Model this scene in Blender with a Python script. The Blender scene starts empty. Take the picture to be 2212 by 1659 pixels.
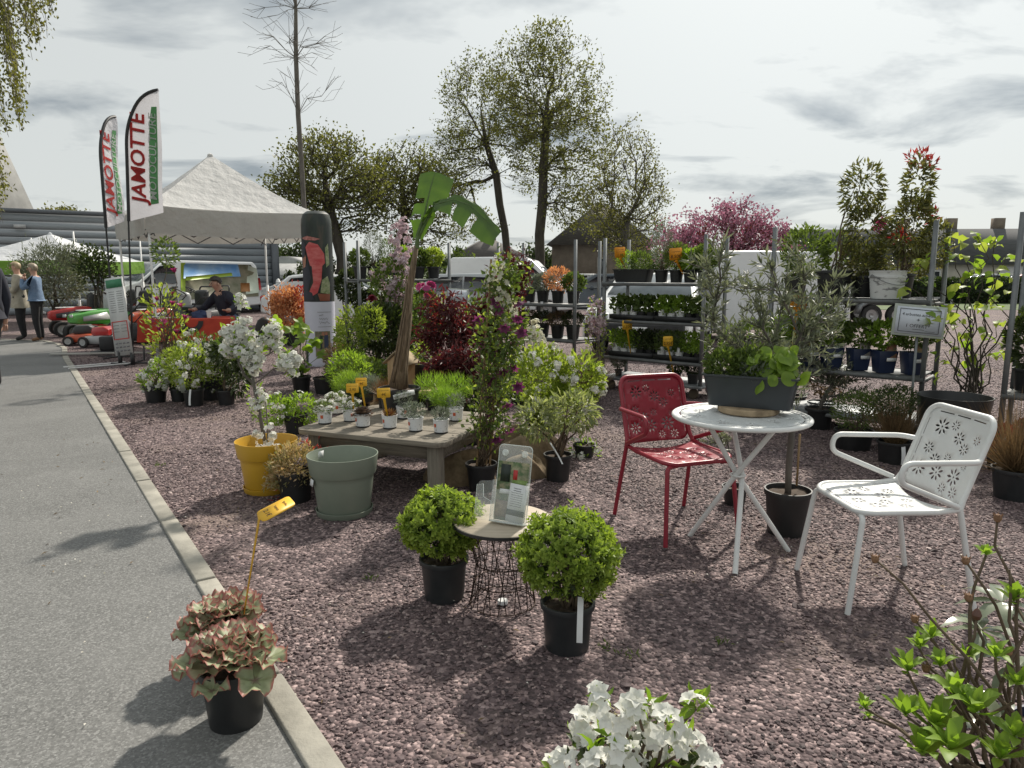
import bpy, math, random
import numpy as np
from mathutils import Vector, Matrix, Euler
from mathutils.geometry import delaunay_2d_cdt
R = math.radians
PI = math.pi
scene = bpy.context.scene
COL = scene.collection
# ------------------------------------------------------------------ camera
F, CX, CY, CAM_H = 1530.0, 1106.0, 829.5, 1.45
TH = math.atan((CY - 592.0) / F)
cam = bpy.data.cameras.new('camera')
cam.sensor_width = 36.0
cam.lens = 36.0 * F / 2212.0
cam.clip_start, cam.clip_end = 0.05, 6000.0
cam_ob = bpy.data.objects.new('camera', cam)
cam_ob.location = (0, 0, CAM_H)
cam_ob.rotation_euler = (R(90) - TH, 0, 0)
COL.objects.link(cam_ob)
scene.camera = cam_ob
# ------------------------------------------------------------------ light
SUN_AZ, SUN_EL = R(27), R(43)
SUN_DIR = Vector((math.sin(SUN_AZ) * math.cos(SUN_EL), math.cos(SUN_AZ) * math.cos(SUN_EL), math.sin(SUN_EL)))
sun = bpy.data.lights.new('sun', 'SUN')
sun.energy, sun.angle, sun.color = 4.5, R(2.4), (1.0, 0.93, 0.82)
sun_ob = bpy.data.objects.new('sun', sun)
sun_ob.rotation_euler = (-SUN_DIR).to_track_quat('-Z', 'Y').to_euler()
sun_ob.location = (8, 16, 17)
COL.objects.link(sun_ob)
world = bpy.data.worlds.new('World')
scene.world = world
world.use_nodes = True
wn, wl = world.node_tree.nodes, world.node_tree.links
for n in list(wn):
 wn.remove(n)
def wnode(t, **kw):
 n = wn.new(t)
 for k, v in kw.items():
  setattr(n, k, v)
 return n
def wmath(op, a, b=None, c=None, clamp=False):
 n = wnode('ShaderNodeMath', operation=op, use_clamp=clamp)
 for i, x in enumerate((a, b, c)):
  if x is None:
   continue
  if isinstance(x, (int, float)):
   n.inputs[i].default_value = x
  else:
   wl.new(x, n.inputs[i])
 return n.outputs[0]
tc = wnode('ShaderNodeTexCoord')
sep = wnode('ShaderNodeSeparateXYZ')
wl.new(tc.outputs['Generated'], sep.inputs[0])
zc = wmath('MAXIMUM', sep.outputs['Z'], 0.0)
zz = wmath('ADD', zc, 0.16)
comb = wnode('ShaderNodeCombineXYZ')
wl.new(wmath('DIVIDE', sep.outputs['X'], zz), comb.inputs[0])
wl.new(wmath('DIVIDE', sep.outputs['Y'], zz), comb.inputs[1])
nz = wnode('ShaderNodeTexNoise')
nz.inputs['Scale'].default_value = 1.15
nz.inputs['Detail'].default_value = 6.0
nz.inputs['Roughness'].default_value = 0.56
nz.inputs['Distortion'].default_value = 0.35
mp = wnode('ShaderNodeMapping')
mp.inputs['Location'].default_value = (2.6, 0.9, 0.0)
mp.inputs['Scale'].default_value = (0.9, 1.35, 1.0)
wl.new(comb.outputs[0], mp.inputs[0])
wl.new(mp.outputs[0], nz.inputs['Vector'])
ramp = wnode('ShaderNodeValToRGB')
ramp.color_ramp.elements[0].position = 0.34
ramp.color_ramp.elements[0].color = (0.330, 0.372, 0.400, 1)
ramp.color_ramp.elements[1].position = 0.49
ramp.color_ramp.elements[1].color = (0.760, 0.790, 0.772, 1)
wl.new(nz.outputs['Fac'], ramp.inputs[0])
# thin cloud scatters the sun forward: brighter round the sun
dotn = wnode('ShaderNodeVectorMath', operation='DOT_PRODUCT')
wl.new(tc.outputs['Generated'], dotn.inputs[0])
dotn.inputs[1].default_value = SUN_DIR
glow = wmath('MULTIPLY', wmath('POWER', wmath('MAXIMUM', dotn.outputs['Value'], 0.0), 5.0), 0.40)
gl = wmath('ADD', glow, 0.76)
cl = wnode('ShaderNodeVectorMath', operation='SCALE')
wl.new(ramp.outputs[0], cl.inputs[0])
wl.new(wmath('MULTIPLY', gl, 10.0), cl.inputs['Scale'])
sky = wnode('ShaderNodeTexSky', sky_type='NISHITA')
sky.sun_disc = False
sky.sun_elevation = SUN_EL
sky.sun_rotation = SUN_AZ
mixw = wnode('ShaderNodeMix', data_type='RGBA')
mixw.inputs['Factor'].default_value = 0.93
wl.new(sky.outputs[0], mixw.inputs['A'])
wl.new(cl.outputs[0], mixw.inputs['B'])
bg = wnode('ShaderNodeBackground')
bg.inputs['Strength'].default_value = 0.10
wl.new(mixw.outputs['Result'], bg.inputs['Color'])
wo = wnode('ShaderNodeOutputWorld')
wl.new(bg.outputs[0], wo.inputs[0])
scene.view_settings.view_transform = 'Standard'
scene.view_settings.look = 'None'
scene.view_settings.exposure = 0.25
scene.view_settings.gamma = 1.0
scene.cycles.use_denoising = True
scene.cycles.max_bounces = 8
scene.cycles.transparent_max_bounces = 8
# ------------------------------------------------------------------ layout helpers
def ray(u, v):
 a, b = (u - CX) / F, (v - CY) / F
 return a, math.cos(TH) - b * math.sin(TH), -(math.sin(TH) + b * math.cos(TH))
def G(u, v, z=0.0):
 """where a sight line meets the level z: a measured spot on the ground or on a table"""
 a, f, d = ray(u, v)
 t = (z - CAM_H) / d
 return Vector((a * t, f * t, z))
def AT(u, v, Y):
 """a point at the distance Y in front"""
 a, f, d = ray(u, v)
 t = Y / f
 return Vector((a * t, Y, CAM_H + d * t))
# ------------------------------------------------------------------ mesh builder
class MB:
 def __init__(self):
  self.v, self.f, self.r, self.m, self.n = [], [], [], [], 0
 def add(self, V, faces, rnd=0.5, M=None, mat=0):
  V = np.asarray(V, dtype=np.float64).reshape(-1, 3)
  if M is not None:
   A = np.array(M)
   V = V @ A[:3, :3].T + A[:3, 3]
  self.v.append(V)
  self.r.append(np.broadcast_to(np.asarray(rnd, dtype=np.float32), (len(V),)))
  if isinstance(faces, np.ndarray):
   self.f.append(faces + self.n)
   self.m.append(mat)
  else:
   by = {}
   for fc in faces:
    by.setdefault(len(fc), []).append(fc)
   for k, l in by.items():
    self.f.append(np.asarray(l, dtype=np.int64) + self.n)
    self.m.append(mat)
  self.n += len(V)
  return self
 def mesh(self, name, mats, smooth=False, angle=35):
  me = bpy.data.meshes.new(name)
  V = np.concatenate(self.v)
  idx = np.concatenate([b.ravel() for b in self.f]).astype(np.int32)
  tot = np.concatenate([np.full(len(b), b.shape[1], dtype=np.int32) for b in self.f])
  mi = np.concatenate([np.full(len(b), m, dtype=np.int32) for b, m in zip(self.f, self.m)])
  start = np.zeros(len(tot), dtype=np.int32)
  start[1:] = np.cumsum(tot)[:-1]
  me.vertices.add(len(V))
  me.vertices.foreach_set('co', V.astype(np.float32).ravel())
  me.loops.add(len(idx))
  me.loops.foreach_set('vertex_index', idx)
  me.polygons.add(len(tot))
  me.polygons.foreach_set('loop_start', start)
  me.polygons.foreach_set('material_index', mi)
  me.update(calc_edges=True)
  me.validate()
  at = me.attributes.new('rnd', 'FLOAT', 'POINT')
  rr = np.concatenate(self.r).astype(np.float32)
  if len(at.data) == len(rr):
   at.data.foreach_set('value', rr)
  if smooth:
   me.polygons.foreach_set('use_smooth', np.ones(len(me.polygons), dtype=bool))
   if angle < 180:
    me.set_sharp_from_angle(angle=R(angle))
  for m in (mats if isinstance(mats, (list, tuple)) else [mats]):
   me.materials.append(m)
  return me
 def build(self, name, mats, parent=None, smooth=False, angle=35, loc=None, rot=None, bevel=0.0, seg=2):
  return put(name, self.mesh(name, mats, smooth, angle), parent, loc, rot, bevel, seg)
def put(name, me, parent=None, loc=None, rot=None, bevel=0.0, seg=2):
 o = bpy.data.objects.new(name, me)
 COL.objects.link(o)
 if parent is not None:
  o.parent = parent
 if loc is not None:
  o.location = loc
 if rot is not None:
  o.rotation_euler = rot
 if bevel:
  b = o.modifiers.new('edge', 'BEVEL')
  b.width, b.segments, b.limit_method, b.angle_limit = bevel, seg, 'ANGLE', R(40)
  b.harden_normals = False
 return o
def tag(o, label, cat, group=None):
 o['label'], o['category'] = label, cat
 if group:
  o['group'] = group
 return o
def thing(name, label, cat, loc=(0, 0, 0), rz=0.0, group=None):
 o = bpy.data.objects.new(name, None)
 o.empty_display_size = 0.1
 COL.objects.link(o)
 o.location = loc
 o.rotation_euler = (0, 0, rz)
 return tag(o, label, cat, group)
def struct(o):
 o['kind'] = 'structure'
 return o
def stuff(o):
 o['kind'] = 'stuff'
 return o
def copy_tree(o, parent=None):
 c = o.copy()
 COL.objects.link(c)
 c.parent = parent
 for ch in list(o.children):
  copy_tree(ch, c)
 return c
def T(x=0, y=0, z=0):
 return Matrix.Translation((x, y, z))
def RX(a): return Matrix.Rotation(a, 4, 'X')
def RY(a): return Matrix.Rotation(a, 4, 'Y')
def RZ(a): return Matrix.Rotation(a, 4, 'Z')
def SC(x, y, z): return Matrix.Diagonal((x, y, z, 1))
BOXF = [(0, 3, 2, 1), (4, 5, 6, 7), (0, 1, 5, 4), (1, 2, 6, 5), (2, 3, 7, 6), (3, 0, 4, 7)]
def box(mb, c, s, M=None, mat=0, rnd=0.5):
 x, y, z = c
 a, b, h = s[0] / 2, s[1] / 2, s[2] / 2
 V = [(x - a, y - b, z - h), (x + a, y - b, z - h), (x + a, y + b, z - h), (x - a, y + b, z - h),
         (x - a, y - b, z + h), (x + a, y - b, z + h), (x + a, y + b, z + h), (x - a, y + b, z + h)]
 return mb.add(V, BOXF, rnd, M, mat)
def tube(mb, pts, r, n=8, cap=True, closed=False, M=None, mat=0, rnd=0.5):
 P = np.array([tuple(p) for p in pts], dtype=float)
 k = len(P)
 rr = np.broadcast_to(np.asarray(r, dtype=float), (k,))
 if closed:
  Tn = np.roll(P, -1, 0) - np.roll(P, 1, 0)
 else:
  Tn = np.gradient(P, axis=0)
 Tn /= np.maximum(np.linalg.norm(Tn, axis=1, keepdims=True), 1e-9)
 ref = np.array([0, 0, 1.0]) if abs(Tn[0][2]) < 0.9 else np.array([1.0, 0, 0])
 u = np.cross(Tn[0], ref)
 u /= np.linalg.norm(u)
 ang = np.linspace(0, 2 * PI, n, endpoint=False)
 ca, sa = np.cos(ang)[:, None], np.sin(ang)[:, None]
 V = np.empty((k, n, 3))
 for i in range(k):
  u = u - Tn[i] * np.dot(u, Tn[i])
  u /= max(np.linalg.norm(u), 1e-9)
  w = np.cross(Tn[i], u)
  V[i] = P[i] + rr[i] * (ca * u + sa * w)
 rows = k if closed else k - 1
 fs = []
 for i in range(rows):
  j = (i + 1) % k
  for q in range(n):
   q2 = (q + 1) % n
   fs.append((i * n + q, i * n + q2, j * n + q2, j * n + q))
 if cap and not closed:
  fs.append(tuple(range(n - 1, -1, -1)))
  fs.append(tuple((k - 1) * n + q for q in range(n)))
 return mb.add(V.reshape(-1, 3), fs, rnd, M, mat)
def lathe(mb, prof, n=32, M=None, mat=0, wob=None):
 ang = np.linspace(0, 2 * PI, n, endpoint=False)
 V = []
 for i, (r, z) in enumerate(prof):
  r = max(r, 1e-4)
  V.append(np.stack([r * np.cos(ang), r * np.sin(ang), np.full(n, z)], 1))
 k = len(prof)
 fs = []
 for i in range(k - 1):
  for q in range(n):
   q2 = (q + 1) % n
   fs.append((i * n + q, i * n + q2, (i + 1) * n + q2, (i + 1) * n + q))
 return mb.add(np.concatenate(V), fs, 0.5, M, mat)
def prism(mb, outline, z0, z1, M=None, mat=0):
 k = len(outline)
 V = [(x, y, z0) for x, y in outline] + [(x, y, z1) for x, y in outline]
 fs = [tuple(range(k - 1, -1, -1)), tuple(range(k, 2 * k))]
 for i in range(k):
  j = (i + 1) % k
  fs.append((i, j, k + j, k + i))
 return mb.add(V, fs, 0.5, M, mat)
def fillet(pts, r, n=5):
 """round the inner corners of a polyline"""
 P = [Vector(p) for p in pts]
 out = [P[0]]
 for i in range(1, len(P) - 1):
  a, b, c = P[i - 1], P[i], P[i + 1]
  d1, d2 = (a - b), (c - b)
  rr = min(r, d1.length * 0.49, d2.length * 0.49)
  p1, p2 = b + d1.normalized() * rr, b + d2.normalized() * rr
  for k in range(n + 1):
   t = k / n
   out.append(p1 * (1 - t) ** 2 + b * 2 * t * (1 - t) + p2 * t * t)
 out.append(P[-1])
 return out
# ------------------------------------------------------------------ leaves and flowers
def nrm(a):
 return a / np.maximum(np.linalg.norm(a, axis=-1, keepdims=True), 1e-9)
def rdir(rng, n):
 return nrm(rng.normal(size=(n, 3)))
def leafset(mb, P, D, N, L, W, kind='dia', fold=0.2, curl=0.15, rnd=None, mat=0):
 P, D, N = np.asarray(P, float), nrm(np.asarray(D, float)), np.asarray(N, float)
 n = len(P)
 L = np.broadcast_to(np.asarray(L, float), (n,))[:, None]
 W = np.broadcast_to(np.asarray(W, float), (n,))[:, None]
 S = nrm(np.cross(D, N) + 1e-6)
 N = np.cross(S, D)
 rnd = np.full(n, 0.5) if rnd is None else np.asarray(rnd)
 if kind == 'dia':
  V = np.stack([P, P + D * L * .45 - S * W * .5 + N * W * fold, P + D * L - N * L * curl, P + D * L * .45 + S * W * .5 + N * W * fold], 1)
  k = 4
  fl = np.array([[0, 1, 2], [0, 2, 3]])
  fs = [fl]
 elif kind == 'needle':
  V = np.stack([P - S * W * .5, P + S * W * .5, P + D * L - N * L * curl], 1)
  k = 3
  fs = [np.array([[0, 1, 2]])]
 else:
  q = 0.55 if kind == 'leaf' else 0.5
  w1, w2, t1, t2 = (0.5, 0.40, 0.34, 0.7) if kind == 'leaf' else (0.46, 0.5, 0.4, 0.8)
  m1 = P + D * L * t1 + N * L * curl * .25
  m2 = P + D * L * t2
  V = np.stack([P, m1, m2, P + D * L - N * L * curl,
                      m1 - S * W * w1 + N * W * fold, m1 + S * W * w1 + N * W * fold,
                      m2 - S * W * w2 + N * W * fold, m2 + S * W * w2 + N * W * fold], 1)
  k = 8
  fs = [np.array([[0, 4, 1], [0, 1, 5], [6, 3, 2], [2, 3, 7]]), np.array([[4, 6, 2, 1], [1, 2, 7, 5]])]
 base = (np.arange(n) * k)[:, None, None]
 V = V.reshape(-1, 3)
 first = True
 off = mb.n
 mb.v.append(V)
 mb.r.append(np.repeat(rnd, k).astype(np.float32))
 for f in fs:
  mb.f.append((f[None] + base).reshape(-1, f.shape[1]) + off)
  mb.m.append(mat)
 mb.n += len(V)
 return mb
def flowerset(mb, P, N, size, petals=5, cup=0.35, width=0.62, rng=None, rnd=None, kind='dia', mat=0):
 P, N = np.asarray(P, float), nrm(np.asarray(N, float))
 n = len(P)
 rng = rng or np.random.default_rng(1)
 size = np.broadcast_to(np.asarray(size, float), (n,))
 a = nrm(np.cross(N, rdir(rng, n)))
 b = np.cross(N, a)
 rnd = rng.random(n) if rnd is None else rnd
 ph = rng.random(n) * 6.28
 for k in range(petals):
  t = ph + k * 2 * PI / petals
  D = a * np.cos(t)[:, None] + b * np.sin(t)[:, None] + N * cup
  leafset(mb, P, D, N, size * .5, size * width * .62, kind, fold=.12, curl=.18, rnd=np.clip(rnd + rng.normal(size=n) * .1, 0, 1), mat=mat)
 return mb
def blob_points(rng, blobs, n, shell=0.5):
 """points inside ellipsoids (cx, cy, cz, rx, ry, rz); shell pushes them outwards"""
 B = np.array([b[:6] for b in blobs], float)
 w = B[:, 3] * B[:, 4] * B[:, 5]
 w = w ** 0.75
 i = rng.choice(len(B), size=n, p=w / w.sum())
 d = rdir(rng, n)
 r = (shell + (1 - shell) * rng.random(n)) ** 0.6
 P = B[i, :3] + d * B[i, 3:6] * r[:, None]
 return P, nrm(d / B[i, 3:6])
def foliage_mb(blobs, n, L, W, kind='dia', clumps=0, spread=0.05, up=0.35, out=0.8, shell=0.45, jit=0.55, seed=1, fold=0.2, curl=0.15, mb=None, mat=0, droop=0.0, flat=0.3):
 rng = np.random.default_rng(seed)
 mb = mb or MB()
 if clumps:
  Cc, Co = blob_points(rng, blobs, clumps, shell)
  i = rng.integers(0, clumps, n)
  P = Cc[i] + rng.normal(size=(n, 3)) * spread
  O = nrm(Co[i] + rng.normal(size=(n, 3)) * .35)
  cr = rng.random(clumps)[i]
 else:
  P, O = blob_points(rng, blobs, n, shell)
  cr = rng.random(n)
 D = nrm(O * out + np.array([0, 0, up - droop]) + rdir(rng, n) * jit)
 N = nrm(np.array([0, 0, 1.0]) * flat + O * .5 + rdir(rng, n) * .5)
 s = rng.uniform(.65, 1.2, n)
 leafset(mb, P, D, N, L * s, W * s, kind, fold, curl, np.clip(.65 * cr + .35 * rng.random(n), 0, 1), mat)
 return mb
def stem_mb(base, targets, r0, r1, seed=1, n=5, seg=5, sag=0.0, wob=0.03, mb=None, spread=0.02):
 rng = random.Random(seed)
 mb = mb or MB()
 b = Vector(base)
 for t in targets:
  t = Vector(t)
  s = b + Vector((rng.uniform(-1, 1), rng.uniform(-1, 1), 0)) * spread
  L = (t - s).length
  mid = s + Vector(((t.x - s.x) * .25, (t.y - s.y) * .25, (t.z - s.z) * .6))
  pts, rad = [], []
  for k in range(seg + 1):
   q = k / seg
   p = s * (1 - q) ** 2 + mid * 2 * q * (1 - q) + t * q * q
   if 0 < k < seg:
    p = p + Vector((rng.gauss(0, 1), rng.gauss(0, 1), rng.gauss(0, .5))) * wob * L
   pts.append(p)
   rad.append(r0 * (1 - q) + r1 * q)
  tube(mb, pts, rad, n)
 return mb
# ------------------------------------------------------------------ materials
MATS = {}
def _mat(name):
 m = bpy.data.materials.new(name)
 m.use_nodes = True
 nt = m.node_tree
 return m, nt.nodes, nt.links, nt.nodes['Principled BSDF']
def _mixc(ns, ls, fac, a, b):
 x = ns.new('ShaderNodeMix')
 x.data_type = 'RGBA'
 if fac is not None:
  if isinstance(fac, float):
   x.inputs['Factor'].default_value = fac
  else:
   ls.new(fac, x.inputs['Factor'])
 for k, q in (('A', a), ('B', b)):
  if isinstance(q, tuple):
   x.inputs[k].default_value = (*q[:3], 1)
  else:
   ls.new(q, x.inputs[k])
 return x.outputs['Result']
def pmat(name, c1, c2=None, scale=8.0, rough=0.5, metal=0.0, bump=0.0, bscale=None, detail=4.0, spec=0.5, stretch=None, lo=0.35, hi=0.65, coat=0.0, alpha=None, trans=0.0):
 """plain surface: two tones mixed by noise, optional fine relief"""
 if name in MATS:
  return MATS[name]
 m, ns, ls, p = _mat(name)
 c2 = c2 or tuple(x * 0.8 for x in c1)
 t = ns.new('ShaderNodeTexCoord')
 src = t.outputs['Object']
 if stretch:
  mpn = ns.new('ShaderNodeMapping')
  mpn.inputs['Scale'].default_value = stretch
  ls.new(src, mpn.inputs[0])
  src = mpn.outputs[0]
 nz = ns.new('ShaderNodeTexNoise')
 nz.inputs['Scale'].default_value = scale
 nz.inputs['Detail'].default_value = detail
 nz.inputs['Roughness'].default_value = .6
 ls.new(src, nz.inputs['Vector'])
 mr = ns.new('ShaderNodeMapRange')
 mr.inputs['From Min'].default_value, mr.inputs['From Max'].default_value = lo, hi
 ls.new(nz.outputs['Fac'], mr.inputs['Value'])
 ls.new(_mixc(ns, ls, mr.outputs[0], tuple(c1), tuple(c2)), p.inputs['Base Color'])
 p.inputs['Roughness'].default_value = rough
 rr = ns.new('ShaderNodeMapRange')
 rr.inputs['To Min'].default_value, rr.inputs['To Max'].default_value = max(rough - .08, .03), min(rough + .1, 1)
 ls.new(nz.outputs['Fac'], rr.inputs['Value'])
 ls.new(rr.outputs[0], p.inputs['Roughness'])
 p.inputs['Metallic'].default_value = metal
 p.inputs['Specular IOR Level'].default_value = spec
 p.inputs['Coat Weight'].default_value = coat
 if trans:
  p.inputs['Transmission Weight'].default_value = trans
 if alpha is not None:
  p.inputs['Alpha'].default_value = alpha
 if bump:
  n2 = ns.new('ShaderNodeTexNoise')
  n2.inputs['Scale'].default_value = bscale or scale * 6
  n2.inputs['Detail'].default_value = 3
  ls.new(src, n2.inputs['Vector'])
  bp = ns.new('ShaderNodeBump')
  bp.inputs['Strength'].default_value = bump
  bp.inputs['Distance'].default_value = 0.004
  ls.new(n2.outputs['Fac'], bp.inputs['Height'])
  ls.new(bp.outputs[0], p.inputs['Normal'])
 MATS[name] = m
 return m
def lmat(name, c1, c2, trans=0.38, rough=0.48, tint=(1.5, 1.55, .7), spec=.35):
 """leaf or petal: tone varies leaf by leaf, light passes through"""
 if name in MATS:
  return MATS[name]
 m, ns, ls, p = _mat(name)
 a = ns.new('ShaderNodeAttribute')
 a.attribute_name = 'rnd'
 oi = ns.new('ShaderNodeObjectInfo')
 ad = ns.new('ShaderNodeMath')
 ad.operation = 'MULTIPLY_ADD'
 ad.use_clamp = True
 ls.new(oi.outputs['Random'], ad.inputs[0])
 ad.inputs[1].default_value = .2
 ls.new(a.outputs['Fac'], ad.inputs[2])
 col = _mixc(ns, ls, ad.outputs[0], tuple(c1), tuple(c2))
 ls.new(col, p.inputs['Base Color'])
 p.inputs['Roughness'].default_value = rough
 p.inputs['Specular IOR Level'].default_value = spec
 tr = ns.new('ShaderNodeBsdfTranslucent')
 mu = ns.new('ShaderNodeMix')
 mu.data_type, mu.blend_type = 'RGBA', 'MULTIPLY'
 mu.inputs['Factor'].default_value = 1
 ls.new(col, mu.inputs['A'])
 mu.inputs['B'].default_value = (*tint, 1)
 ls.new(mu.outputs['Result'], tr.inputs['Color'])
 mx = ns.new('ShaderNodeMixShader')
 mx.inputs[0].default_value = trans
 ls.new(p.outputs[0], mx.inputs[1])
 ls.new(tr.outputs[0], mx.inputs[2])
 ls.new(mx.outputs[0], ns['Material Output'].inputs['Surface'])
 MATS[name] = m
 return m
def flat(name, c, rough=0.6, metal=0.0, spec=.4):
 return pmat(name, c, tuple(x * .9 for x in c), 12, rough, metal, spec=spec)
# ------------------------------------------------------------------ lettering
TXT = {}
def text(body, size, mat, parent, loc=(0, 0, 0), rot=(R(90), 0, 0), name='lettering', shear=0.0, bold=0.0, sx=1.0, align='CENTER', depth=0.0008):
 key = (body, shear, bold, align)
 if key not in TXT:
  cu = bpy.data.curves.new('lettering', 'FONT')
  cu.body, cu.align_x, cu.align_y, cu.shear, cu.offset, cu.size = body, align, 'CENTER', shear, bold, 1.0
  cu.resolution_u = 3
  cu.extrude = 0.004
  o = bpy.data.objects.new('lettering', cu)
  COL.objects.link(o)
  dg = bpy.context.evaluated_depsgraph_get()
  TXT[key] = bpy.data.meshes.new_from_object(o.evaluated_get(dg))
  bpy.data.objects.remove(o)
  bpy.data.curves.remove(cu)
 me = TXT[key].copy()
 me.materials.clear()
 me.materials.append(mat)
 o = put(name, me, parent, loc, rot)
 o.scale = (size * sx, size, size)
 return o
def scribble_mb(w, h, seed, mb=None, th=0.002, M=None, waves=9):
 """a pen line too small to read"""
 rng = random.Random(seed)
 mb = mb or MB()
 n = waves * 4
 p = []
 for i in range(n + 1):
  x = -w / 2 + w * i / n
  p.append((x + rng.uniform(-.3, .3) * w / n, 0, (math.sin(i * 1.6 + rng.random()) * .5 + rng.uniform(-.3, .3)) * h / 2))
 for a, b in zip(p[:-1], p[1:]):
  d = Vector(b) - Vector(a)
  nn = Vector((-d.z, 0, d.x)).normalized() * th / 2
  A, B = Vector(a), Vector(b)
  mb.add([A - nn, B - nn, B + nn, A + nn], [(0, 1, 2, 3)], .5, M)
 return mb
# ================================================================== SETTING
def gravel_mat():
 m, ns, ls, p = _mat('gravel')
 t = ns.new('ShaderNodeTexCoord')
 vo = ns.new('ShaderNodeTexVoronoi')
 vo.inputs['Scale'].default_value = 62
 ls.new(t.outputs['Object'], vo.inputs['Vector'])
 cr = ns.new('ShaderNodeValToRGB')
 el = cr.color_ramp.elements
 el[0].position, el[0].color = 0.0, (.048, .034, .036, 1)
 el[1].position, el[1].color = 1.0, (.40, .30, .29, 1)
 for q, c in ((.35, (.105, .073, .075, 1)), (.7, (.172, .122, .122, 1))):
  e = el.new(q)
  e.color = c
 sp = ns.new('ShaderNodeSeparateColor')
 ls.new(vo.outputs['Color'], sp.inputs[0])
 ls.new(sp.outputs[0], cr.inputs[0])
 n1 = ns.new('ShaderNodeTexNoise')
 n1.inputs['Scale'].default_value = .9
 n1.inputs['Detail'].default_value = 6
 ls.new(t.outputs['Object'], n1.inputs['Vector'])
 mr = ns.new('ShaderNodeMapRange')
 mr.inputs['From Min'].default_value, mr.inputs['From Max'].default_value = .52, .72
 mr.inputs['To Max'].default_value = .7
 ls.new(n1.outputs['Fac'], mr.inputs['Value'])
 ls.new(_mixc(ns, ls, mr.outputs[0], cr.outputs[0], (.25, .185, .155)), p.inputs['Base Color'])
 p.inputs['Roughness'].default_value = .85
 dm = ns.new('ShaderNodeMath')
 dm.operation = 'MULTIPLY_ADD'
 ls.new(vo.outputs['Distance'], dm.inputs[0])
 dm.inputs[1].default_value = -1.2
 ls.new(sp.outputs[1], dm.inputs[2])
 bp = ns.new('ShaderNodeBump')
 bp.inputs['Strength'].default_value = .9
 bp.inputs['Distance'].default_value = .012
 ls.new(dm.outputs[0], bp.inputs['Height'])
 ls.new(bp.outputs[0], p.inputs['Normal'])
 return m
def asphalt_mat(name, base, tone=1.0):
 m, ns, ls, p = _mat(name)
 t = ns.new('ShaderNodeTexCoord')
 vo = ns.new('ShaderNodeTexVoronoi')
 vo.inputs['Scale'].default_value = 150
 ls.new(t.outputs['Object'], vo.inputs['Vector'])
 sp = ns.new('ShaderNodeSeparateColor')
 ls.new(vo.outputs['Color'], sp.inputs[0])
 cr = ns.new('ShaderNodeValToRGB')
 el = cr.color_ramp.elements
 el[0].position, el[0].color = .0, tuple(x * .45 * tone for x in base) + (1,)
 el[1].position, el[1].color = 1.0, tuple(x * 1.65 * tone for x in base) + (1,)
 e = el.new(.72)
 e.color = tuple(x * tone for x in base) + (1,)
 ls.new(sp.outputs[0], cr.inputs[0])
 n1 = ns.new('ShaderNodeTexNoise')
 n1.inputs['Scale'].default_value = 1.3
 n1.inputs['Detail'].default_value = 7
 n1.inputs['Roughness'].default_value = .65
 ls.new(t.outputs['Object'], n1.inputs['Vector'])
 mr = ns.new('ShaderNodeMapRange')
 mr.inputs['From Min'].default_value, mr.inputs['From Max'].default_value = .3, .75
 mr.inputs['To Min'].default_value, mr.inputs['To Max'].default_value = .0, .55
 ls.new(n1.outputs['Fac'], mr.inputs['Value'])
 n3 = ns.new('ShaderNodeTexNoise')
 n3.inputs['Scale'].default_value = .55
 n3.inputs['Detail'].default_value = 9
 n3.inputs['Distortion'].default_value = 1.2
 ls.new(t.outputs['Object'], n3.inputs['Vector'])
 m3 = ns.new('ShaderNodeMapRange')
 m3.inputs['From Min'].default_value, m3.inputs['From Max'].default_value = .5, .72
 m3.inputs['To Max'].default_value = .45
 ls.new(n3.outputs['Fac'], m3.inputs['Value'])
 cA = _mixc(ns, ls, mr.outputs[0], cr.outputs[0], tuple(x * 1.5 for x in base))
 ls.new(_mixc(ns, ls, m3.outputs[0], cA, tuple(x * .5 for x in base)), p.inputs['Base Color'])
 p.inputs['Roughness'].default_value = .72
 bp = ns.new('ShaderNodeBump')
 bp.inputs['Strength'].default_value = .7
 bp.inputs['Distance'].default_value = .006
 ls.new(sp.outputs[1], bp.inputs['Height'])
 ls.new(bp.outputs[0], p.inputs['Normal'])
 return m
def sheet(name, outline, z, mat):
 mb = MB()
 mb.add([(x, y, z) for x, y in outline], [tuple(range(len(outline)))])
 return struct(mb.build(name, mat))
M_GRAVEL = gravel_mat()
M_ASPH = asphalt_mat('asphalt', (.155, .155, .150))
M_ASPH2 = asphalt_mat('asphalt_far', (.13, .128, .125))
M_GRASS = pmat('meadow', (.055, .10, .022), (.10, .13, .04), 1.2, .9, bump=.6, bscale=30)
sheet('ground', [(-2500, -300), (2500, -300), (2500, 4500), (-2500, 4500)], -.012, M_GRASS)
sheet('gravel_yard', [(-30, -6), (30, -6), (30, 29), (-30, 29)], 0.0, M_GRAVEL)
sheet('car_park', [(-40, 29.2), (26, 29.2), (20, 62), (-40, 62)], -.004, M_ASPH2)
sheet('lawn', [(9, 29.5), (60, 27.5), (60, 45), (12, 45)], .006, M_GRASS)
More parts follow.
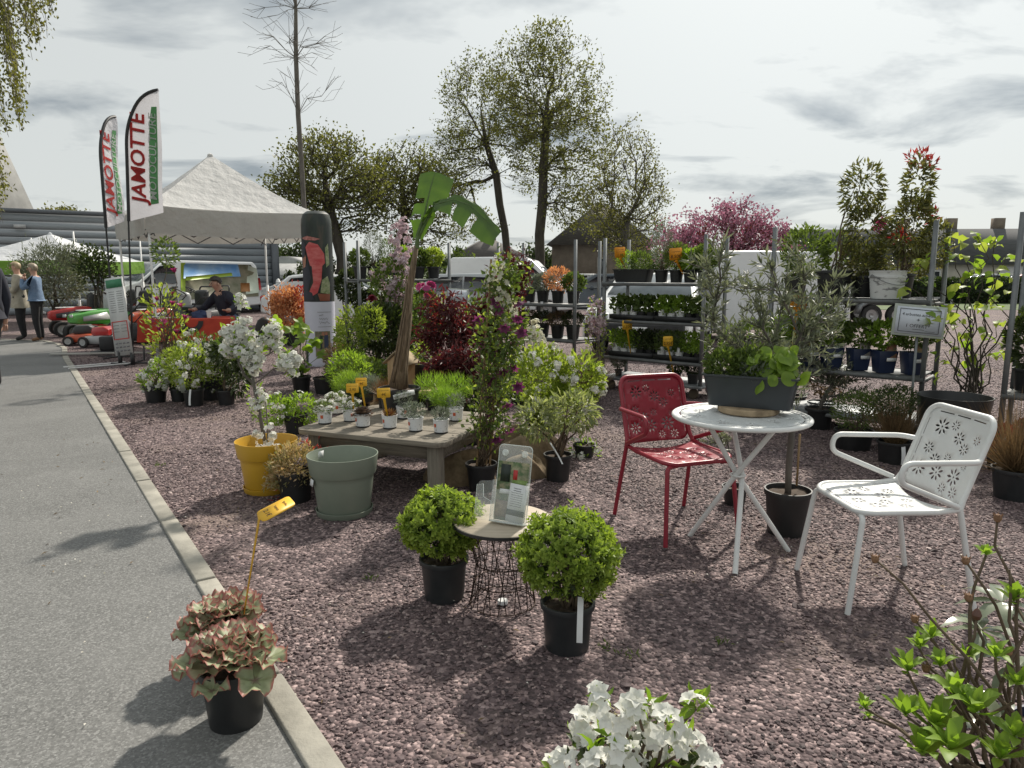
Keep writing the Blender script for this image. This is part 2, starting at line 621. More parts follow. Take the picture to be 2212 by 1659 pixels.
# the kerb runs along the asphalt path and turns away at its far end
KP = [Vector((1.42, -1.02, 0)), Vector((-.64, 1.94, 0)), Vector((-1.5, 3.17, 0)), Vector((-8.07, 12.61, 0)), Vector((-9.15, 14.35, 0)), Vector((-10.2, 15.35, 0)), Vector((-11.9, 15.95, 0)), Vector((-16, 16.3, 0))]
sheet('asphalt_path', [(p.x, p.y) for p in KP] + [(-30, 16.6), (-30, -6), (1.4, -6)], .006, M_ASPH)
M_KERB = pmat('kerb_concrete', (.37, .35, .30), (.22, .21, .18), 5, .85, bump=.5, bscale=120)
kerb = struct(thing('kerb', 'pale concrete kerb edging the asphalt path beside the gravel', 'kerb'))
del kerb['category']
del kerb['label']
rk = random.Random(5)
def along(pts, s):
 for a, b in zip(pts[:-1], pts[1:]):
  L = (b - a).length
  if s <= L:
   return a + (b - a) * (s / L), (b - a).normalized()
  s -= L
 return pts[-1], (pts[-1] - pts[-2]).normalized()
tot = sum((b - a).length for a, b in zip(KP[:-1], KP[1:]))
s = .1
while s < tot - 1:
 p0, d0 = along(KP, s)
 p1, d1 = along(KP, s + .982)
 nn = Vector((d0.y, -d0.x, 0)) * .092
 h = .019 + rk.uniform(-.003, .003)
 mb = MB()
 V = [p0 + Vector((0, 0, -.05)), p1 + Vector((0, 0, -.05)), p1 + nn + Vector((0, 0, -.05)), p0 + nn + Vector((0, 0, -.05))]
 V += [v + Vector((0, 0, .05 + h)) for v in V]
 mb.add(V, BOXF)
 mb.build('kerb_stone', M_KERB, kerb, bevel=.008)
 s += 1.0
# loose chippings: real stones on the near gravel
rng = np.random.default_rng(11)
def kerb_side(x, y):
 """positive on the gravel side of the straight kerb"""
 return (x - (-.64)) * .820 + (y - 1.94) * .571 - .10
n = 1000000
y = rng.uniform(1.0, 16, n)
x = rng.uniform(-1, 1, n) * 11
dens = np.where(y < 3.0, 6300, 6300 * (3.0 / y) ** 1.8) * np.clip((16 - y) / 4, 0, 1)
ok = rng.random(n) < dens / (n / (22 * 15.0)) * 1.0
ks = kerb_side(x, y)
ok &= ((ks > 0) | (rng.random(n) < .035 * np.exp(ks / .16))) & (np.abs(x) < .80 * y + .5)
# bare trodden patches by the kerb carry fewer stones
patch = np.sin(x * 2.3 + 1.3 * y) * np.sin(y * 1.9 - x * .7)
ok &= rng.random(n) < np.where((patch > .3) & (kerb_side(x, y) < 2.4), .25, 1.0)
pts = [np.stack([x[ok], y[ok], np.full(ok.sum(), .002)], 1)]
pts = np.concatenate(pts)
ns_ = len(pts)
me = bpy.data.meshes.new('gravel_chips')
me.vertices.add(ns_)
me.vertices.foreach_set('co', pts.astype(np.float32).ravel())
sc_ = rng.lognormal(math.log(.0058), .38, ns_)
sc_ = np.where(rng.random(ns_) < .004, sc_ * 2.2, sc_)
sc_ = np.clip(sc_, .0025, .022) * (1 + .04 * np.clip(pts[:, 1] - 3, 0, 10))
sv = np.stack([sc_ * rng.uniform(.8, 1.5, ns_), sc_ * rng.uniform(.7, 1.1, ns_), sc_ * rng.uniform(.35, .7, ns_)], 1)
for nm, ty, arr in (('scl', 'FLOAT_VECTOR', sv), ('rot', 'FLOAT_VECTOR', np.stack([rng.normal(0, .28, ns_), rng.normal(0, .28, ns_), rng.uniform(0, 6.28, ns_)], 1)), ('tint', 'FLOAT', np.clip(rng.beta(1.6, 2.6, ns_) + .10 * np.sin(pts[:, 0] * 1.7 + 1.1 * np.sin(pts[:, 1] * 1.3)) * np.sin(pts[:, 1] * 2.1 + pts[:, 0]), 0, 1))):
 a = me.attributes.new(nm, ty, 'POINT')
 a.data.foreach_set('vector' if ty == 'FLOAT_VECTOR' else 'value', arr.astype(np.float32).ravel())
chips = stuff(put('gravel_chips', me))
tag(chips, 'loose purple grey stone chippings covering the ground', 'gravel')
m, ns, ls, p = _mat('chipping')
at = ns.new('ShaderNodeAttribute')
at.attribute_type, at.attribute_name = 'INSTANCER', 'tint'
cr = ns.new('ShaderNodeValToRGB')
el = cr.color_ramp.elements
el[0].position, el[0].color = 0.0, (.048, .034, .036, 1)
el[1].position, el[1].color = 1.0, (.50, .40, .375, 1)
for q, c in ((.3, (.105, .073, .076, 1)), (.62, (.185, .132, .132, 1)), (.82, (.275, .205, .195, 1))):
 e = el.new(q)
 e.color = c
ls.new(at.outputs['Fac'], cr.inputs[0])
ls.new(cr.outputs[0], p.inputs['Base Color'])
p.inputs['Roughness'].default_value = .75
M_CHIP = m
me.materials.append(M_CHIP)
ng = bpy.data.node_groups.new('chips', 'GeometryNodeTree')
ng.interface.new_socket('Geometry', in_out='INPUT', socket_type='NodeSocketGeometry')
ng.interface.new_socket('Geometry', in_out='OUTPUT', socket_type='NodeSocketGeometry')
gi, go = ng.nodes.new('NodeGroupInput'), ng.nodes.new('NodeGroupOutput')
ico = ng.nodes.new('GeometryNodeMeshIcoSphere')
ico.inputs['Subdivisions'].default_value = 1
ico.inputs['Radius'].default_value = 1.0
sp_ = ng.nodes.new('GeometryNodeSetPosition')
rv = ng.nodes.new('FunctionNodeRandomValue')
rv.data_type = 'FLOAT_VECTOR'
rv.inputs[0].default_value = (-.28, -.28, -.28)
rv.inputs[1].default_value = (.28, .28, .28)
ng.links.new(ico.outputs['Mesh'], sp_.inputs['Geometry'])
ng.links.new(rv.outputs[0], sp_.inputs['Offset'])
sm = ng.nodes.new('GeometryNodeSetMaterial')
sm.inputs['Material'].default_value = M_CHIP
ng.links.new(sp_.outputs[0], sm.inputs['Geometry'])
iop = ng.nodes.new('GeometryNodeInstanceOnPoints')
for nm, soc in (('scl', 'Scale'), ('rot', 'Rotation')):
 na = ng.nodes.new('GeometryNodeInputNamedAttribute')
 na.data_type = 'FLOAT_VECTOR'
 na.inputs['Name'].default_value = nm
 ng.links.new(na.outputs['Attribute'], iop.inputs[soc])
ng.links.new(gi.outputs[0], iop.inputs['Points'])
ng.links.new(sm.outputs[0], iop.inputs['Instance'])
ng.links.new(iop.outputs[0], go.inputs[0])
chips.modifiers.new('chips', 'NODES').node_group = ng
# a few small weeds and fallen petals on the gravel
mb = MB()
for (u, v) in ((1310, 1395), (1360, 1415), (345, 1005), (1210, 1250), (800, 1250), (1560, 1390), (1420, 1540)):
 g = G(u, v, .004)
 k = 14
 P = np.array(g) + rng.normal(size=(k, 3)) * np.array([.02, .02, 0])
 leafset(mb, P, nrm(rng.normal(size=(k, 3)) * .6 + np.array([0, 0, .9])), rdir(rng, k), .028, .006, rnd=rng.random(k))
w = stuff(mb.build('weed_tufts', lmat('weed', (.06, .10, .02), (.12, .17, .04))))
tag(w, 'tiny green weed tufts sprouting between the stone chippings', 'weeds')
mb = MB()
k = 300
x, y = rng.uniform(-3.4, 2.8, k), rng.uniform(2.0, 8.0, k)
ok = np.abs(x) < .75 * y
P = np.stack([x[ok], y[ok], np.full(ok.sum(), .016)], 1)
leafset(mb, P, rdir(rng, len(P)) * np.array([1, 1, .12]), np.tile([0, 0, 1.], (len(P), 1)), .011, .009, rnd=rng.random(len(P)))
w = stuff(mb.build('fallen_petals', lmat('petal_fallen', (.55, .50, .43), (.75, .72, .68), .2)))
tag(w, 'fallen white petals scattered over the gravel and the path', 'petals')
mb = MB()
k = 420
x, y = rng.uniform(-4, 3.2, k), rng.uniform(1.5, 8.0, k)
ok = np.abs(x) < .75 * y
P = np.stack([x[ok], y[ok], np.full(ok.sum(), .014)], 1)
nk = len(P)
leafset(mb, P, rdir(rng, nk) * np.array([1, 1, .15]), np.tile([0, 0, 1.], (nk, 1)) + rng.normal(0, .2, (nk, 3)), rng.uniform(.012, .045, nk), rng.uniform(.003, .012, nk), rnd=rng.random(nk))
w = stuff(mb.build('dry_litter', lmat('litter', (.07, .045, .025), (.24, .17, .09), .15)))
tag(w, 'dry brown leaf scraps and twigs strewn over the gravel', 'litter')
# ------------------------------------------------------------------ far land
M_HILL = pmat('hill', (.065, .085, .045), (.11, .125, .075), .05, .95)
mb = MB()
hx = np.linspace(-420, 520, 120)
hz = 6.5 + 3.0 * np.sin(hx * .011 + .5) + 2.2 * np.sin(hx * .027 + 2) + .9 * np.sin(hx * .13) + .6 * np.sin(hx * .31)
V = np.concatenate([np.stack([hx, np.full(120, 330.), np.full(120, -2.)], 1), np.stack([hx, np.full(120, 380.), hz + 2.2], 1), np.stack([hx * 1.4, np.full(120, 700.), hz * .6], 1)])
fs = [(i, i + 1, 121 + i, 120 + i) for i in range(119)] + [(120 + i, 121 + i, 241 + i, 240 + i) for i in range(119)]
mb.add(V, fs)
struct(mb.build('hills', M_HILL, smooth=True))
# ------------------------------------------------------------------ buildings
M_CLAD = pmat('cladding', (.30, .325, .35), (.25, .275, .30), .6, .5, stretch=(.3, .3, 4))
M_CLADD = pmat('cladding_dark', (.12, .13, .145), (.10, .11, .125), 2, .6)
M_GLASSD = pmat('window_glass', (.03, .035, .04), (.05, .055, .06), 2, .08, spec=.8)
A, B = Vector((-24, 20.9, 0)), Vector((-9.8, 30, 0))
d = (B - A).normalized()
LB = (B - A).length
wh = thing('warehouse', 'long low grey warehouse clad in horizontal boards behind the white tent', 'building', A, math.atan2(d.y, d.x))
mb = MB()
box(mb, (LB / 2, 4.2, 1.75), (LB - .1, 8, 3.46))
mb.build('wall', M_CLADD, wh)
rows = 13
for i in range(rows):
 mb = MB()
 h = 3.55 / rows
 box(mb, (LB / 2, .17 - .012 * (i % 2), .02 + h * (i + .5)), (LB, .06, h - .028))
 mb.build('board', M_CLAD, wh)
mb = MB()
box(mb, (LB / 2, 4.1, 3.64), (LB + .3, 8.3, .13))
mb.build('roof_edge', M_CLADD, wh)
for x in (6.9, LB - .06):
 mb = MB()
 box(mb, (x, .08, 1.78), (.28, .16, 3.56))
 mb.build('corner_trim', M_CLADD, wh)
mb = MB()
x0 = LB - 2.35
box(mb, (x0, .08, 1.42), (1.75, .16, 1.05))
wnd = mb.build('window', M_CLADD, wh)
mb = MB()
box(mb, (x0, .03, 1.42), (1.6, .07, .9))
mb.build('pane', M_GLASSD, wnd)
mb = MB()
for k in range(9):
 box(mb, (x0 - .72 + .18 * k, -.03, 1.42), (.025, .03, .98))
box(mb, (x0, -.04, 1.0), (1.62, .03, .03))
box(mb, (x0, -.04, 1.85), (1.62, .03, .03))
mb.build('bars', pmat('dark_steel', (.05, .05, .055), None, 6, .5, .6), wnd)
mb = MB()
box(mb, (8.1, .02, 3.1), (.35, .2, .12))
mb.build('wall_lamp', pmat('lamp_grey', (.5, .5, .5)), wh)
# tall building with a steep ribbed roof at the left
M_RIB = pmat('ribbed_roof', (.36, .36, .35), (.27, .27, .265), 1.5, .6)
tb = thing('tall_building', 'tall building with a steep pale ribbed roof beyond the grey warehouse', 'building', (-28.9, 33, 0))
mb = MB()
prism(mb, [(-14, -6), (2.9, -6), (2.9, 6), (-14, 6)], 0, 4.0)
mb.build('wall', M_CLADD, tb)
mb = MB()
V = [(-15, -6.4, 4.02), (3.3, -6.4, 4.02), (3.3, 6.4, 4.02), (-15, 6.4, 4.02), (-13, -3.6, 11.5), (2.3, -3.6, 11.5), (2.3, 3.6, 11.5), (-13, 3.6, 11.5)]
mb.add(V, BOXF)
rf = mb.build('roof', M_RIB, tb)
for k in range(40):
 t = (k + .5) / 40
 a = Vector((-15, -6.4, 4.02)).lerp(Vector((3.3, -6.4, 4.02)), t)
 b = Vector((-13, -3.6, 11.5)).lerp(Vector((2.3, -3.6, 11.5)), t)
 mb = MB()
 tube(mb, [a, b], .05, 4)
 mb.build('rib', M_RIB, rf)
for (x, zz_) in ((.6, 6.4), (2.3, 4.7)):
 mb = MB()
 yy = -6.4 + (zz_ - 4.02) / 7.48 * 2.8
 box(mb, (x, yy - .02, zz_), (.28, .5, .75))
 mb.build('roof_window', M_GLASSD, rf)
def house(label, base, rz, w, dpt, hw, hr, wall, roofm, hip=0.0, over=.35, cat='house'):
 h = thing('house', label, cat, base, rz)
 mb = MB()
 prism(mb, [(-w / 2, 0), (w / 2, 0), (w / 2, dpt), (-w / 2, dpt)], 0, hw)
 if hip < .01:
  mb.add([(-w / 2, 0, hw), (w / 2, 0, hw), (0, 0, hr)], [(0, 1, 2)])
 mb.build('wall', wall, h)
 mb = MB()
 o = over
 V = [(-w / 2 - o, -o, hw - .1), (w / 2 + o, -o, hw - .1), (w / 2 + o, dpt + o, hw - .1), (-w / 2 - o, dpt + o, hw - .1),
         (-.35, -o + hip, hr), (.35, -o + hip, hr), (.35, dpt + o - hip, hr), (-.35, dpt + o - hip, hr)]
 mb.add(V, BOXF)
 r = mb.build('roof', roofm, h)
 return h, r
M_STONE = pmat('stone_wall', (.22, .18, .145), (.16, .13, .105), 2.5, .9, bump=.5, bscale=18)
M_SLATE = pmat('slate_roof', (.075, .068, .065), (.11, .10, .09), 3, .8, stretch=(1, 1, 5))
M_SLATE2 = pmat('dark_slate', (.07, .072, .076), (.10, .102, .105), 2, .9, stretch=(1, 1, 6))
M_RENDER = pmat('pale_render', (.48, .45, .39), (.40, .375, .33), 1.4, .9)
p = AT(1296, 592, 46)
h1, r1 = house('brown stone house with a steep dark half hipped roof behind the oak trees', (p.x, 46, 0), R(-8), 6.2, 9, 3.4, 6.0, M_STONE, M_SLATE, hip=2.2)
mb = MB()
box(mb, (.1, -.02, 1.9), (.62, .12, 1.2))
w1 = mb.build('window', M_RENDER, h1)
mb = MB()
box(mb, (.1, -.07, 1.9), (.46, .06, 1.0))
mb.build('pane', M_GLASSD, w1)
mb = MB()
box(mb, (-2.2, .6, .75), (1.8, 2.2, 1.5))
mb.build('porch', M_STONE, h1)
p = AT(1062, 592, 60)
h2, r2 = house('low dark roofed house beyond the white van', (p.x, 60, 0), R(10), 6.8, 8, 2.4, 4.4, M_STONE, M_SLATE, hip=2.4, over=.8)
mb = MB()
box(mb, (.4, 2, 4.6), (.5, .5, 1.0))
mb.build('chimney', M_STONE, r2)
p = AT(2180, 592, 50)
h3 = thing('house', 'long pale house with a dark slate roof beyond the hedge', 'house', (p.x, 50, 0), R(-4))
mb = MB()
prism(mb, [(-14, 0), (16, 0), (16, 8), (-14, 8)], 0, 2.15)
mb.build('wall', M_RENDER, h3)
mb = MB()
mb.add([(-14.4, -.4, 2.1), (16.4, -.4, 2.1), (16.4, 8.4, 2.1), (-14.4, 8.4, 2.1), (-14.3, 3.4, 4.75), (16.3, 3.4, 4.75), (16.3, 4.6, 4.75), (-14.3, 4.6, 4.75)], BOXF)
r3 = mb.build('roof', M_SLATE2, h3)
for x in (-5.6, -2.2, 1.2):
 mb = MB()
 box(mb, (x, 4, 5.0), (.7, .6, 1.1))
 mb.build('chimney', M_STONE, r3)
for x, ww in ((-8.5, 1.1), (-5.2, 1.1)):
 mb = MB()
 box(mb, (x, -.03, 1.2), (ww, .12, 1.0))
 w1 = mb.build('window', flat('white_frame', (.7, .7, .7)), h3)
 mb = MB()
 box(mb, (x, -.08, 1.2), (ww - .16, .06, .84))
 mb.build('pane', M_GLASSD, w1)
mb = MB()
box(mb, (1.3, -.04, 1.0), (4.2, .12, 1.95))
mb.build('garage_door', flat('white_door', (.66, .66, .66)), h3)
p = AT(640, 592, 42)
h4 = thing('shed', 'low brick shed with a grey sheet roof beyond the white fence', 'shed', (p.x, 42, 0), R(6))
mb = MB()
prism(mb, [(-2.6, 0), (2.6, 0), (2.6, 4), (-2.6, 4)], 0, 1.2)
mb.build('wall', pmat('brown_brick', (.16, .105, .075), (.12, .08, .06), 6, .9), h4)
mb = MB()
mb.add([(-2.9, -.4, 1.15), (2.9, -.4, 1.15), (2.9, 4.4, 2.0), (-2.9, 4.4, 2.0), (-2.9, -.4, 1.27), (2.9, -.4, 1.27), (2.9, 4.4, 2.12), (-2.9, 4.4, 2.12)], BOXF)
mb.build('roof', M_RIB, h4)
p = AT(618, 592, 80)
h5, r5 = house('small white house with a grey roof far beyond the shed', (p.x, 80, 0), 0, 8, 6, 2.0, 3.4, flat('white_render', (.7, .7, .7)), M_RIB)
# white paddock fence
M_WHITE = pmat('white_paint', (.78, .78, .77), (.70, .70, .69), 5, .5)
fa, fb = AT(600, 592, 25.5), AT(705, 592, 24.5)
fa.z = fb.z = 0
fd = (fb - fa)
fe = thing('rail_fence', 'white two rail paddock fence behind the tall printed column', 'fence', fa, math.atan2(fd.y, fd.x))
for k in range(4):
 mb = MB()
 box(mb, (fd.length * k / 3, 0, .58), (.11, .11, 1.16))
 lathe(mb, [(.0001, 1.30), (.05, 1.26), (.085, 1.16)], 8, T(fd.length * k / 3, 0, 0))
 mb.build('post', M_WHITE, fe)
for z in (.6, 1.02):
 mb = MB()
 box(mb, (fd.length / 2, -.07, z), (fd.length, .035, .12))
 mb.build('rail', M_WHITE, fe)
# ------------------------------------------------------------------ trees
M_BARK = pmat('bark', (.085, .072, .055), (.05, .043, .034), 9, .95, bump=.8, bscale=40, stretch=(1, 1, .3))
M_BARKG = pmat('bark_grey', (.16, .145, .125), (.10, .09, .08), 14, .9, bump=.6, bscale=60, stretch=(1, 1, .3))
def skeleton(rng, trunk, blobs, n, step, back=2, shell=.25, up=.0, wob=.18):
 """branches that reach for points spread through the crown; radii follow what each carries"""
 P = [np.array(p, float) for p in trunk]
 par = [-1] + list(range(len(trunk) - 1))
 chains = [list(range(len(trunk)))]
 A, _ = blob_points(rng, blobs, n, shell)
 top = P[-1]
 order = np.argsort(np.linalg.norm(A - top, axis=1) + rng.normal(0, .05, n))
 PA = np.zeros((len(P) + n * 6, 3))
 PA[:len(P)] = P
 cnt = len(P)
 low = max(1, int(len(trunk) * .35))
 for i in order:
  a = A[i]
  dd = np.linalg.norm(PA[low:cnt] - a, axis=1) + 1.2 * np.maximum(0, PA[low:cnt, 2] - a[2])
  j = int(np.argmin(dd)) + low
  for _ in range(back):
   if par[j] > low and np.linalg.norm(PA[par[j]] - a) < dd.min() * 2.2:
    j = par[j]
  s0 = PA[j]
  L = np.linalg.norm(a - s0)
  k = int(min(5, max(1, round(L / step))))
  ch = [j]
  prev = j
  for q in range(1, k + 1):
   t = q / k
   pt = s0 + (a - s0) * t
   if q < k:
    pt = pt + rng.normal(size=3) * wob * L / k
   pt = pt + np.array([0, 0, up * L * t * (1 - t)])
   PA[cnt] = pt
   par.append(prev)
   prev = cnt
   ch.append(cnt)
   cnt += 1
  chains.append(ch)
 PA = PA[:cnt]
 load = np.zeros(cnt)
 has = np.zeros(cnt, bool)
 for j in range(cnt):
  if par[j] >= 0:
   has[par[j]] = True
 load[~has] = 1
 for j in range(cnt - 1, 0, -1):
  load[par[j]] += load[j]
 return PA, par, chains, load
def wood_mb(PA, chains, load, r_base, tip, power=.5, mb=None):
 mb = mb or MB()
 rad = np.maximum(tip, r_base * (load / load[0]) ** power)
 for c, ch in enumerate(chains):
  rr = rad[ch].copy()
  if c > 0:
   rr[0] = min(rr[0], rr[1] * 1.25)
  mx = rr.max()
  n = 8 if c == 0 else (6 if mx > r_base * .35 else (4 if mx > tip * 2.2 else 3))
  tube(mb, PA[ch], rr, n, cap=(c == 0))
 return mb
def tree(name, label, base, trunk, blobs, tips, lpt, L, W, tr, bark, leaf, seed=1, step=.8, spread=.35, tip=.012, group=None, cat='tree', rz=0, kind='dia', up=.25, droop=0, power=.5, back=2, shell=.3, parent=None, wob=.18):
 rng = np.random.default_rng(seed)
 t = parent or thing(name, label, cat, base, rz, group)
 PA, par, chains, load = skeleton(rng, trunk, blobs, tips, step, back, shell, .12, wob)
 wood_mb(PA, chains, load, tr, tip, power).build('trunk', bark, t, smooth=True, angle=180)
 if lpt:
  ends = np.array([ch[-1] for ch in chains[1:]])
  prev = np.array([ch[-2] for ch in chains[1:]])
  i = rng.integers(0, len(ends), int(len(ends) * lpt))
  f = rng.random(len(i))[:, None] ** .6
  P = PA[prev[i]] * (1 - f) + PA[ends[i]] * f + rng.normal(size=(len(i), 3)) * spread
  dirn = nrm(PA[ends[i]] - PA[prev[i]])
  D = nrm(dirn * .6 + rdir(rng, len(i)) * .8 + np.array([0, 0, up - droop]))
  s_ = rng.uniform(.6, 1.25, len(i))
  cr_ = rng.random(len(ends))[i]
  mb = MB()
  leafset(mb, P, D, rdir(rng, len(i)) + np.array([0, 0, .5]), L * s_, W * s_, kind, rnd=np.clip(cr_ * .6 + rng.random(len(i)) * .4, 0, 1))
  mb.build('crown', leaf, t)
 return t
LF_OAK = lmat('leaf_oak', (.085, .095, .03), (.17, .17, .06), .4)
LF_SPRING = lmat('leaf_spring', (.10, .11, .035), (.17, .16, .06), .42)
p = AT(1165, 592, 40)
tree('oak_tree', 'tall oak tree in young leaf with the thickest dark trunk', (p.x, 40, 0), [(0, 0, 0), (.05, 0, 1.8), (0, .1, 3.6), (.15, 0, 5.2), (.2, .1, 7), (.3, 0, 9), (.4, 0, 11)],
     [(.6, 0, 10.2, 3.4, 3.0, 4.6), (2.0, 0, 8.2, 2.3, 2.4, 3.6), (-.8, .3, 11, 2.6, 2.6, 3.4), (2.2, 0, 4.8, 2.3, 2, 1.3), (.3, 0, 13.6, 1.4, 1.4, 1.4)], 2000, 7, .15, .10, .27, M_BARK, LF_OAK, 3, .8, .17, .009, power=.58)
p = AT(1098, 592, 43)
tree('oak_tree', 'oak tree with a forked leaning trunk beside the tall thick oak', (p.x, 43, 0), [(0, 0, 0), (0, 0, 2), (-.2, 0, 4), (-.5, 0, 5.5), (-.7, 0, 7.2), (-1.3, 0, 9), (-1.6, 0, 11)],
     [(-1.8, 0, 10.6, 2.5, 2.4, 3.8), (-3.2, 0, 7.6, 2.2, 2.0, 2.3), (1.2, 0, 9, 1.2, 1.8, 3), (-4.2, 0, 6.2, 2.0, 1.6, 1.7), (-2.2, 0, 4.2, 1.8, 1.4, 1.0)], 1500, 7, .15, .10, .22, M_BARK, LF_OAK, 14, .8, .17, .009, power=.58)
p = AT(1345, 592, 36)
tree('ash_tree', 'upright young tree with fine fanned twigs in front of the stone house', (p.x, 36, 0), [(0, 0, 0), (0, 0, 1.0), (.05, 0, 1.8), (.1, 0, 2.8), (.15, 0, 4.2)],
     [(.1, 0, 6.0, 1.7, 1.5, 3.0), (-1.0, 0, 4.6, 1.3, 1.3, 1.9), (1.3, 0, 5.0, 1.1, 1.2, 2.1), (.3, 0, 3.2, 2.0, 1.4, 1.2)], 1100, 6, .12, .08, .2, M_BARKG, LF_SPRING, 5, .7, .2, .012, up=.5)
p = AT(738, 592, 33)
tree('plane_tree', 'broad rounded tree with dark forked limbs behind the printed column', (p.x, 33, 0), [(0, 0, 0), (0, 0, 1.2), (.05, 0, 2.2), (-.2, 0, 3.3), (-.5, 0, 4.6), (-.6, 0, 5.6)],
     [(-.6, 0, 5.6, 2.8, 2.3, 2.0), (-2.2, 0, 4.6, 1.7, 1.6, 1.3), (1.3, 0, 4.9, 1.6, 1.6, 1.9), (-.4, 0, 7.0, 1.7, 1.5, .9)], 1200, 8, .14, .10, .26, M_BARK, LF_OAK, 6, .8, .24, .016)
p = AT(868, 592, 36)
tree('plane_tree', 'slimmer rounded tree between the column tree and the oaks', (p.x, 36, 0), [(0, 0, 0), (0, 0, 1.5), (.1, 0, 3.0), (.2, 0, 4.4), (.1, 0, 5.8)],
     [(.3, 0, 5.9, 2.2, 1.9, 2.1), (1.6, 0, 5.6, 1.5, 1.5, 1.8), (-1.2, 0, 5.8, 1.3, 1.4, 1.5), (1.0, 0, 3.2, 1.9, 1.2, 1.0)], 1000, 7, .14, .10, .2, M_BARK, LF_OAK, 7, .8, .24, .016)
# tall bare tree behind the tent
p = AT(664, 592, 19.5)
t = tree('birch_tree', 'tall thin bare tree with fine drooping twigs rising behind the tent', (p.x, 19.5, 0), [(0, 0, 0), (0, 0, 2.0), (-.02, 0, 4.0), (-.06, 0, 5.6), (-.05, 0, 7.0), (-.0, 0, 8.2), (.02, 0, 9.6), (.05, 0, 11)],
         [(-.05, 0, 8.0, 1.5, 1.2, 1.5), (0, 0, 9.4, 1.3, 1.1, 1.8), (.1, 0, 6.4, 1.4, 1.0, .45), (-.2, 0, 7.2, 1.7, 1.1, .5)], 240, 0, .1, .1, .065, M_BARKG, LF_OAK, 8, .35, .1, .0045, power=.55, back=3, wob=.28)
# flowering cherry
LF_CHERRY = lmat('cherry_blossom', (.27, .11, .17), (.46, .26, .33), .35, tint=(1.2, .9, 1.0))
LF_CHERRY2 = lmat('cherry_leaf', (.10, .035, .035), (.16, .06, .05), .35, tint=(1.3, .8, .7))
p = AT(1560, 592, 27)
ch = tree('cherry_tree', 'spreading cherry tree full of dusky pink blossom behind the trolleys', (p.x, 27, 0), [(0, 0, 0), (0, 0, .8), (.1, 0, 1.5), (.1, 0, 2.2)],
          [(.1, 0, 2.9, 2.4, 1.6, 1.35), (-1.5, 0, 2.4, 1.3, 1.3, .9), (1.5, 0, 2.4, 1.4, 1.3, .9), (.6, 0, 3.6, 1.1, 1.0, .6)], 380, 26, .11, .085, .16, M_BARK, LF_CHERRY, 9, .5, .13, .01, up=.1)
foliage_mb([(.1, 0, 2.4, 2.4, 1.5, 1.1)], 1800, .12, .06, seed=91).build('leaf_cluster', LF_CHERRY2, ch)
# background shrubs and trees of their own
LF_DARK = lmat('leaf_dark', (.022, .038, .014), (.055, .075, .026), .3)
LF_MID = lmat('leaf_mid', (.045, .075, .020), (.10, .14, .038), .38)
LF_HEDGE = lmat('leaf_hedge', (.018, .034, .012), (.045, .07, .022), .3)
LF_OLIVE = lmat('leaf_olive', (.085, .10, .062), (.24, .26, .19), .25, .42, (1.3, 1.35, .9), .5)
def PBx(Y, uc, u0, v0, u1, v1):
 c, b = AT((u0 + u1) / 2, (v0 + v1) / 2, Y), AT(uc, 592, Y)
 return (c.x - b.x, 0, c.z, (u1 - u0) / 2 / F * Y, (u1 - u0) / 2.4 / F * Y, (v1 - v0) / 2 / F * Y)
def bush(name, label, base, blobs, n, L, W, leaf, seed, cat='shrub', group=None, kind='dia', stems=6, clumps=60, spread=.12):
 t = thing(name, label, cat, base, 0, group)
 stem_mb((0, 0, 0), [(b[0] + random.Random(seed + i).uniform(-.5, .5) * b[3], b[1], b[2]) for i in range(stems) for b in blobs[:1]], .035, .01, seed, spread=.1).build('stem', M_BARK, t)
 foliage_mb(blobs, n, L, W, kind, clumps, spread, seed=seed).build('foliage', leaf, t)
 return t
p = AT(925, 592, 29)
bush('laurel_shrub', 'broad mid green shrub beside the rear of the white van', (AT(1000, 592, 29).x, 29, 0), [(0, 0, 1.2, 1.5, 1.1, 1.2), (-1.3, 0, .9, 1.2, 1, .9)], 5200, .15, .08, LF_MID, 21)
bush('laurel_shrub', 'dark shrub growing against the low brick shed', (AT(700, 592, 34).x, 34, 0), [(0, 0, 1.0, 2.0, 1.0, 1.3), (2.0, 0, 1.0, 1.8, 1, 1.5)], 5200, .16, .09, LF_DARK, 22)
bush('laurel_shrub', 'dark shrub in front of the stone house wall', (AT(1390, 592, 40).x, 40, 0), [(0, 0, 1.1, 1.8, 1.0, 1.1)], 3500, .16, .09, LF_DARK, 23)
tree('field_tree', 'low bushy tree top showing over the warehouse roof', (AT(150, 592, 46).x, 46, 0), [(0, 0, 0), (0, 0, 1.8), (.1, 0, 3.2), (0, 0, 4.2)], [(0, 0, 4.4, 2.0, 1.4, 1.2)], 160, 22, .2, .14, .2, M_BARK, LF_SPRING, 24, .8, .2, .015)
for k, (u, Y, hgt, lb) in enumerate(((640, 95, 5.5, 'far rounded tree behind the small white house'), (575, 110, 6.5, 'far dark tree behind the warehouse end'), (1150, 90, 5, 'far tree behind the low dark roofed house'), (1440, 70, 4.6, 'far tree between the stone house and the cherry'), (1950, 80, 5.2, 'far tree behind the photinia shrubs'))):
 tree('field_tree', lb, (AT(u, 592, Y).x, Y, 0), [(0, 0, 0), (0, 0, hgt * .3), (.1, 0, hgt * .6)], [(0, 0, hgt * .6, hgt * .55, hgt * .4, hgt * .4), (hgt * .4, 0, hgt * .5, hgt * .4, hgt * .3, hgt * .35)], 90, 26, .42, .32, .25, M_BARK, LF_MID if k % 2 else LF_DARK, 30 + k, 1.5, .5, .03)
bush('olive_bush', 'large round grey green bush in front of the green edged tent', (AT(112, 592, 17.6).x, 17.6, 0), [PBx(17.6, 112, 50, 535, 178, 660)], 5200, .13, .022, LF_OLIVE, 25, clumps=160, spread=.12)
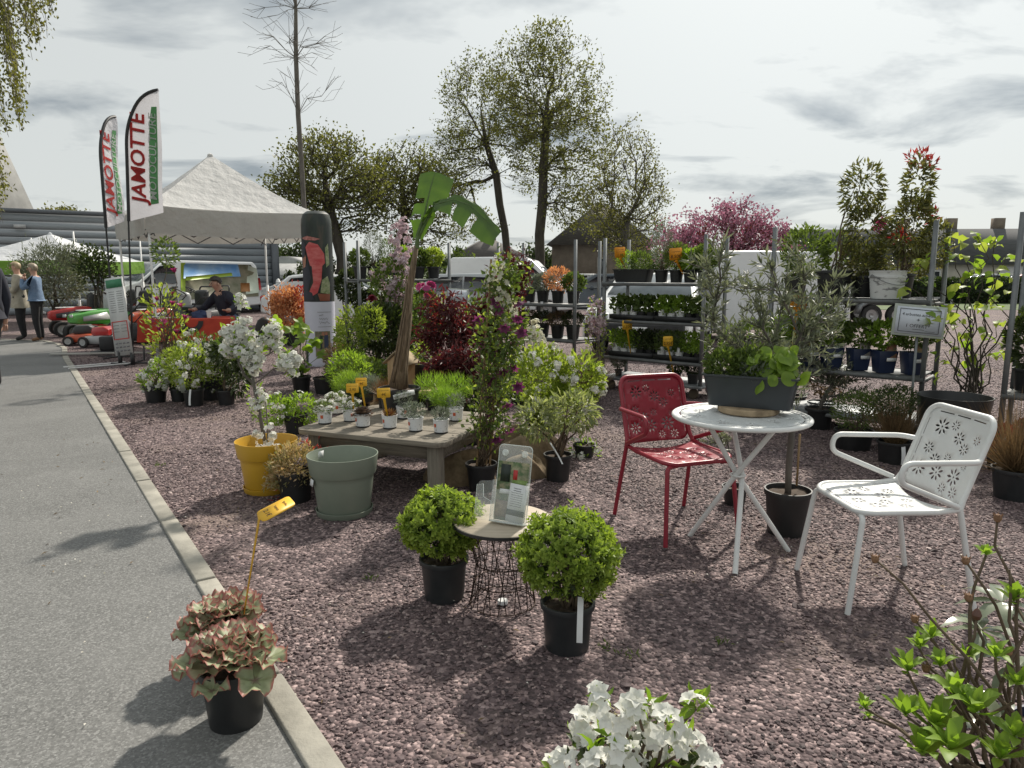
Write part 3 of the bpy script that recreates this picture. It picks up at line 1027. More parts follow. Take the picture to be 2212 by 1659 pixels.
b_ = bush('standard_tree', 'small round headed tree on a thin stem beside the green edged tent', (AT(208, 592, 17).x, 17, 0), [PBx(17, 208, 180, 548, 236, 605)], 900, .10, .06, LF_DARK, 26)
# clipped hedge on the lawn
hd = thing('hedge', 'dark clipped hedge on the lawn before the long pale house', 'hedge', (AT(2210, 592, 36).x, 36, 0), R(-3))
mb = MB()
rngh = np.random.default_rng(77)
n = 9000
P = rngh.uniform((-7, -.5, .05), (9, .5, 1.15), (n, 3))
face = rngh.integers(0, 3, n)
P[face == 0, 1] = -.5 + rngh.normal(0, .04, (face == 0).sum())
P[face == 1, 2] = 1.15 + rngh.normal(0, .04, (face == 1).sum())
leafset(mb, P, rdir(rngh, n) + np.array([0, -.4, .4]), rdir(rngh, n), .16, .10, rnd=rngh.random(n))
mb.build('foliage', LF_HEDGE, hd)
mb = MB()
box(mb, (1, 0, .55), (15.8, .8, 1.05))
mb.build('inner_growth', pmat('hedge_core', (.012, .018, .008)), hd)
# weeping tree, trunk outside the view on the left
wt = thing('weeping_tree', 'weeping birch with long hanging leafy strands over the asphalt path', 'tree', (-7.6, 7.4, 0))
rngw = np.random.default_rng(13)
LF_WEEP = lmat('leaf_weeping', (.075, .085, .022), (.17, .165, .05), .42)
mbw, mbl = MB(), MB()
tube(mbw, [(0, 0, 0), (.05, 0, 1.5), (0, .1, 3), (.15, 0, 4.6), (.2, 0, 5.6)], [.2, .17, .14, .10, .05], 10)
tops = []
for k in range(9):
 a = k * .7
 q = (.1 + 2.4 * math.cos(a), -.2 + 1.7 * math.sin(a), 5.0 + .35 * math.sin(3 * a))
 tube(mbw, [(.1, 0, 3.6), (.1 + q[0] * .45, q[1] * .5, 4.9), q], [.06, .04, .015], 6)
for k in range(170):
 if k < 95:      # strands on the side towards the yard
  u, top = rngw.uniform(-120, 118), 0
  low = 20 + 165 * max(0, 1 - max(0, u - 15) / 105) + rngw.uniform(-40, 40)
  if 38 < u < 62:
   low += 120
  if u < 22:
   low += rngw.uniform(60, 300)
  Y = rngw.uniform(6.6, 8.0)
  e = AT(u, min(low, 480), Y)
  e = np.array(e) - np.array((-7.6, 7.4, 0))
  sgt = np.array([e[0] - rngw.uniform(.0, .25), e[1] + rngw.uniform(-.2, .2), rngw.uniform(4.3, 5.0)])
 else:
  a = rngw.uniform(0, 6.28)
  r_ = rngw.uniform(.8, 2.4)
  sgt = np.array([r_ * math.cos(a) - .6, r_ * .75 * math.sin(a), rngw.uniform(4.4, 5.3)])
  e = sgt + np.array([rngw.uniform(-.3, .3), rngw.uniform(-.3, .3), -rngw.uniform(.8, 2.2)])
  if e[0] + -7.6 > -4.9:
   continue
 m_ = 8
 tt = np.linspace(0, 1, m_)[:, None]
 S = sgt + (e - sgt) * tt + np.array([.0, 0, .25]) * (tt * (1 - tt)) + rngw.normal(0, .012, (m_, 3))
 tube(mbw, S, np.linspace(.007, .002, m_), 3, cap=False)
 L_ = np.linalg.norm(e - sgt)
 nl = int(L_ * 70)
 f = rngw.random(nl)[:, None] * .93 + .05
 P = sgt + (e - sgt) * f + np.array([0, 0, .25]) * (f * (1 - f)) + rngw.normal(0, .028, (nl, 3))
 D = nrm(rdir(rngw, nl) * .8 + np.array([0, 0, -.9]))
 leafset(mbl, P, D, rdir(rngw, nl), rngw.uniform(.03, .05, nl), rngw.uniform(.018, .028, nl), rnd=rngw.random(nl))
mbw.build('trunk', M_BARKG, wt, smooth=True, angle=180)
mbl.build('crown', LF_WEEP, wt)
# ================================================================== VEHICLES
M_VWHITE = pmat('car_paint_white', (.74, .75, .75), (.68, .69, .69), 1.5, .28, coat=.5)
M_VSILVER = pmat('car_paint_silver', (.45, .47, .48), (.40, .42, .43), 1.5, .3, .3, coat=.5)
M_VRED = pmat('car_paint_red', (.22, .02, .03), (.18, .015, .02), 2, .3, coat=.5)
M_VBLUE = pmat('car_paint_dark', (.04, .055, .07), (.03, .045, .06), 2, .3, coat=.5)
M_GLASS = pmat('car_glass', (.02, .025, .03), (.035, .04, .045), 3, .06, spec=.9)
M_GLASSL = pmat('car_windscreen', (.20, .23, .25), (.12, .14, .15), 2, .08, spec=.9)
M_TYRE = pmat('tyre_rubber', (.022, .022, .022), (.035, .034, .033), 10, .85)
M_RIM = pmat('wheel_rim', (.42, .42, .42), (.32, .32, .32), 5, .35, .7)
M_BLK = pmat('black_plastic', (.018, .018, .019), (.028, .028, .03), 10, .5)
M_LAMPR = pmat('tail_lamp', (.40, .02, .02), (.3, .015, .015), 8, .2)
M_LAMPW = pmat('head_lamp', (.6, .62, .63), (.45, .47, .48), 8, .1)
M_GALV = pmat('galvanised_steel', (.24, .25, .255), (.15, .16, .165), 14, .5, .55, stretch=(1, 1, .25), bump=.1)
def wheel(parent, x, y, r, w=.2, rim=M_RIM):
 mb = MB()
 a = w / 2
 lathe(mb, [(r * .62, -a), (r * .9, -a), (r, -a * .7), (r, a * .7), (r * .9, a), (r * .62, a)], 24, T(x, y, r) @ RX(R(90)))
 wh = mb.build('wheel', M_TYRE, parent, smooth=True)
 mb = MB()
 lathe(mb, [(.001, -a * .6), (r * .2, -a * .75), (r * .25, -a * .45), (r * .55, -a * .5), (r * .62, -a * .85), (r * .62, a * .85), (r * .55, a * .5), (r * .25, a * .45), (r * .2, a * .75), (.001, a * .6)], 20, T(x, y, r) @ RX(R(90)))
 mb.build('rim', rim, wh, smooth=True)
 return wh
def body_outline(top, arches, zb, r):
 """closed side outline: roof line from rear to front, then the sill with wheel arches back"""
 pts = list(top)
 for cx in sorted(arches, reverse=True):
  pts.append((cx + r, zb))
  for k in range(1, 8):
   a = PI * k / 8
   pts.append((cx + r * math.cos(a), zb + r * math.sin(a)))
  pts.append((cx - r, zb))
 return pts
class Car:
 def __init__(s, name, label, cat, loc, rz, top, L, W, arches, paint, zb=.26, wr=.31, belt=.9, tumble=.28, group=None):
  s.W, s.belt, s.tumble = W, belt, tumble
  s.t = thing(name, label, cat, loc, rz, group)
  o = body_outline([(x - L / 2, z) for x, z in top], [a - L / 2 for a in arches], zb, wr * 1.15)
  k = len(o)
  V = [(x, -s.hw(z), z) for x, z in o] + [(x, s.hw(z), z) for x, z in o]
  fs = [tuple(range(k)), tuple(range(2 * k - 1, k - 1, -1))] + [(i, k + i, k + (i + 1) % k, (i + 1) % k) for i in range(k)]
  mb = MB()
  mb.add(V, fs)
  s.body = mb.build('body', paint, s.t, smooth=True, angle=30, bevel=.05, seg=3)
  for a in arches:
   for y in (-W / 2 + .12, W / 2 - .12):
    wheel(s.t, a - L / 2, y, wr)
  s.L = L
  mb = MB()
  box(mb, (0, 0, zb + .12), (L * .8, W * .8, .2))
  mb.build('underbody', M_BLK, s.t)
 def hw(s, z):
  return s.W / 2 - max(0, z - s.belt) * s.tumble
 def side(s, name, pts, mat, off=.012, both=True, parent=None, sides=None):
  for sg in (sides or ((-1, 1) if both else (-1,))):
   mb = MB()
   V = [(x - s.L / 2, sg * (s.hw(z) + off), z) for x, z in pts] + [(x - s.L / 2, sg * (s.hw(z) - .01), z) for x, z in pts]
   k = len(pts)
   fs = [tuple(range(k)), tuple(range(2 * k - 1, k - 1, -1))] + [(i, (i + 1) % k, k + (i + 1) % k, k + i) for i in range(k)]
   mb.add(V, fs)
   mb.build(name, mat, parent or s.t)
 def cross(s, name, a, b, mat, inset=.1, off=.02):
  """a pane across the car between two roof line points"""
  (x0, z0), (x1, z1) = a, b
  dn = Vector((-(z1 - z0), 0, (x1 - x0))).normalized() * off
  if dn.z < 0:
   dn = -dn
  mb = MB()
  V = [Vector((x0 - s.L / 2, -(s.hw(z0) - inset), z0)), Vector((x0 - s.L / 2, s.hw(z0) - inset, z0)), Vector((x1 - s.L / 2, s.hw(z1) - inset, z1)), Vector((x1 - s.L / 2, -(s.hw(z1) - inset), z1))]
  V = [v + dn for v in V] + [v - dn for v in V]
  mb.add(V, BOXF)
  return mb.build(name, mat, s.t)
 def part(s, name, c, sz, mat, bevel=.01):
  mb = MB()
  box(mb, (c[0] - s.L / 2, c[1], c[2]), sz)
  return mb.build(name, mat, s.t, bevel=bevel)
VAN = [(0, .3), (.02, .95), (.10, 1.75), (.22, 1.90), (2.9, 1.93), (3.45, 1.86), (4.25, 1.20), (4.80, 1.02), (4.95, .75), (4.95, .3)]
CAR = [(0, .42), (.02, .8), (.28, .98), (.75, 1.40), (1.3, 1.47), (2.2, 1.42), (3.0, 1.0), (3.85, .86), (4.15, .62), (4.15, .3)]
EST = [(0, .42), (.02, .9), (.10, 1.0), (.45, 1.42), (1.0, 1.48), (2.4, 1.45), (3.15, 1.0), (4.0, .86), (4.3, .62), (4.3, .3)]
# the liveried van by the warehouse
v = Car('van', 'white delivery van with a countryside picture and green stripe on its side', 'van', (-12.0, 26.2, 0), R(180 + 43), VAN, 4.95, 1.92, (.95, 4.0), M_VWHITE, belt=1.05, tumble=.16)
v.side('window', [(3.05, 1.12), (3.05, 1.72), (3.2, 1.76), (3.55, 1.72), (4.1, 1.22), (4.05, 1.12)], M_GLASS)
v.cross('windscreen', (3.52, 1.80), (4.22, 1.22), M_GLASSL)
v.side('side_panel', [(.12, .62), (.12, 1.5), (.32, 1.80), (2.75, 1.82), (2.86, .55)], pmat('livery_picture', (.30, .27, .20), (.12, .13, .07), 2.2, .4, detail=8), .006)
v.side('sky_panel', [(.75, 1.36), (.8, 1.81), (2.72, 1.83), (2.80, 1.30)], pmat('livery_sky', (.09, .24, .50), (.30, .44, .58), 1.2, .35), .014)
v.side('stripe', [(2.80, .5), (2.68, 1.84), (2.82, 1.84), (2.96, .5)], pmat('livery_green', (.36, .50, .05), None, 4, .4), .018)
v.side('stripe', [(1.05, 1.38), (1.08, 1.50), (2.72, 1.36), (2.74, 1.22)], MATS['livery_green'], .02)
v.side('rear_panel', [(.10, .75), (.10, 1.65), (.42, 1.78), (.62, .7)], pmat('livery_pale', (.60, .66, .55), (.5, .56, .45), 3, .4), .016)
v.side('orange_panel', [(.45, .8), (.45, 1.12), (.78, 1.12), (.8, .8)], pmat('livery_orange', (.42, .20, .07), (.33, .15, .05), 5, .5), .021)
v.side('door_handle', [(3.02, .98), (3.02, 1.02), (3.22, 1.02), (3.22, .98)], M_BLK, .03)
v.side('tail_lamp', [(.0, .85), (.03, 1.3), (.10, 1.3), (.09, .85)], M_LAMPR, .025)
v.side('sill_trim', [(1.45, .28), (1.45, .42), (3.5, .42), (3.5, .28)], M_BLK, .015)
for sg in (-1, 1):
 v.part('mirror', (3.85, sg * 1.04, 1.22), (.14, .2, .22), M_BLK, .04)
 v.part('head_lamp', (4.72, sg * .72, .86), (.30, .30, .16), M_LAMPW, .04)
v.part('bumper', (4.92, 0, .45), (.12, 1.7, .3), M_BLK, .04)
v.part('bumper', (.0, 0, .45), (.12, 1.8, .26), M_BLK, .04)
M_INK = pmat('ink', (.03, .03, .035), None, 8, .6)
M_INKG = pmat('ink_grey', (.22, .22, .23), None, 8, .6)
for sg, rz in ((1, R(180)), (-1, 0)):
 y = sg * (v.W / 2 + .022)
 text('03 74 73 61 10', .145, M_INKG, v.t, (3.55 - v.L / 2, y, .58), (R(90), 0, rz), bold=.01)
 for k, (w_, z_, h_) in enumerate(((.62, .93, .07), (.62, .76, .025), (.7, .70, .03))):
  scribble_mb(w_, h_, k + 3, None, .014 if k == 0 else .012, T(3.58 - v.L / 2, y, z_), 10).build('lettering', M_INKG, v.t)
 mb = MB()
 box(mb, (3.16 - v.L / 2, y - sg * .008, .93), (.16, .008, .17))
 mb.build('emblem', pmat('emblem_orange', (.65, .22, .04), (.12, .35, .05), 9, .4, lo=.45, hi=.55), v.t)
# far parked vehicles
v = Car('van', 'plain white high roofed van parked with its rear doors to the trolleys', 'van', (AT(1105, 592, 24).x, 24.5, 0), R(-10), [(0, .35), (.03, 1.1), (.16, 1.85), (.3, 2.0), (2.6, 2.02), (3.0, 1.9), (3.75, 1.2), (4.2, 1.05), (4.35, .7), (4.35, .3)], 4.35, 1.9, (.8, 3.5), M_VWHITE, belt=1.1, tumble=.12)
v.cross('windscreen', (3.02, 1.84), (3.72, 1.24), M_GLASSL)
v.side('window', [(2.55, 1.2), (2.6, 1.75), (2.95, 1.75), (3.5, 1.25)], M_GLASS)
v.side('tail_lamp', [(.02, .8), (.06, 1.3), (.14, 1.3), (.12, .8)], M_LAMPR, .02)
v.part('bumper', (0, 0, .45), (.1, 1.7, .24), M_BLK)
mb = MB()
scribble_mb(.9, .25, 8, mb, .03, T(.85 - v.L / 2, -(v.W / 2 + .02), 1.15), 6)
mb.build('lettering', M_INK, v.t)
def car(label, loc, rz, top, L, paint, cat='car'):
 c = Car('parked_car', label, cat, loc, rz, top, L, 1.78, (.78, L - .85), paint, belt=.92, tumble=.38, group='cars parked along the far car park')
 c.side('window', [(top[2][0] + .25, .98), (top[3][0] + .08, 1.34), (top[5][0] - .75, 1.38), (top[5][0] - .72, .98)], M_GLASS)
 c.side('window', [(top[5][0] - .66, .98), (top[5][0] - .69, 1.38), (top[5][0] - .05, 1.36), (top[6][0] - .2, .99)], M_GLASS)
 c.cross('windscreen', (top[5][0] + .06, top[5][1] - .02), (top[6][0] - .1, top[6][1] + .06), M_GLASSL)
 c.cross('rear_window', (top[2][0] + .06, top[2][1] + .06), (top[3][0] - .06, top[3][1] - .06), M_GLASS)
 for sg in (-1, 1):
  c.part('head_lamp', (L - .14, sg * .62, .68), (.22, .34, .13), M_LAMPW, .03)
  c.part('tail_lamp', (.06, sg * .68, .78), (.14, .26, .16), M_LAMPR, .03)
  c.part('mirror', (top[5][0] + .1, sg * .93, 1.0), (.1, .16, .12), paint, .03)
 return c
car('silver estate car parked behind the planted trolleys beside the white van', (AT(975, 592, 21.5).x, 21.5, 0), R(176), EST, 4.3, M_VSILVER)
car('white hatchback parked behind the printed column', (AT(735, 592, 20.5).x, 20.5, 0), R(8), CAR, 4.15, M_VWHITE)
car('white hatchback parked behind the paddock fence', (AT(655, 592, 28.5).x, 28.5, 0), R(170), CAR, 4.15, M_VWHITE)
car('dark blue estate car parked beyond the trolley posts', (AT(1300, 592, 25.0).x, 25, 0), R(175), EST, 4.3, M_VBLUE)
car('white estate car far off in front of the stone house', (AT(1283, 592, 40.0).x, 40, 0), R(4), EST, 4.3, M_VWHITE)
car('red hatchback parked on the drive of the long pale house', (AT(2200, 592, 45).x, 45, 0), R(172), CAR, 4.15, M_VRED)
car('silver hatchback parked on the drive beside the red car', (AT(2110, 592, 46).x, 46, 0), R(176), CAR, 4.15, M_VSILVER)
# white pick-up behind the herb trolley, nose to the yard
v = Car('pickup', 'white car with black bumper and number plate behind the herb trolley', 'car', (2.9, 14.2, 0), R(-112), EST, 4.3, 1.85, (.8, 3.45), M_VWHITE, belt=.95, tumble=.36)
v.cross('windscreen', (2.46, 1.43), (3.05, 1.06), M_GLASSL)
v.side('window', [(.7, .98), (.85, 1.36), (1.6, 1.38), (1.65, .98)], M_GLASS)
v.side('window', [(1.72, .98), (1.7, 1.38), (2.35, 1.36), (2.9, .99)], M_GLASS)
bp_ = v.part('bumper', (4.25, 0, .45), (.2, 1.74, .34), M_BLK, .04)
for sg in (-1, 1):
 v.part('head_lamp', (4.12, sg * .66, .70), (.26, .36, .15), M_LAMPW, .04)
mb = MB()
box(mb, (4.37 - v.L / 2, 0, .5), (.012, .5, .11))
pl = mb.build('number_plate', M_WHITE, v.t)
text('AH-222-R', .085, M_INK, v.t, (4.38 - v.L / 2, 0, .5), (R(90), 0, R(90)))
v = Car('van', 'large plain white van standing behind the olive trees', 'van', (4.9, 16.2, 0), R(176), [(0, .35), (.03, 1.1), (.16, 1.80), (.3, 1.92), (2.9, 1.95), (3.3, 1.85), (4.1, 1.2), (4.6, 1.05), (4.75, .7), (4.75, .3)], 4.75, 1.9, (.9, 3.8), M_VWHITE, belt=1.1, tumble=.14)
v.cross('windscreen', (3.32, 1.80), (4.07, 1.24), M_GLASSL)
v.side('window', [(2.9, 1.15), (2.95, 1.72), (3.3, 1.72), (3.9, 1.22)], M_GLASS)
# flat trailer on the right
tr = thing('trailer', 'flat grey twin axle trailer standing on the gravel', 'trailer', (AT(1885, 592, 21).x, 21, 0), R(4))
mb = MB()
box(mb, (0, 0, .62), (3.2, 1.7, .09))
mb.build('deck', M_GALV, tr, bevel=.01)
mb = MB()
box(mb, (0, -.86, .72), (3.2, .04, .16))
mb.build('side_board', M_GALV, tr)
for x in (-.55, .2):
 for y in (-.98, .98):
  wheel(tr, x, y, .30, .18)
for y in (-.98, .98):
 mb = MB()
 o = [(-1.0, .35), (-.92, .58), (-.7, .70), (.35, .70), (.57, .58), (.65, .35), (.58, .35), (.5, .54), (.3, .64), (-.65, .64), (-.85, .54), (-.93, .35)]
 prism(mb, o, -.12, .12, T(0, y, 0) @ RX(R(90)))
 mb.build('mudguard', M_GALV, tr)
mb = MB()
tube(mb, [(1.6, .5, .58), (2.7, 0, .5)], .04, 6)
tube(mb, [(1.6, -.5, .58), (2.7, 0, .5)], .04, 6)
tube(mb, [(2.5, 0, .05), (2.5, 0, .7)], .025, 6)
mb.build('drawbar', M_GALV, tr)
# ================================================================== TENTS
M_TENT = pmat('tent_fabric', (.60, .60, .59), (.52, .52, .515), 6, .8, bump=.5, bscale=26)
def tent_fabric(name, c1, c2, tr=.3):
 m, ns, ls, p = _mat(name)
 t = ns.new('ShaderNodeTexCoord')
 n = ns.new('ShaderNodeTexNoise')
 n.inputs['Scale'].default_value = 5
 n.inputs['Detail'].default_value = 6
 ls.new(t.outputs['Object'], n.inputs['Vector'])
 c = _mixc(ns, ls, n.outputs['Fac'], c1, c2)
 ls.new(c, p.inputs['Base Color'])
 p.inputs['Roughness'].default_value = .75
 b = ns.new('ShaderNodeBump')
 b.inputs['Strength'].default_value = .9
 b.inputs['Distance'].default_value = .05
 ls.new(n.outputs['Fac'], b.inputs['Height'])
 ls.new(b.outputs[0], p.inputs['Normal'])
 q = ns.new('ShaderNodeBsdfTranslucent')
 ls.new(c, q.inputs['Color'])
 mx = ns.new('ShaderNodeMixShader')
 mx.inputs[0].default_value = tr
 ls.new(p.outputs[0], mx.inputs[1])
 ls.new(q.outputs[0], mx.inputs[2])
 ls.new(mx.outputs[0], ns['Material Output'].inputs['Surface'])
 MATS[name] = m
 return m
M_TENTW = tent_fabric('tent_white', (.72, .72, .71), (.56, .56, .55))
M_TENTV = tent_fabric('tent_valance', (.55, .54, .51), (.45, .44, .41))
M_TENTG = tent_fabric('tent_green', (.14, .30, .03), (.20, .36, .05))
def tent(label, loc, rz, S, ze, zp, zv, roofm, valm, legs=True):
 t = thing('pop_up_tent', label, 'tent', loc, rz)
 rows, per = 10, 8
 V, fs = [], []
 rg = random.Random(3)
 for k in range(rows + 1):
  tt = k / rows
  h = S / 2 * (1 - tt) + .03 * tt
  z = ze + (zp - ze) * tt ** 1.18
  for sd in range(4):
   for q in range(per):
    f = q / per
    a = -1 + 2 * f
    x, y = ((a, -1), (1, a), (-a, 1), (-1, -a))[sd]
    sag = .09 * (1 - a * a) * (1 - tt) * math.sin(PI * min(1, tt + .25))
    V.append((S / 2 + x * h, S / 2 + y * h, z - sag + rg.gauss(0, .006) * (1 - tt)))
 n = per * 4
 for k in range(rows):
  for q in range(n):
   q2 = (q + 1) % n
   fs.append((k * n + q, k * n + q2, (k + 1) * n + q2, (k + 1) * n + q))
 mb = MB()
 mb.add(V, fs)
 lathe(mb, [(.06, 0), (.05, .05), (.001, .08)], 12, T(S / 2, S / 2, zp - .02))
 mb.build('roof', roofm, t, smooth=True, angle=28)
 for sd in range(4):
  V, fs = [], []
  m = 14
  for q in range(m + 1):
   f = q / m
   x, y = ((f, 0), (1, f), (1 - f, 1), (0, 1 - f))[sd]
   nx, ny = ((0, -1), (1, 0), (0, 1), (-1, 0))[sd]
   wv = .025 * math.sin(f * 17 + sd)
   V.append((x * S, y * S, ze - .005 - .09 * (1 - (2 * f - 1) ** 2) * .45))
   V.append((x * S + nx * (.012 + wv * .4), y * S + ny * (.012 + wv * .4), ze - (ze - zv) * .5))
   V.append((x * S + nx * wv, y * S + ny * wv, zv - .05 * (1 - (2 * f - 1) ** 2) + .03))
  for q in range(m):
   for r_ in range(2):
    a = q * 3 + r_
    fs.append((a, a + 3, a + 4, a + 1))
  mb = MB()
  mb.add(V, fs)
  mb.build('valance', valm, t, smooth=True, angle=180)
 for (x, y) in ((0, 0), (1, 0), (1, 1), (0, 1)):
  mb = MB()
  lx, ly = .05 + x * (S - .1), .05 + y * (S - .1)
  box(mb, (lx, ly, 1.3), (.035, .035, 2.6))
  box(mb, (lx, ly, .6), (.046, .046, 1.2))
  box(mb, (lx, ly, .006), (.14, .14, .012))
  mb.build('leg', M_WHITE, t)
 for sd in range(4):
  mb = MB()
  for q in range(4):
   f0, f1 = q / 4, (q + 1) / 4
   for za, zb_ in ((zv - .02, ze - .12), (ze - .12, zv - .02)):
    pts = []
    for f, z in ((f0, za), (f1, zb_)):
     x, y = ((f, .03), (.97, f), (1 - f, .97), (.03, 1 - f))[sd]
     pts.append((.05 + x * (S - .1), .05 + y * (S - .1), z))
    tube(mb, pts, .011, 4)
  mb.build('truss', M_GALV, t)
 return t
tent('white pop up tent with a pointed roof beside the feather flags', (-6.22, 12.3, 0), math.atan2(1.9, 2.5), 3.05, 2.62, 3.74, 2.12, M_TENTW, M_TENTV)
p = AT(113, 592, 21.5)
tent('white pop up tent with a bright green valance before the warehouse', (p.x - 1.75, 19.7, 0), R(0), 3.6, 1.86, 2.62, 1.45, tent_fabric('tent_bright', (.78, .80, .82), (.70, .72, .75)), M_TENTG)
# ------------------------------------------------------------------ feather flags
M_FLAG = tent_fabric('flag_cloth', (.70, .69, .72), (.62, .61, .65), .35)
M_FRED = pmat('flag_red', (.62, .06, .055), (.50, .045, .045), 4, .7)
M_FGREEN = pmat('flag_green', (.10, .30, .11), (.08, .25, .09), 4, .7)
M_FWHITE = pmat('flag_white', (.78, .79, .77), None, 4, .7)
def flag(label, loc, rz, z0, lean, H=2.18, W=.60):
 t = thing('feather_flag', label, 'flag', loc, rz, 'feather flags before the white tent')
 mb = MB()
 def left(f):      # sleeve edge: straight, then curving over at the top
  return 0.0 if f < .52 else W * .93 * ((f - .52) / .48) ** 2.3
 def zz2(f):
  return z0 + H * (f if f < .8 else .8 + (f - .8) * (1 - .42 * ((f - .8) / .2)))
 def pt(f, g):
  l, r = left(f), W * (.93 + .06 * (1 - f))
  x = l + (r - l) * g
  bend = .05 * math.sin(f * 9 + g * 3) * g * .5
  drop = .14 * (1 - f) ** 6 * g
  return Vector((x + lean * zz2(f), bend, zz2(f) + drop))
 nf, ngd = 34, 9
 V = [pt(i / nf, j / ngd) for i in range(nf + 1) for j in range(ngd + 1)]
 fs = [(i * (ngd + 1) + j, i * (ngd + 1) + j + 1, (i + 1) * (ngd + 1) + j + 1, (i + 1) * (ngd + 1) + j) for i in range(nf) for j in range(ngd)]
 mb.add(V, fs)
 mb.build('cloth', M_FLAG, t, smooth=True, angle=180)
 mb = MB()
 tube(mb, [pt(i / 30, 0) + Vector((-.012, 0, 0)) for i in range(31)], .026, 8)
 mb.build('sleeve', M_BLK, t, smooth=True)
 mb = MB()
 tube(mb, [(0 - .012, 0, .0), (lean * z0 * .5 - .012, 0, z0 * .5), (lean * z0 - .012, 0, z0 + .1)], [.018, .016, .014], 8)
 mb.build('pole', M_BLK, t, smooth=True)
 mb = MB()
 tube(mb, [(-.35, 0, .015), (.35, 0, .015)], .012, 6)
 tube(mb, [(0, -.35, .016), (0, .35, .016)], .012, 6)
 mb.build('foot', M_BLK, t)
 up = (RX(R(90)) @ RZ(R(90) - lean)).to_euler()
 # cloth print: the same lettering on both faces
 mb = MB()
 g0, g1 = .62, .88
 for sg in (-1, 1):
  n2 = 16
  fr = [.10 + .70 * i / n2 for i in range(n2 + 1)]
  V = [pt(f, g) + Vector((0, sg * .006, 0)) for f in fr for g in (g0 + .02, (g0 + g1) / 2, g1)]
  mb.add(V, [(i * 3 + j, i * 3 + j + 1, i * 3 + j + 4, i * 3 + j + 3) for i in range(n2) for j in range(2)])
 mb.build('band', M_FGREEN, t)
 for sg in (-1, 1):
  for body, f, g, size, mt, sx, off, shr in (('JAMOTTE', .44, .33, .30, M_FRED, 1.06, .012, -.14), ('MOTOCULTURE', .45, .755, .155, M_FWHITE, 1.16, .016, -.12)):
   c = pt(f, g)
   o = text(body, size, mt, t, (0, 0, 0), None, bold=.02 if body[0] == 'J' else .006, sx=sx, shear=-shr)
   # lay the lettering on the waving cloth
   M_ = T(c.x, 0, c.z) @ (RX(R(90)) @ RZ(R(90) - lean))
   me_ = o.data
   co = np.empty(len(me_.vertices) * 3, np.float32)
   me_.vertices.foreach_get('co', co)
   co = co.reshape(-1, 3) * np.array([size * sx, size, size * .2])
   if sg > 0:
    co[:, 0] *= 1
   A_ = np.array(M_)
   w_ = co @ A_[:3, :3].T + A_[:3, 3]
   ff = np.clip((w_[:, 2] - z0) / H, 0, 1)
   w_[:, 1] = .05 * np.sin(ff * 9 + g * 3) * g * .5 + sg * off
   me_.vertices.foreach_set('co', w_.astype(np.float32).ravel())
   me_.update()
   o.scale = (1, 1, 1)
 return t
p = G(289, 786)
flag('feather flag with red and green lettering turned square to the yard', p, R(6), AT(283, 478, p.y).z, .05, 2.18, .53)
p = G(252, 772)
flag('feather flag with red and green lettering twisted nearly edge on', p, R(84), AT(236, 492, p.y).z, .012, 2.1, .5)
# ------------------------------------------------------------------ banner stand
p = G(272, 788)
bn = thing('banner_stand', 'narrow white banner stand with a green heading and red ruled box', 'banner', p, R(-14))
Mb = RY(R(-7)) @ RX(R(-3))
mb = MB()
box(mb, (0, 0, .78), (.34, .012, 1.25), Mb)
bd = mb.build('board', pmat('banner_white', (.62, .63, .62), (.55, .56, .55), 6, .5), bn)
mb = MB()
box(mb, (0, -.009, 1.31), (.31, .004, .13), Mb)
mb.build('heading', pmat('banner_green', (.05, .24, .12), None, 5, .5), bn)
mb = MB()
for z, w_ in ((.70, .30), (.42, .30)):
 box(mb, (0, -.009, z), (w_, .004, .014), Mb)
for x in (-.145, .145):
 box(mb, (x, -.009, .56), (.014, .004, .28), Mb)
mb.build('ruled_box', M_FRED, bn)
mb = MB()
for k in range(26):
 rw, cl_ = k // 2, k % 2
 z = 1.18 - .036 * rw if rw < 10 else .64 - .05 * (rw - 10)
 scribble_mb(.11, .016, 50 + k, mb, .006, Mb @ T(-.075 + .15 * cl_, -.0085, z), 5)
for k in range(12):
 box(mb, (-.11 + .073 * (k % 4), -.009, .35 - .06 * (k // 4)), (.05, .003, .022), Mb)
mb.build('lettering', M_INKG, bn)
for x in (-.12, .12):
 mb = MB()
 box(mb, (x, .02, .10), (.05, .04, .2))
 mb.build('post', M_BLK, bn)
 mb = MB()
 box(mb, (x - .16, -.36, .015), (.03, .9, .02), RZ(R(-28)))
 mb.build('foot', M_WHITE, bn, bevel=.004)
# ------------------------------------------------------------------ printed inflatable column
p = G(692, 790)
cl_ = thing('printed_column', 'tall inflatable column printed with a gardener in red above a white panel', 'display column', (p.x, p.y + .1, 0), R(-2))
def column_print():
 m, ns, ls, pp = _mat('column_print')
 t = ns.new('ShaderNodeTexCoord')
 n = ns.new('ShaderNodeTexNoise')
 n.inputs['Scale'].default_value = 5
 n.inputs['Detail'].default_value = 6
 mpn = ns.new('ShaderNodeMapping')
 mpn.inputs['Scale'].default_value = (1.6, 1.6, .5)
 ls.new(t.outputs['Object'], mpn.inputs[0])
 ls.new(mpn.outputs[0], n.inputs['Vector'])
 cr = ns.new('ShaderNodeValToRGB')
 el = cr.color_ramp.elements
 el[0].position, el[0].color = .38, (.012, .014, .016, 1)
 el[1].position, el[1].color = .72, (.085, .06, .045, 1)
 e = el.new(.55)
 e.color = (.022, .032, .024, 1)
 ls.new(n.outputs['Fac'], cr.inputs[0])
 ls.new(cr.outputs[0], pp.inputs['Base Color'])
 pp.inputs['Roughness'].default_value = .45
 return m
RC = .235
mb = MB()
lathe(mb, [(RC, 1.02), (RC, 2.20), (RC * .97, 2.29), (RC * .86, 2.37), (RC * .6, 2.415), (.001, 2.425)], 40)
mb.build('upper_skin', column_print(), cl_, smooth=True)
mb = MB()
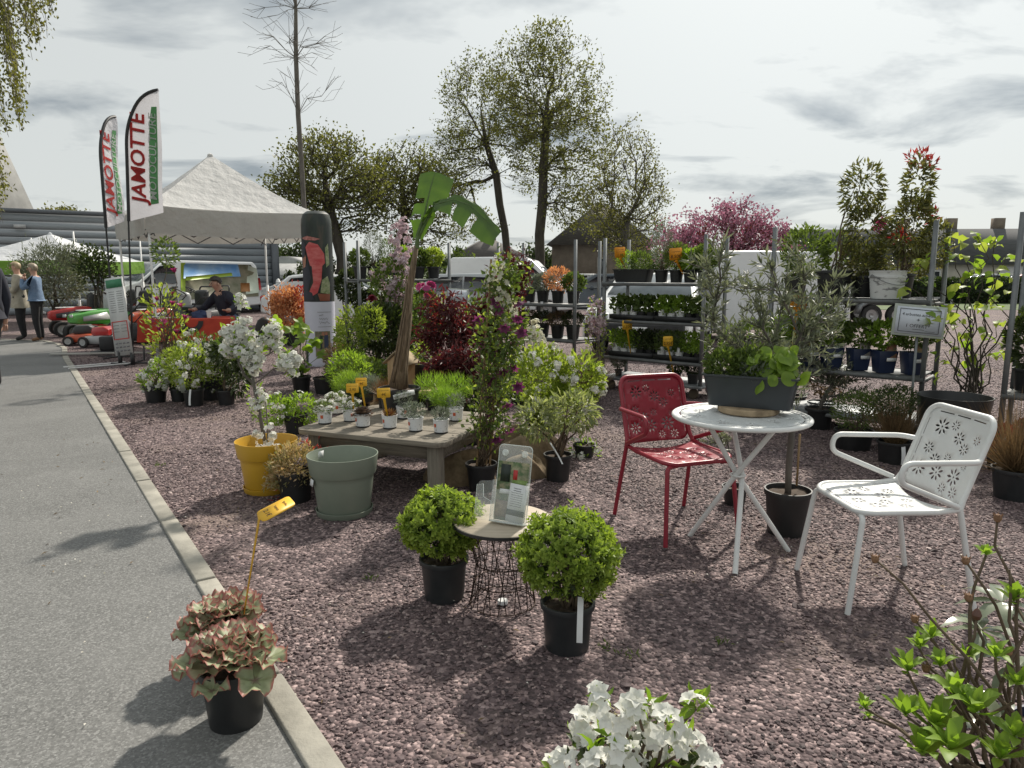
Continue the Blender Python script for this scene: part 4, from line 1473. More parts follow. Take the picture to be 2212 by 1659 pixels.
lathe(mb, [(RC * 1.0, .0), (RC * 1.02, .05), (RC * 1.0, .07), (RC, 1.0), (RC, 1.02)], 40)
mb.build('lower_skin', pmat('column_white', (.62, .63, .72), (.56, .57, .66), 3, .5, bump=.2, bscale=18), cl_, smooth=True)
def wrap(name, pts, mat, off=.004, n=10):
 """print patch lying on the column: outline in (angle from the front in degrees, height)"""
 mb = MB()
 cx = sum(a for a, z in pts) / len(pts)
 cz = sum(z for a, z in pts) / len(pts)
 # refine the outline
 q = []
 for (a0, z0), (a1, z1) in zip(pts, pts[1:] + pts[:1]):
  for k in range(4):
   q.append((a0 + (a1 - a0) * k / 4, z0 + (z1 - z0) * k / 4))
 rings = 5
 V = []
 for r_ in range(rings + 1):
  f = 1 - r_ / rings * .999
  for a, z in q:
   aa, z2 = cx + (a - cx) * f, cz + (z - cz) * f
   V.append(((RC + off) * math.sin(R(aa)), -(RC + off) * math.cos(R(aa)), z2))
 k = len(q)
 fs = [(r_ * k + i, r_ * k + (i + 1) % k, (r_ + 1) * k + (i + 1) % k, (r_ + 1) * k + i) for r_ in range(rings) for i in range(k)]
 mb.add(V, fs)
 return mb.build(name, mat, cl_, smooth=True, angle=180)
M_PRED = pmat('print_red', (.50, .055, .06), (.62, .16, .15), 7, .5, stretch=(1, 1, 2))
M_PSKIN = pmat('print_skin', (.45, .22, .15), (.34, .15, .10), 8, .5)
M_PNAVY = pmat('print_navy', (.02, .022, .035), (.035, .035, .05), 8, .5)
M_PTERRA = pmat('print_terracotta', (.28, .09, .05), (.22, .07, .04), 8, .5)
M_PGREEN = pmat('print_green', (.16, .22, .08), (.40, .40, .26), 24, .5)
M_PPINK = pmat('print_pink', (.55, .22, .20), (.30, .10, .08), 30, .5)
wrap('print', [(-30, 1.86), (-12, 1.94), (20, 1.90), (42, 1.76), (44, 1.62), (20, 1.52), (-12, 1.58)], M_PRED, .005)
wrap('print', [(-6, 1.60), (34, 1.62), (28, 1.36), (12, 1.16), (-12, 1.10), (-22, 1.16), (-2, 1.32)], M_PRED, .0055)
wrap('print', [(-64, 1.90), (-42, 1.97), (-28, 1.90), (-34, 1.72), (-55, 1.68)], M_PNAVY, .008)
wrap('print', [(-58, 1.76), (-38, 1.80), (-28, 1.70), (-34, 1.56), (-48, 1.54)], M_PSKIN, .007)
wrap('print', [(-58, 1.52), (-20, 1.62), (-10, 1.40), (-24, 1.20), (-60, 1.22)], M_PNAVY, .006)
wrap('print', [(-60, 1.16), (-30, 1.20), (-8, 1.16), (-2, 1.05), (-55, 1.04)], M_PNAVY, .007)
wrap('print', [(12, 1.15), (62, 1.14), (58, 1.035), (20, 1.035)], M_PTERRA, .006)
wrap('print', [(22, 1.16), (30, 1.36), (52, 1.42), (62, 1.30), (60, 1.14)], M_PGREEN, .007)
wrap('print', [(48, 1.55), (46, 1.85), (60, 1.92), (64, 1.6)], M_PGREEN, .006)
wrap('print', [(-50, 2.0), (-20, 2.03), (30, 1.985), (10, 1.96), (-30, 1.97)], M_PPINK, .006)
wrap('print', [(-88, .06), (-42, .06), (-40, .30), (-88, .34)], pmat('print_dark_green', (.012, .035, .022), None, 8, .5), .005)
ph = wrap('print', [(-4, .16), (54, .16), (54, .56), (-4, .56)], pmat('print_photo', (.10, .12, .06), (.34, .26, .18), 22, .5, detail=7), .005)
wrap('print', [(2, .30), (16, .50), (24, .48), (20, .28)], pmat('print_shirt', (.03, .06, .04), None, 8, .5), .008)
wrap('print', [(28, .30), (30, .50), (44, .52), (46, .30)], pmat('print_blue', (.05, .07, .13), None, 8, .5), .008)
wrap('print', [(20, .50), (22, .55), (30, .55), (31, .49)], M_PSKIN, .009)
wrap('print', [(33, .50), (34, .55), (42, .55), (43, .50)], M_PSKIN, .0095)
mb = MB()
for z0_, th, a0, a1 in ((.86, .006, 8, 62), (.63, .006, 8, 62)):
 n2 = 12
 V = []
 for k in range(n2 + 1):
  a = R(a0 + (a1 - a0) * k / n2)
  for z in (z0_ - th / 2, z0_ + th / 2):
   V.append(((RC + .005) * math.sin(a), -(RC + .005) * math.cos(a), z))
 mb.add(V, [(2 * k, 2 * k + 2, 2 * k + 3, 2 * k + 1) for k in range(n2)])
for k, (zc_, h_, a0, a1) in enumerate(((.81, .03, 13, 30), (.755, .03, 13, 48), (.695, .035, 13, 55))):
 rs = random.Random(k)
 n2 = 22
 prev = None
 for q in range(n2 + 1):
  a = R(a0 + (a1 - a0) * q / n2)
  z = zc_ + rs.uniform(-.5, .5) * h_
  cur = Vector(((RC + .006) * math.sin(a), -(RC + .006) * math.cos(a), z))
  if prev:
   mb.add([prev + Vector((0, 0, -.004)), cur + Vector((0, 0, -.004)), cur + Vector((0, 0, .004)), prev + Vector((0, 0, .004))], [(0, 1, 2, 3)])
  prev = cur
mb.build('lettering', M_INKG, cl_)
# ================================================================== PEOPLE
M_SKIN = pmat('skin', (.50, .30, .22), (.43, .25, .18), 12, .55)
M_NAVY = pmat('navy_cloth', (.012, .014, .026), (.022, .024, .038), 14, .85, bump=.3, bscale=60)
M_BEIGE = pmat('beige_cloth', (.42, .38, .30), (.33, .295, .23), 14, .85, bump=.4, bscale=50)
M_DENIM = pmat('denim', (.10, .16, .26), (.16, .23, .34), 16, .85, bump=.3, bscale=60)
M_TROUSER = pmat('black_trousers', (.012, .012, .014), (.02, .02, .022), 12, .85)
M_SHOE = pmat('shoe', (.02, .018, .016), None, 9, .6)
M_SHOEB = pmat('shoe_brown', (.20, .10, .045), None, 9, .6)
M_HAIRB = pmat('hair_blond', (.40, .31, .19), (.30, .22, .13), 30, .5, stretch=(1, 1, .3))
M_HAIRD = pmat('hair_dark', (.018, .013, .010), (.03, .022, .018), 30, .45, stretch=(1, 1, .3))
M_HAIRG = pmat('hair_greyblond', (.34, .28, .20), (.24, .19, .14), 30, .5, stretch=(1, 1, .3))
BASE = dict(pelvis=(0, 0, .93), waist=(0, .0, 1.08), chest=(0, .0, 1.27), neck0=(0, .01, 1.42), neck=(0, 0, 1.49), head=(0, -.02, 1.60), crown=(0, -.015, 1.68),
   shL=(-.17, .01, 1.38), elL=(-.22, .03, 1.10), wrL=(-.22, -.04, .86), haL=(-.22, -.06, .79),
   shR=(.17, .01, 1.38), elR=(.22, .03, 1.10), wrR=(.22, -.04, .86), haR=(.22, -.06, .79),
   hipL=(-.09, 0, .88), knL=(-.10, -.02, .48), anL=(-.10, .02, .09), toL=(-.11, -.14, .045),
   hipR=(.09, 0, .88), knR=(.10, -.02, .48), anR=(.10, .02, .09), toR=(.11, -.14, .045))
RAD = dict(pelvis=.135, waist=.125, chest=.14, neck0=.075, neck=.052, head=.088, crown=.082, sh=.078, el=.050, wr=.036, ha=.034, hip=.09, kn=.062, an=.044, to=.040)
BONES = [('pelvis', 'waist', 't'), ('waist', 'chest', 't'), ('chest', 'neck0', 't'), ('neck0', 'neck', 's'), ('neck', 'head', 's'), ('head', 'crown', 's'),
         ('chest', 'shL', 't'), ('shL', 'elL', 't'), ('elL', 'wrL', 't'), ('wrL', 'haL', 's'), ('chest', 'shR', 't'), ('shR', 'elR', 't'), ('elR', 'wrR', 't'), ('wrR', 'haR', 's'),
         ('pelvis', 'hipL', 'l'), ('hipL', 'knL', 'l'), ('knL', 'anL', 'l'), ('anL', 'toL', 'f'), ('pelvis', 'hipR', 'l'), ('hipR', 'knR', 'l'), ('knR', 'anR', 'l'), ('anR', 'toR', 'f')]
def person(label, loc, rz, pose, top, legs, shoes, hair, hairlen=.0, scale=1.0, bulk=1.15, coat=None, group=None):
 J = dict(BASE)
 J.update(pose)
 t = thing('person', label, 'person', loc, rz, group)
 t.scale = (scale,) * 3
 names = list(J)
 idx = {n: i for i, n in enumerate(names)}
 me = bpy.data.meshes.new('body')
 me.from_pydata([J[n] for n in names], [(idx[a], idx[b]) for a, b, _ in BONES], [])
 o = bpy.data.objects.new('body', me)
 COL.objects.link(o)
 o.modifiers.new('skin', 'SKIN').use_smooth_shade = True
 sk = me.skin_vertices[0].data
 for n in names:
  r = RAD.get(n, RAD.get(n[:-1], .06))
  if n[:2] in ('sh', 'el') or n in ('pelvis', 'waist', 'chest') or n[:2] in ('hi', 'kn'):
   r *= bulk
  sk[idx[n]].radius = (r * (1.12 if n in ('pelvis', 'chest', 'waist') else 1.0), r * (.82 if n in ('pelvis', 'chest', 'waist') else 1.0))
  sk[idx[n]].use_root = n == 'pelvis'
 sb = o.modifiers.new('sub', 'SUBSURF')
 sb.levels = sb.render_levels = 2
 m2 = bpy.data.meshes.new_from_object(o.evaluated_get(bpy.context.evaluated_depsgraph_get()))
 bpy.data.objects.remove(o)
 V = np.empty(len(m2.vertices) * 3)
 m2.vertices.foreach_get('co', V)
 V = V.reshape(-1, 3)
 fs = [tuple(pp.vertices) for pp in m2.polygons]
 A = np.array([J[a] for a, b, c in BONES])
 B = np.array([J[b] for a, b, c in BONES])
 code = {'t': 0, 's': 1, 'l': 2, 'f': 3}
 cd = np.array([code[c] for a, b, c in BONES])
 groups = {0: [], 1: [], 2: [], 3: []}
 for f in fs:
  c = V[list(f)].mean(0)
  ab = B - A
  s_ = np.clip(((c - A) * ab).sum(1) / (ab * ab).sum(1), 0, 1)
  k = int(np.argmin(np.linalg.norm(A + ab * s_[:, None] - c, axis=1)))
  groups[int(cd[k])].append(f)
 mb = MB()
 mb.v.append(V)
 mb.r.append(np.full(len(V), .5, np.float32))
 mb.n = len(V)
 for g, l in groups.items():
  by = {}
  for f in l:
   by.setdefault(len(f), []).append(f)
  for k, q in by.items():
   mb.f.append(np.array(q))
   mb.m.append(g)
 # hands: thumb and four fingers, a little curled
 for sd, sx in (('L', -1), ('R', 1)):
  w_, h_ = Vector(J['wr' + sd]), Vector(J['ha' + sd])
  d_ = (h_ - w_).normalized()
  side = d_.cross(Vector((0, 0, 1)) if abs(d_.z) < .8 else Vector((0, 1, 0))).normalized()
  nn = side.cross(d_).normalized()
  for k, L_ in enumerate((.068, .078, .074, .058)):
   b0 = h_ + side * (-.027 + .018 * k) + d_ * .005
   tube(mb, [b0, b0 + d_ * L_ * .5 + nn * .004, b0 + d_ * L_ * .9 + nn * .020], [.0095, .0085, .006], 6, mat=1)
  b0 = h_ - d_ * .025 + side * .03
  tube(mb, [b0, b0 + d_ * .035 + side * .02, b0 + d_ * .06 + side * .018 + nn * .01], [.0105, .009, .0065], 6, mat=1)
 hd, cr = Vector(J['head']), Vector(J['crown'])
 up = (cr - hd).normalized()
 fw = Vector(pose.get('face', (0, -1, 0))).normalized()
 fw = (fw - up * fw.dot(up)).normalized()
 sd_ = up.cross(fw).normalized()
 nose = hd + fw * .088 - up * .005
 tube(mb, [nose + up * .035, nose + fw * .012, nose + fw * .022 - up * .012, nose - up * .018], [.006, .011, .013, .008], 6, mat=1)
 for sg in (-1, 1):
  e = hd + sd_ * sg * .086 - up * .005
  tube(mb, [e - up * .028, e + sd_ * sg * .008, e + up * .028], [.008, .016, .010], 6, mat=1)
 mb.build('body', [top, M_SKIN, legs, shoes], t, smooth=True, angle=180)
 for sg in (-1, 1):
  mb = MB()
  e = hd + fw * .086 + sd_ * sg * .033 + up * .018
  lathe(mb, [(.001, -.006), (.009, -.003), (.009, .003), (.001, .006)], 8, T(*e))
  mb.build('eye', M_BLK, t)
 mb = MB()
 mo = hd + fw * .084 - up * .045
 tube(mb, [mo - sd_ * .024, mo + fw * .006, mo + sd_ * .024], [.003, .006, .003], 5)
 mb.build('mouth', pmat('lip', (.34, .14, .12)), t)
 # hair: a cap over the skull with strand relief
 mb = MB()
 rg = np.random.default_rng(4)
 n1, n2 = 20, 11
 V, fs = [], []
 for j in range(n2):
  ph = PI * .02 + (PI * (.62 + hairlen)) * j / (n2 - 1)
  for i in range(n1):
   a = 2 * PI * i / n1
   loc_ = Vector((math.sin(ph) * math.cos(a), math.sin(ph) * math.sin(a), math.cos(ph)))
   back = loc_.y
   rr = .098 + .012 * math.sin(7 * a + 3 * ph) * .4 + rg.normal(0, .0018)
   cut = -.55 if back < -.1 else 0
   q = hd + up * .035 + (sd_ * loc_.x * .98 - fw * loc_.y * 1.08) * rr + up * loc_.z * rr * 1.02
   if loc_.y < -.25 and loc_.z < .25:      # keep the face free
    q = hd + up * .035 + (sd_ * loc_.x * .98 - fw * loc_.y * .8) * rr * .86 + up * .25 * rr
   V.append(q)
 for j in range(n2 - 1):
  for i in range(n1):
   i2 = (i + 1) % n1
   fs.append((j * n1 + i, j * n1 + i2, (j + 1) * n1 + i2, (j + 1) * n1 + i))
 fs.append(tuple(range(n1)))
 mb.add(V, fs)
 mb.build('hair', hair, t, smooth=True, angle=180)
 if coat:
  ln, mt = coat
  mb = MB()
  P_ = Vector(J['pelvis'])
  n = 24
  rows = [(.150, .115, .20), (.165, .125, .10), (.178, .138, .0), (.19, .15, -.5 * ln), (.20, .16, -ln), (.194, .154, -ln - .004), (.16, .12, -ln + .05)]
  V, fs = [], []
  for j, (rx, ry, z) in enumerate(rows):
   for i in range(n):
    a = 2 * PI * i / n
    fz = 1 + .045 * math.sin(5 * a + j) * (j / 5)
    V.append((P_.x + rx * 1.12 * fz * math.cos(a), P_.y + ry * 1.12 * fz * math.sin(a), P_.z + z))
  for j in range(len(rows) - 1):
   for i in range(n):
    i2 = (i + 1) % n
    fs.append((j * n + i, (j + 1) * n + i, (j + 1) * n + i2, j * n + i2))
  mb.add(V, fs)
  mb.build('jacket_hem', mt, t, smooth=True)
 return t
p = G(52, 736)
person('person in a long beige jacket and black trousers with short fair hair', p, R(-62), dict(elL=(-.24, -.10, 1.12), wrL=(-.14, -.30, 1.14), haL=(-.10, -.36, 1.16), elR=(.24, -.06, 1.10), wrR=(.14, -.28, 1.08), haR=(.08, -.34, 1.08)), M_BEIGE, M_TROUSER, M_SHOE, M_HAIRB, .02, .99, 1.3, (.20, M_BEIGE))
p = G(88, 738)
person('person in a blue denim jacket raising both hands to the chin', p, R(-75), dict(elL=(-.22, -.18, 1.16), wrL=(-.08, -.22, 1.38), haL=(-.04, -.20, 1.44), elR=(.22, -.18, 1.16), wrR=(.08, -.22, 1.38), haR=(.04, -.20, 1.44)), M_DENIM, M_TROUSER, M_SHOEB, M_HAIRG, .06, .97, 1.2, (.02, M_DENIM))
p = G(-14, 850)
person('person in navy jacket and dark trousers walking along the asphalt path', p, R(-120), dict(elR=(.25, .02, 1.10), wrR=(.26, -.10, .88), haR=(.26, -.13, .81), knL=(-.10, -.20, .50), anL=(-.10, -.10, .11), toL=(-.11, -.27, .06), knR=(.10, .04, .48), anR=(.10, .20, .12), toR=(.11, .06, .045)), M_NAVY, M_TROUSER, M_SHOE, M_HAIRD, 0, 1.05, 1.3, (.06, M_NAVY))
# ------------------------------------------------------------------ table under the tent
tx = AT(400, 592, 12.4)
tb_ = thing('stall_table', 'folding table under an orange red cloth with part of a black letter', 'table', (tx.x, 12.4, 0), R(14))
M_ORANGE = pmat('orange_cloth', (.50, .055, .025), (.40, .04, .02), 5, .75, bump=.3, bscale=14)
mb = MB()
W_, D_, H_ = 1.42, .72, .70
rows = []
nn_ = 40
for k, (grow, z) in enumerate(((0, H_), (.012, H_ - .01), (.02, H_ - .18), (.04, H_ - .38))):
 for i in range(nn_):
  f = i / nn_
  per = f * 4
  sd = int(per)
  q = per - sd
  x, y = ((-1 + 2 * q, -1), (1, -1 + 2 * q), (1 - 2 * q, 1), (-1, 1 - 2 * q))[sd]
  wv = (k / 3) * .02 * math.sin(i * 2.1)
  rows.append((x * (W_ / 2 + grow + wv), y * (D_ / 2 + grow + wv), z))
fs = [tuple(range(nn_))] + [(r_ * nn_ + i, (r_ + 1) * nn_ + i, (r_ + 1) * nn_ + (i + 1) % nn_, r_ * nn_ + (i + 1) % nn_) for r_ in range(3) for i in range(nn_)]
mb.add(rows, fs)
mb.build('cloth', M_ORANGE, tb_, smooth=True, angle=40)
for x in (-.68, .68):
 for y in (-.3, .3):
  mb = MB()
  tube(mb, [(x, y, 0), (x * .97, y, .69)], .014, 6)
  mb.build('leg', M_GALV, tb_)
mb = MB()
ring = []
for k in range(13):
 a = PI + PI * k / 12
 ring.append((math.cos(a), math.sin(a)))
V = [(x * .19 + .12, -.392 - .01, .66 + y * .19) for x, y in ring] + [(x * .11 + .12, -.392 - .01, .66 + y * .11) for x, y in ring]
mb.add(V, [(k, k + 1, 14 + k, 13 + k) for k in range(12)])
mb.build('lettering', M_BLK, tb_)
mb = MB()
box(mb, (-.09, -.404, .50), (.16, .004, .065))
mb.build('lettering', M_BLK, tb_)
# things on the table
mb = MB()
for k, (x, y, r_) in enumerate(((-.35, -.1, .2), (-.12, -.16, -.1), (-.55, .02, .5))):
 mb = MB()
 box(mb, (0, 0, .004), (.30, .21, .006))
 o = mb.build('paper_sheet', M_FWHITE, None, loc=tb_.matrix_basis @ Vector((x, y, H_ + .001 + .007 * k)), rot=(0, 0, R(14) + r_))
 tag(o, ('white paper sheet being written on at the orange table', 'white paper sheet lying flat at the front of the orange table', 'white paper sheet lying askew at the end of the orange table')[k], 'paper')
mb = MB()
lathe(mb, [(.001, 0), (.030, 0), (.042, .115), (.044, .117), (.040, .115), (.029, .004), (.001, .004)], 20)
o = mb.build('paper_cup', M_FWHITE, None, smooth=True, loc=tb_.matrix_basis @ Vector((.38, -.24, H_ + .002)))
tag(o, 'white paper cup standing on the orange table', 'cup')
mb = MB()
rg = np.random.default_rng(8)
V, fs = [], []
for j in range(8):
 for i in range(16):
  a, ph = 2 * PI * i / 16, PI / 2 * j / 7
  r_ = 1 + .18 * math.sin(3 * a + j) + rg.normal(0, .05)
  V.append((.17 * math.cos(a) * math.cos(ph) * r_, .11 * math.sin(a) * math.cos(ph) * r_, .11 * math.sin(ph) * (1 + .2 * math.sin(2 * a))))
for j in range(7):
 for i in range(16):
  fs.append((j * 16 + i, j * 16 + (i + 1) % 16, (j + 1) * 16 + (i + 1) % 16, (j + 1) * 16 + i))
mb.add(V, fs)
o = mb.build('folded_jacket', pmat('blue_cloth', (.02, .03, .08), (.03, .045, .11), 9, .8), None, smooth=True, angle=180, loc=tb_.matrix_basis @ Vector((.22, -.10, H_ + .002)))
tag(o, 'crumpled dark blue jacket lying on the orange table', 'jacket')
# the seated person writing
mp_ = tb_.matrix_basis @ Vector((.52, .58, 0))
person('person in navy sweater with short dark hair sitting writing at the orange table', (mp_.x, mp_.y, -.02), R(-38),
       dict(pelvis=(0, .12, .52), waist=(0, .09, .68), chest=(0, .0, .88), neck0=(0, -.05, 1.02), neck=(0, -.08, 1.08), head=(0, -.13, 1.17), crown=(0, -.13, 1.25), face=(0, -1, -.45),
   shL=(-.18, -.03, .98), elL=(-.30, -.20, .76), wrL=(-.16, -.42, .76), haL=(-.12, -.49, .76), shR=(.18, -.03, .98), elR=(.36, .02, .84), wrR=(.50, -.20, .76), haR=(.52, -.27, .76),
   hipL=(-.10, .08, .50), knL=(-.14, -.34, .50), anL=(-.13, -.30, .10), toL=(-.14, -.46, .06), hipR=(.10, .08, .50), knR=(.14, -.34, .50), anR=(.13, -.30, .10), toR=(.14, -.46, .06)),
       M_NAVY, M_DENIM, M_SHOE, M_HAIRD, -.06, 1.10, 1.22)
st = thing('folding_stool', 'plain dark stool under the seated person', 'stool', (mp_.x + .08, mp_.y + .1, 0), R(-38))
mb = MB()
box(mb, (0, 0, .415), (.36, .34, .03))
mb.build('seat', M_BLK, st, bevel=.008)
for x in (-.15, .15):
 for y in (-.14, .14):
  mb = MB()
  tube(mb, [(x * 1.1, y * 1.1, 0), (x, y, .40)], .012, 6)
  mb.build('leg', M_GALV, st)
# backpack on the ground
p = G(563, 742)
bk = thing('backpack', 'black backpack standing on the gravel beside the orange table', 'bag', (p.x, p.y + .3, 0), R(20))
mb = MB()
lathe(mb, [(.001, 0), (.17, .01), (.20, .12), (.19, .34), (.14, .47), (.06, .53), (.001, .54)], 18, SC(1, .65, 1))
mb.build('sack', M_BLK, bk, smooth=True)
mb = MB()
lathe(mb, [(.001, .04), (.12, .05), (.14, .14), (.11, .26), (.001, .30)], 14, T(0, -.10, 0) @ SC(1, .4, 1))
mb.build('pocket', pmat('bag_grey', (.03, .03, .033)), bk, smooth=True)
for x in (-.09, .09):
 mb = MB()
 tube(mb, fillet([(x, .1, .46), (x, .22, .36), (x, .2, .16), (x, .11, .08)], .06), .014, 6)
 mb.build('strap', M_BLK, bk)
# ================================================================== MOWERS
M_MRED = pmat('mower_red', (.50, .03, .03), (.40, .022, .022), 3, .3, coat=.4)
M_MORANGE = pmat('mower_orange', (.58, .10, .035), (.48, .08, .03), 3, .35, coat=.3)
M_MGREEN = pmat('mower_green', (.10, .36, .07), (.08, .30, .06), 3, .35, coat=.3)
M_MGREY = pmat('mower_grey', (.42, .43, .43), (.34, .35, .35), 4, .4)
M_MDARK = pmat('mower_dark', (.05, .05, .052), None, 5, .5)
def hull(mb, secs, n=16, mat=0):
 """rounded box lofted through sections (x, half width, z low, z high)"""
 V, fs = [], []
 for (x, w, z0, z1) in secs:
  for i in range(n):
   a = 2 * PI * i / n
   c, s_ = math.cos(a), math.sin(a)
   e = .38
   yy = w * math.copysign(abs(c) ** e, c)
   zz_ = (z0 + z1) / 2 + (z1 - z0) / 2 * math.copysign(abs(s_) ** e, s_)
   V.append((x, yy, zz_))
 k = len(secs)
 for j in range(k - 1):
  for i in range(n):
   i2 = (i + 1) % n
   fs.append((j * n + i, (j + 1) * n + i, (j + 1) * n + i2, j * n + i2))
 fs.append(tuple(range(n)))
 fs.append(tuple((k - 1) * n + i for i in range(n - 1, -1, -1)))
 return mb.add(V, fs, .5, None, mat)
def ride_on(label, loc, rz, hood, trim, fend):
 t = thing('ride_on_mower', label, 'mower', loc, rz, 'ride on mowers by the kerb')
 mb = MB()
 hull(mb, [(.92, .14, .42, .56), (.86, .19, .38, .60), (.55, .21, .36, .66), (.2, .22, .36, .70), (.05, .20, .38, .68)])
 mb.build('hood', hood, t, smooth=True, angle=50)
 for s_ in (-1, 1):
  mb = MB()
  prism(mb, [(.78, .44), (.78, .54), (.25, .62), (.15, .46)], -.008, .008, T(0, s_ * .215, 0) @ RX(R(90)))
  mb.build('side_panel', trim, t)
 mb = MB()
 box(mb, (.5, 0, .668), (.5, .20, .02))
 mb.build('bonnet_strip', M_FWHITE, t, bevel=.006)
 mb = MB()
 tube(mb, fillet([(-1.0, -.3, .5), (-1.05, -.3, 1.15), (-1.05, .3, 1.15), (-1.0, .3, .5)], .1), .018, 6)
 mb.build('roll_bar', M_BLK, t, smooth=True)
 mb = MB()
 hull(mb, [(.08, .16, .40, .95), (.0, .17, .40, 1.02), (-.12, .15, .42, .98), (-.16, .1, .42, .9)])
 mb.build('dash', trim, t, smooth=True, angle=50)
 mb = MB()
 hull(mb, [(-.05, .46, .30, .40), (-.45, .47, .30, .44), (-.55, .48, .34, .60), (-.95, .47, .34, .62), (-1.02, .4, .36, .58)])
 mb.build('fender', fend, t, smooth=True, angle=50)
 mb = MB()
 hull(mb, [(.35, .34, .12, .26), (.25, .50, .10, .28), (-.35, .50, .10, .28), (-.45, .34, .12, .26)])
 mb.build('cutter_deck', hood, t, smooth=True, angle=50)
 mb = MB()
 hull(mb, [(-.42, .20, .60, .68), (-.5, .23, .58, .71), (-.8, .23, .58, .72), (-.85, .2, .62, .74)])
 mb.build('seat', M_BLK, t, smooth=True, angle=50)
 mb = MB()
 hull(mb, [(-.80, .18, .68, 1.02), (-.84, .21, .66, 1.07), (-.92, .20, .68, 1.08), (-.95, .16, .72, 1.03)])
 mb.build('backrest', M_BLK, t, smooth=True, angle=50)
 mb = MB()
 M_ = T(-.24, 0, 1.03) @ RY(R(-32))
 tube(mb, [M_ @ Vector((.19 * math.cos(a), .19 * math.sin(a), 0)) for a in np.linspace(0, 2 * PI, 20, endpoint=False)], .014, 6, closed=True)
 for a in (.5, 2.6, 4.7):
  tube(mb, [M_ @ Vector((0, 0, -.02)), M_ @ Vector((.19 * math.cos(a), .19 * math.sin(a), 0))], .010, 5)
 tube(mb, [(-.05, 0, .9), (-.24, 0, 1.03)], .018, 6)
 mb.build('steering_wheel', M_BLK, t)
 for y in (-.38, .38):
  wheel(t, .70, y, .18, .15, M_MGREY)
  wheel(t, -.72, y, .25, .22, M_MGREY)
 for y in (-.12, .12):
  mb = MB()
  box(mb, (.985, y, .56), (.02, .10, .06))
  mb.build('head_lamp', M_LAMPW, t)
 return t
p = G(150, 738)
ride_on('green and pale grey ride on mower nearest the two standing people', (p.x + .55, p.y + .75, 0), R(-118), M_MGREEN, M_MGREY, M_MGREEN)
ride_on('red ride on mower half hidden behind the two standing people', (p.x - .5, p.y + 1.8, 0), R(-140), M_MRED, M_MDARK, M_MRED)
ride_on('orange ride on mower with black seat behind the push mowers', (p.x + 1.7, p.y + 1.1, 0), R(-120), M_MORANGE, M_MDARK, M_MDARK)
ride_on('dark ride on mower with green hood beside the banner stand', (p.x + 1.3, p.y + 2.7, 0), R(-140), M_MGREEN, M_MGREY, M_MDARK)
def push_mower(label, loc, rz, deck, cowl, big=.10):
 t = thing('push_mower', label, 'mower', loc, rz, 'push mowers by the kerb')
 mb = MB()
 hull(mb, [(.36, .18, .08, .18), (.30, .24, .06, .22), (-.05, .26, .06, .24), (-.34, .22, .06, .22), (-.40, .16, .08, .18)])
 mb.build('deck', deck, t, smooth=True, angle=50)
 mb = MB()
 hull(mb, [(.22, .10, .24, .34), (.16, .15, .22, .40), (-.08, .16, .22, .42), (-.16, .11, .24, .36)])
 mb.build('engine_cover', cowl, t, smooth=True, angle=50)
 mb = MB()
 tube(mb, fillet([(-.26, -.2, .22), (-1.0, -.2, .92), (-1.06, -.2, .98), (-1.06, .2, .98), (-1.0, .2, .92), (-.26, .2, .22)], .08), .012, 8)
 mb.build('handle', M_BLK, t, smooth=True)
 mb = MB()
 hull(mb, [(-.36, .20, .18, .36), (-.5, .24, .12, .44), (-.78, .22, .14, .50), (-.84, .18, .2, .44)])
 mb.build('grass_box', M_MDARK, t, smooth=True, angle=50)
 for x, r_ in ((.28, big), (-.30, big * 1.15)):
  for y in (-.27, .27):
   wheel(t, x, y, r_, .055, M_MGREY)
 return t
p = G(212, 750)
push_mower('red push mower with pale wheels at the front of the row', (p.x + .1, p.y + .1, 0), R(172), M_MGREY, M_MRED, .11)
push_mower('orange push mower with black wheels beside the path edge', (p.x - .55, p.y + .55, 0), R(-160), M_MORANGE, M_MDARK, .10)
push_mower('red and white push mower with a raised grey handle in the second row', (p.x + .25, p.y + .95, 0), R(178), M_MRED, M_MRED, .10)
push_mower('dark push mower with a yellow engine cover nearest the banner stand', (p.x + 1.0, p.y + .85, 0), R(165), M_MDARK, pmat('mower_yellow', (.55, .42, .06), None, 5, .4), .10)
# board and crate lying by the kerb
p = G(190, 768)
mb = MB()
box(mb, (0, 0, .012), (1.7, .10, .024))
o = mb.build('wooden_plank', pmat('grey_board', (.40, .39, .36), (.32, .31, .28), 8, .8, stretch=(.2, 1, 1)), None, loc=(p.x + .25, p.y, .028), rot=(0, 0, R(8)), bevel=.003)
tag(o, 'long pale grey plank lying across the kerb before the mowers', 'plank')
p = G(228, 764)
bx_ = thing('weight_box', 'black square base weight beside the push mowers', 'weight', (p.x, p.y, 0), R(10))
mb = MB()
box(mb, (0, 0, .03), (.40, .32, .06))
mb.build('plate', M_BLK, bx_, bevel=.01)
mb = MB()
box(mb, (.05, .02, .19), (.25, .2, .26))
mb.build('block', M_BLK, bx_, bevel=.03)
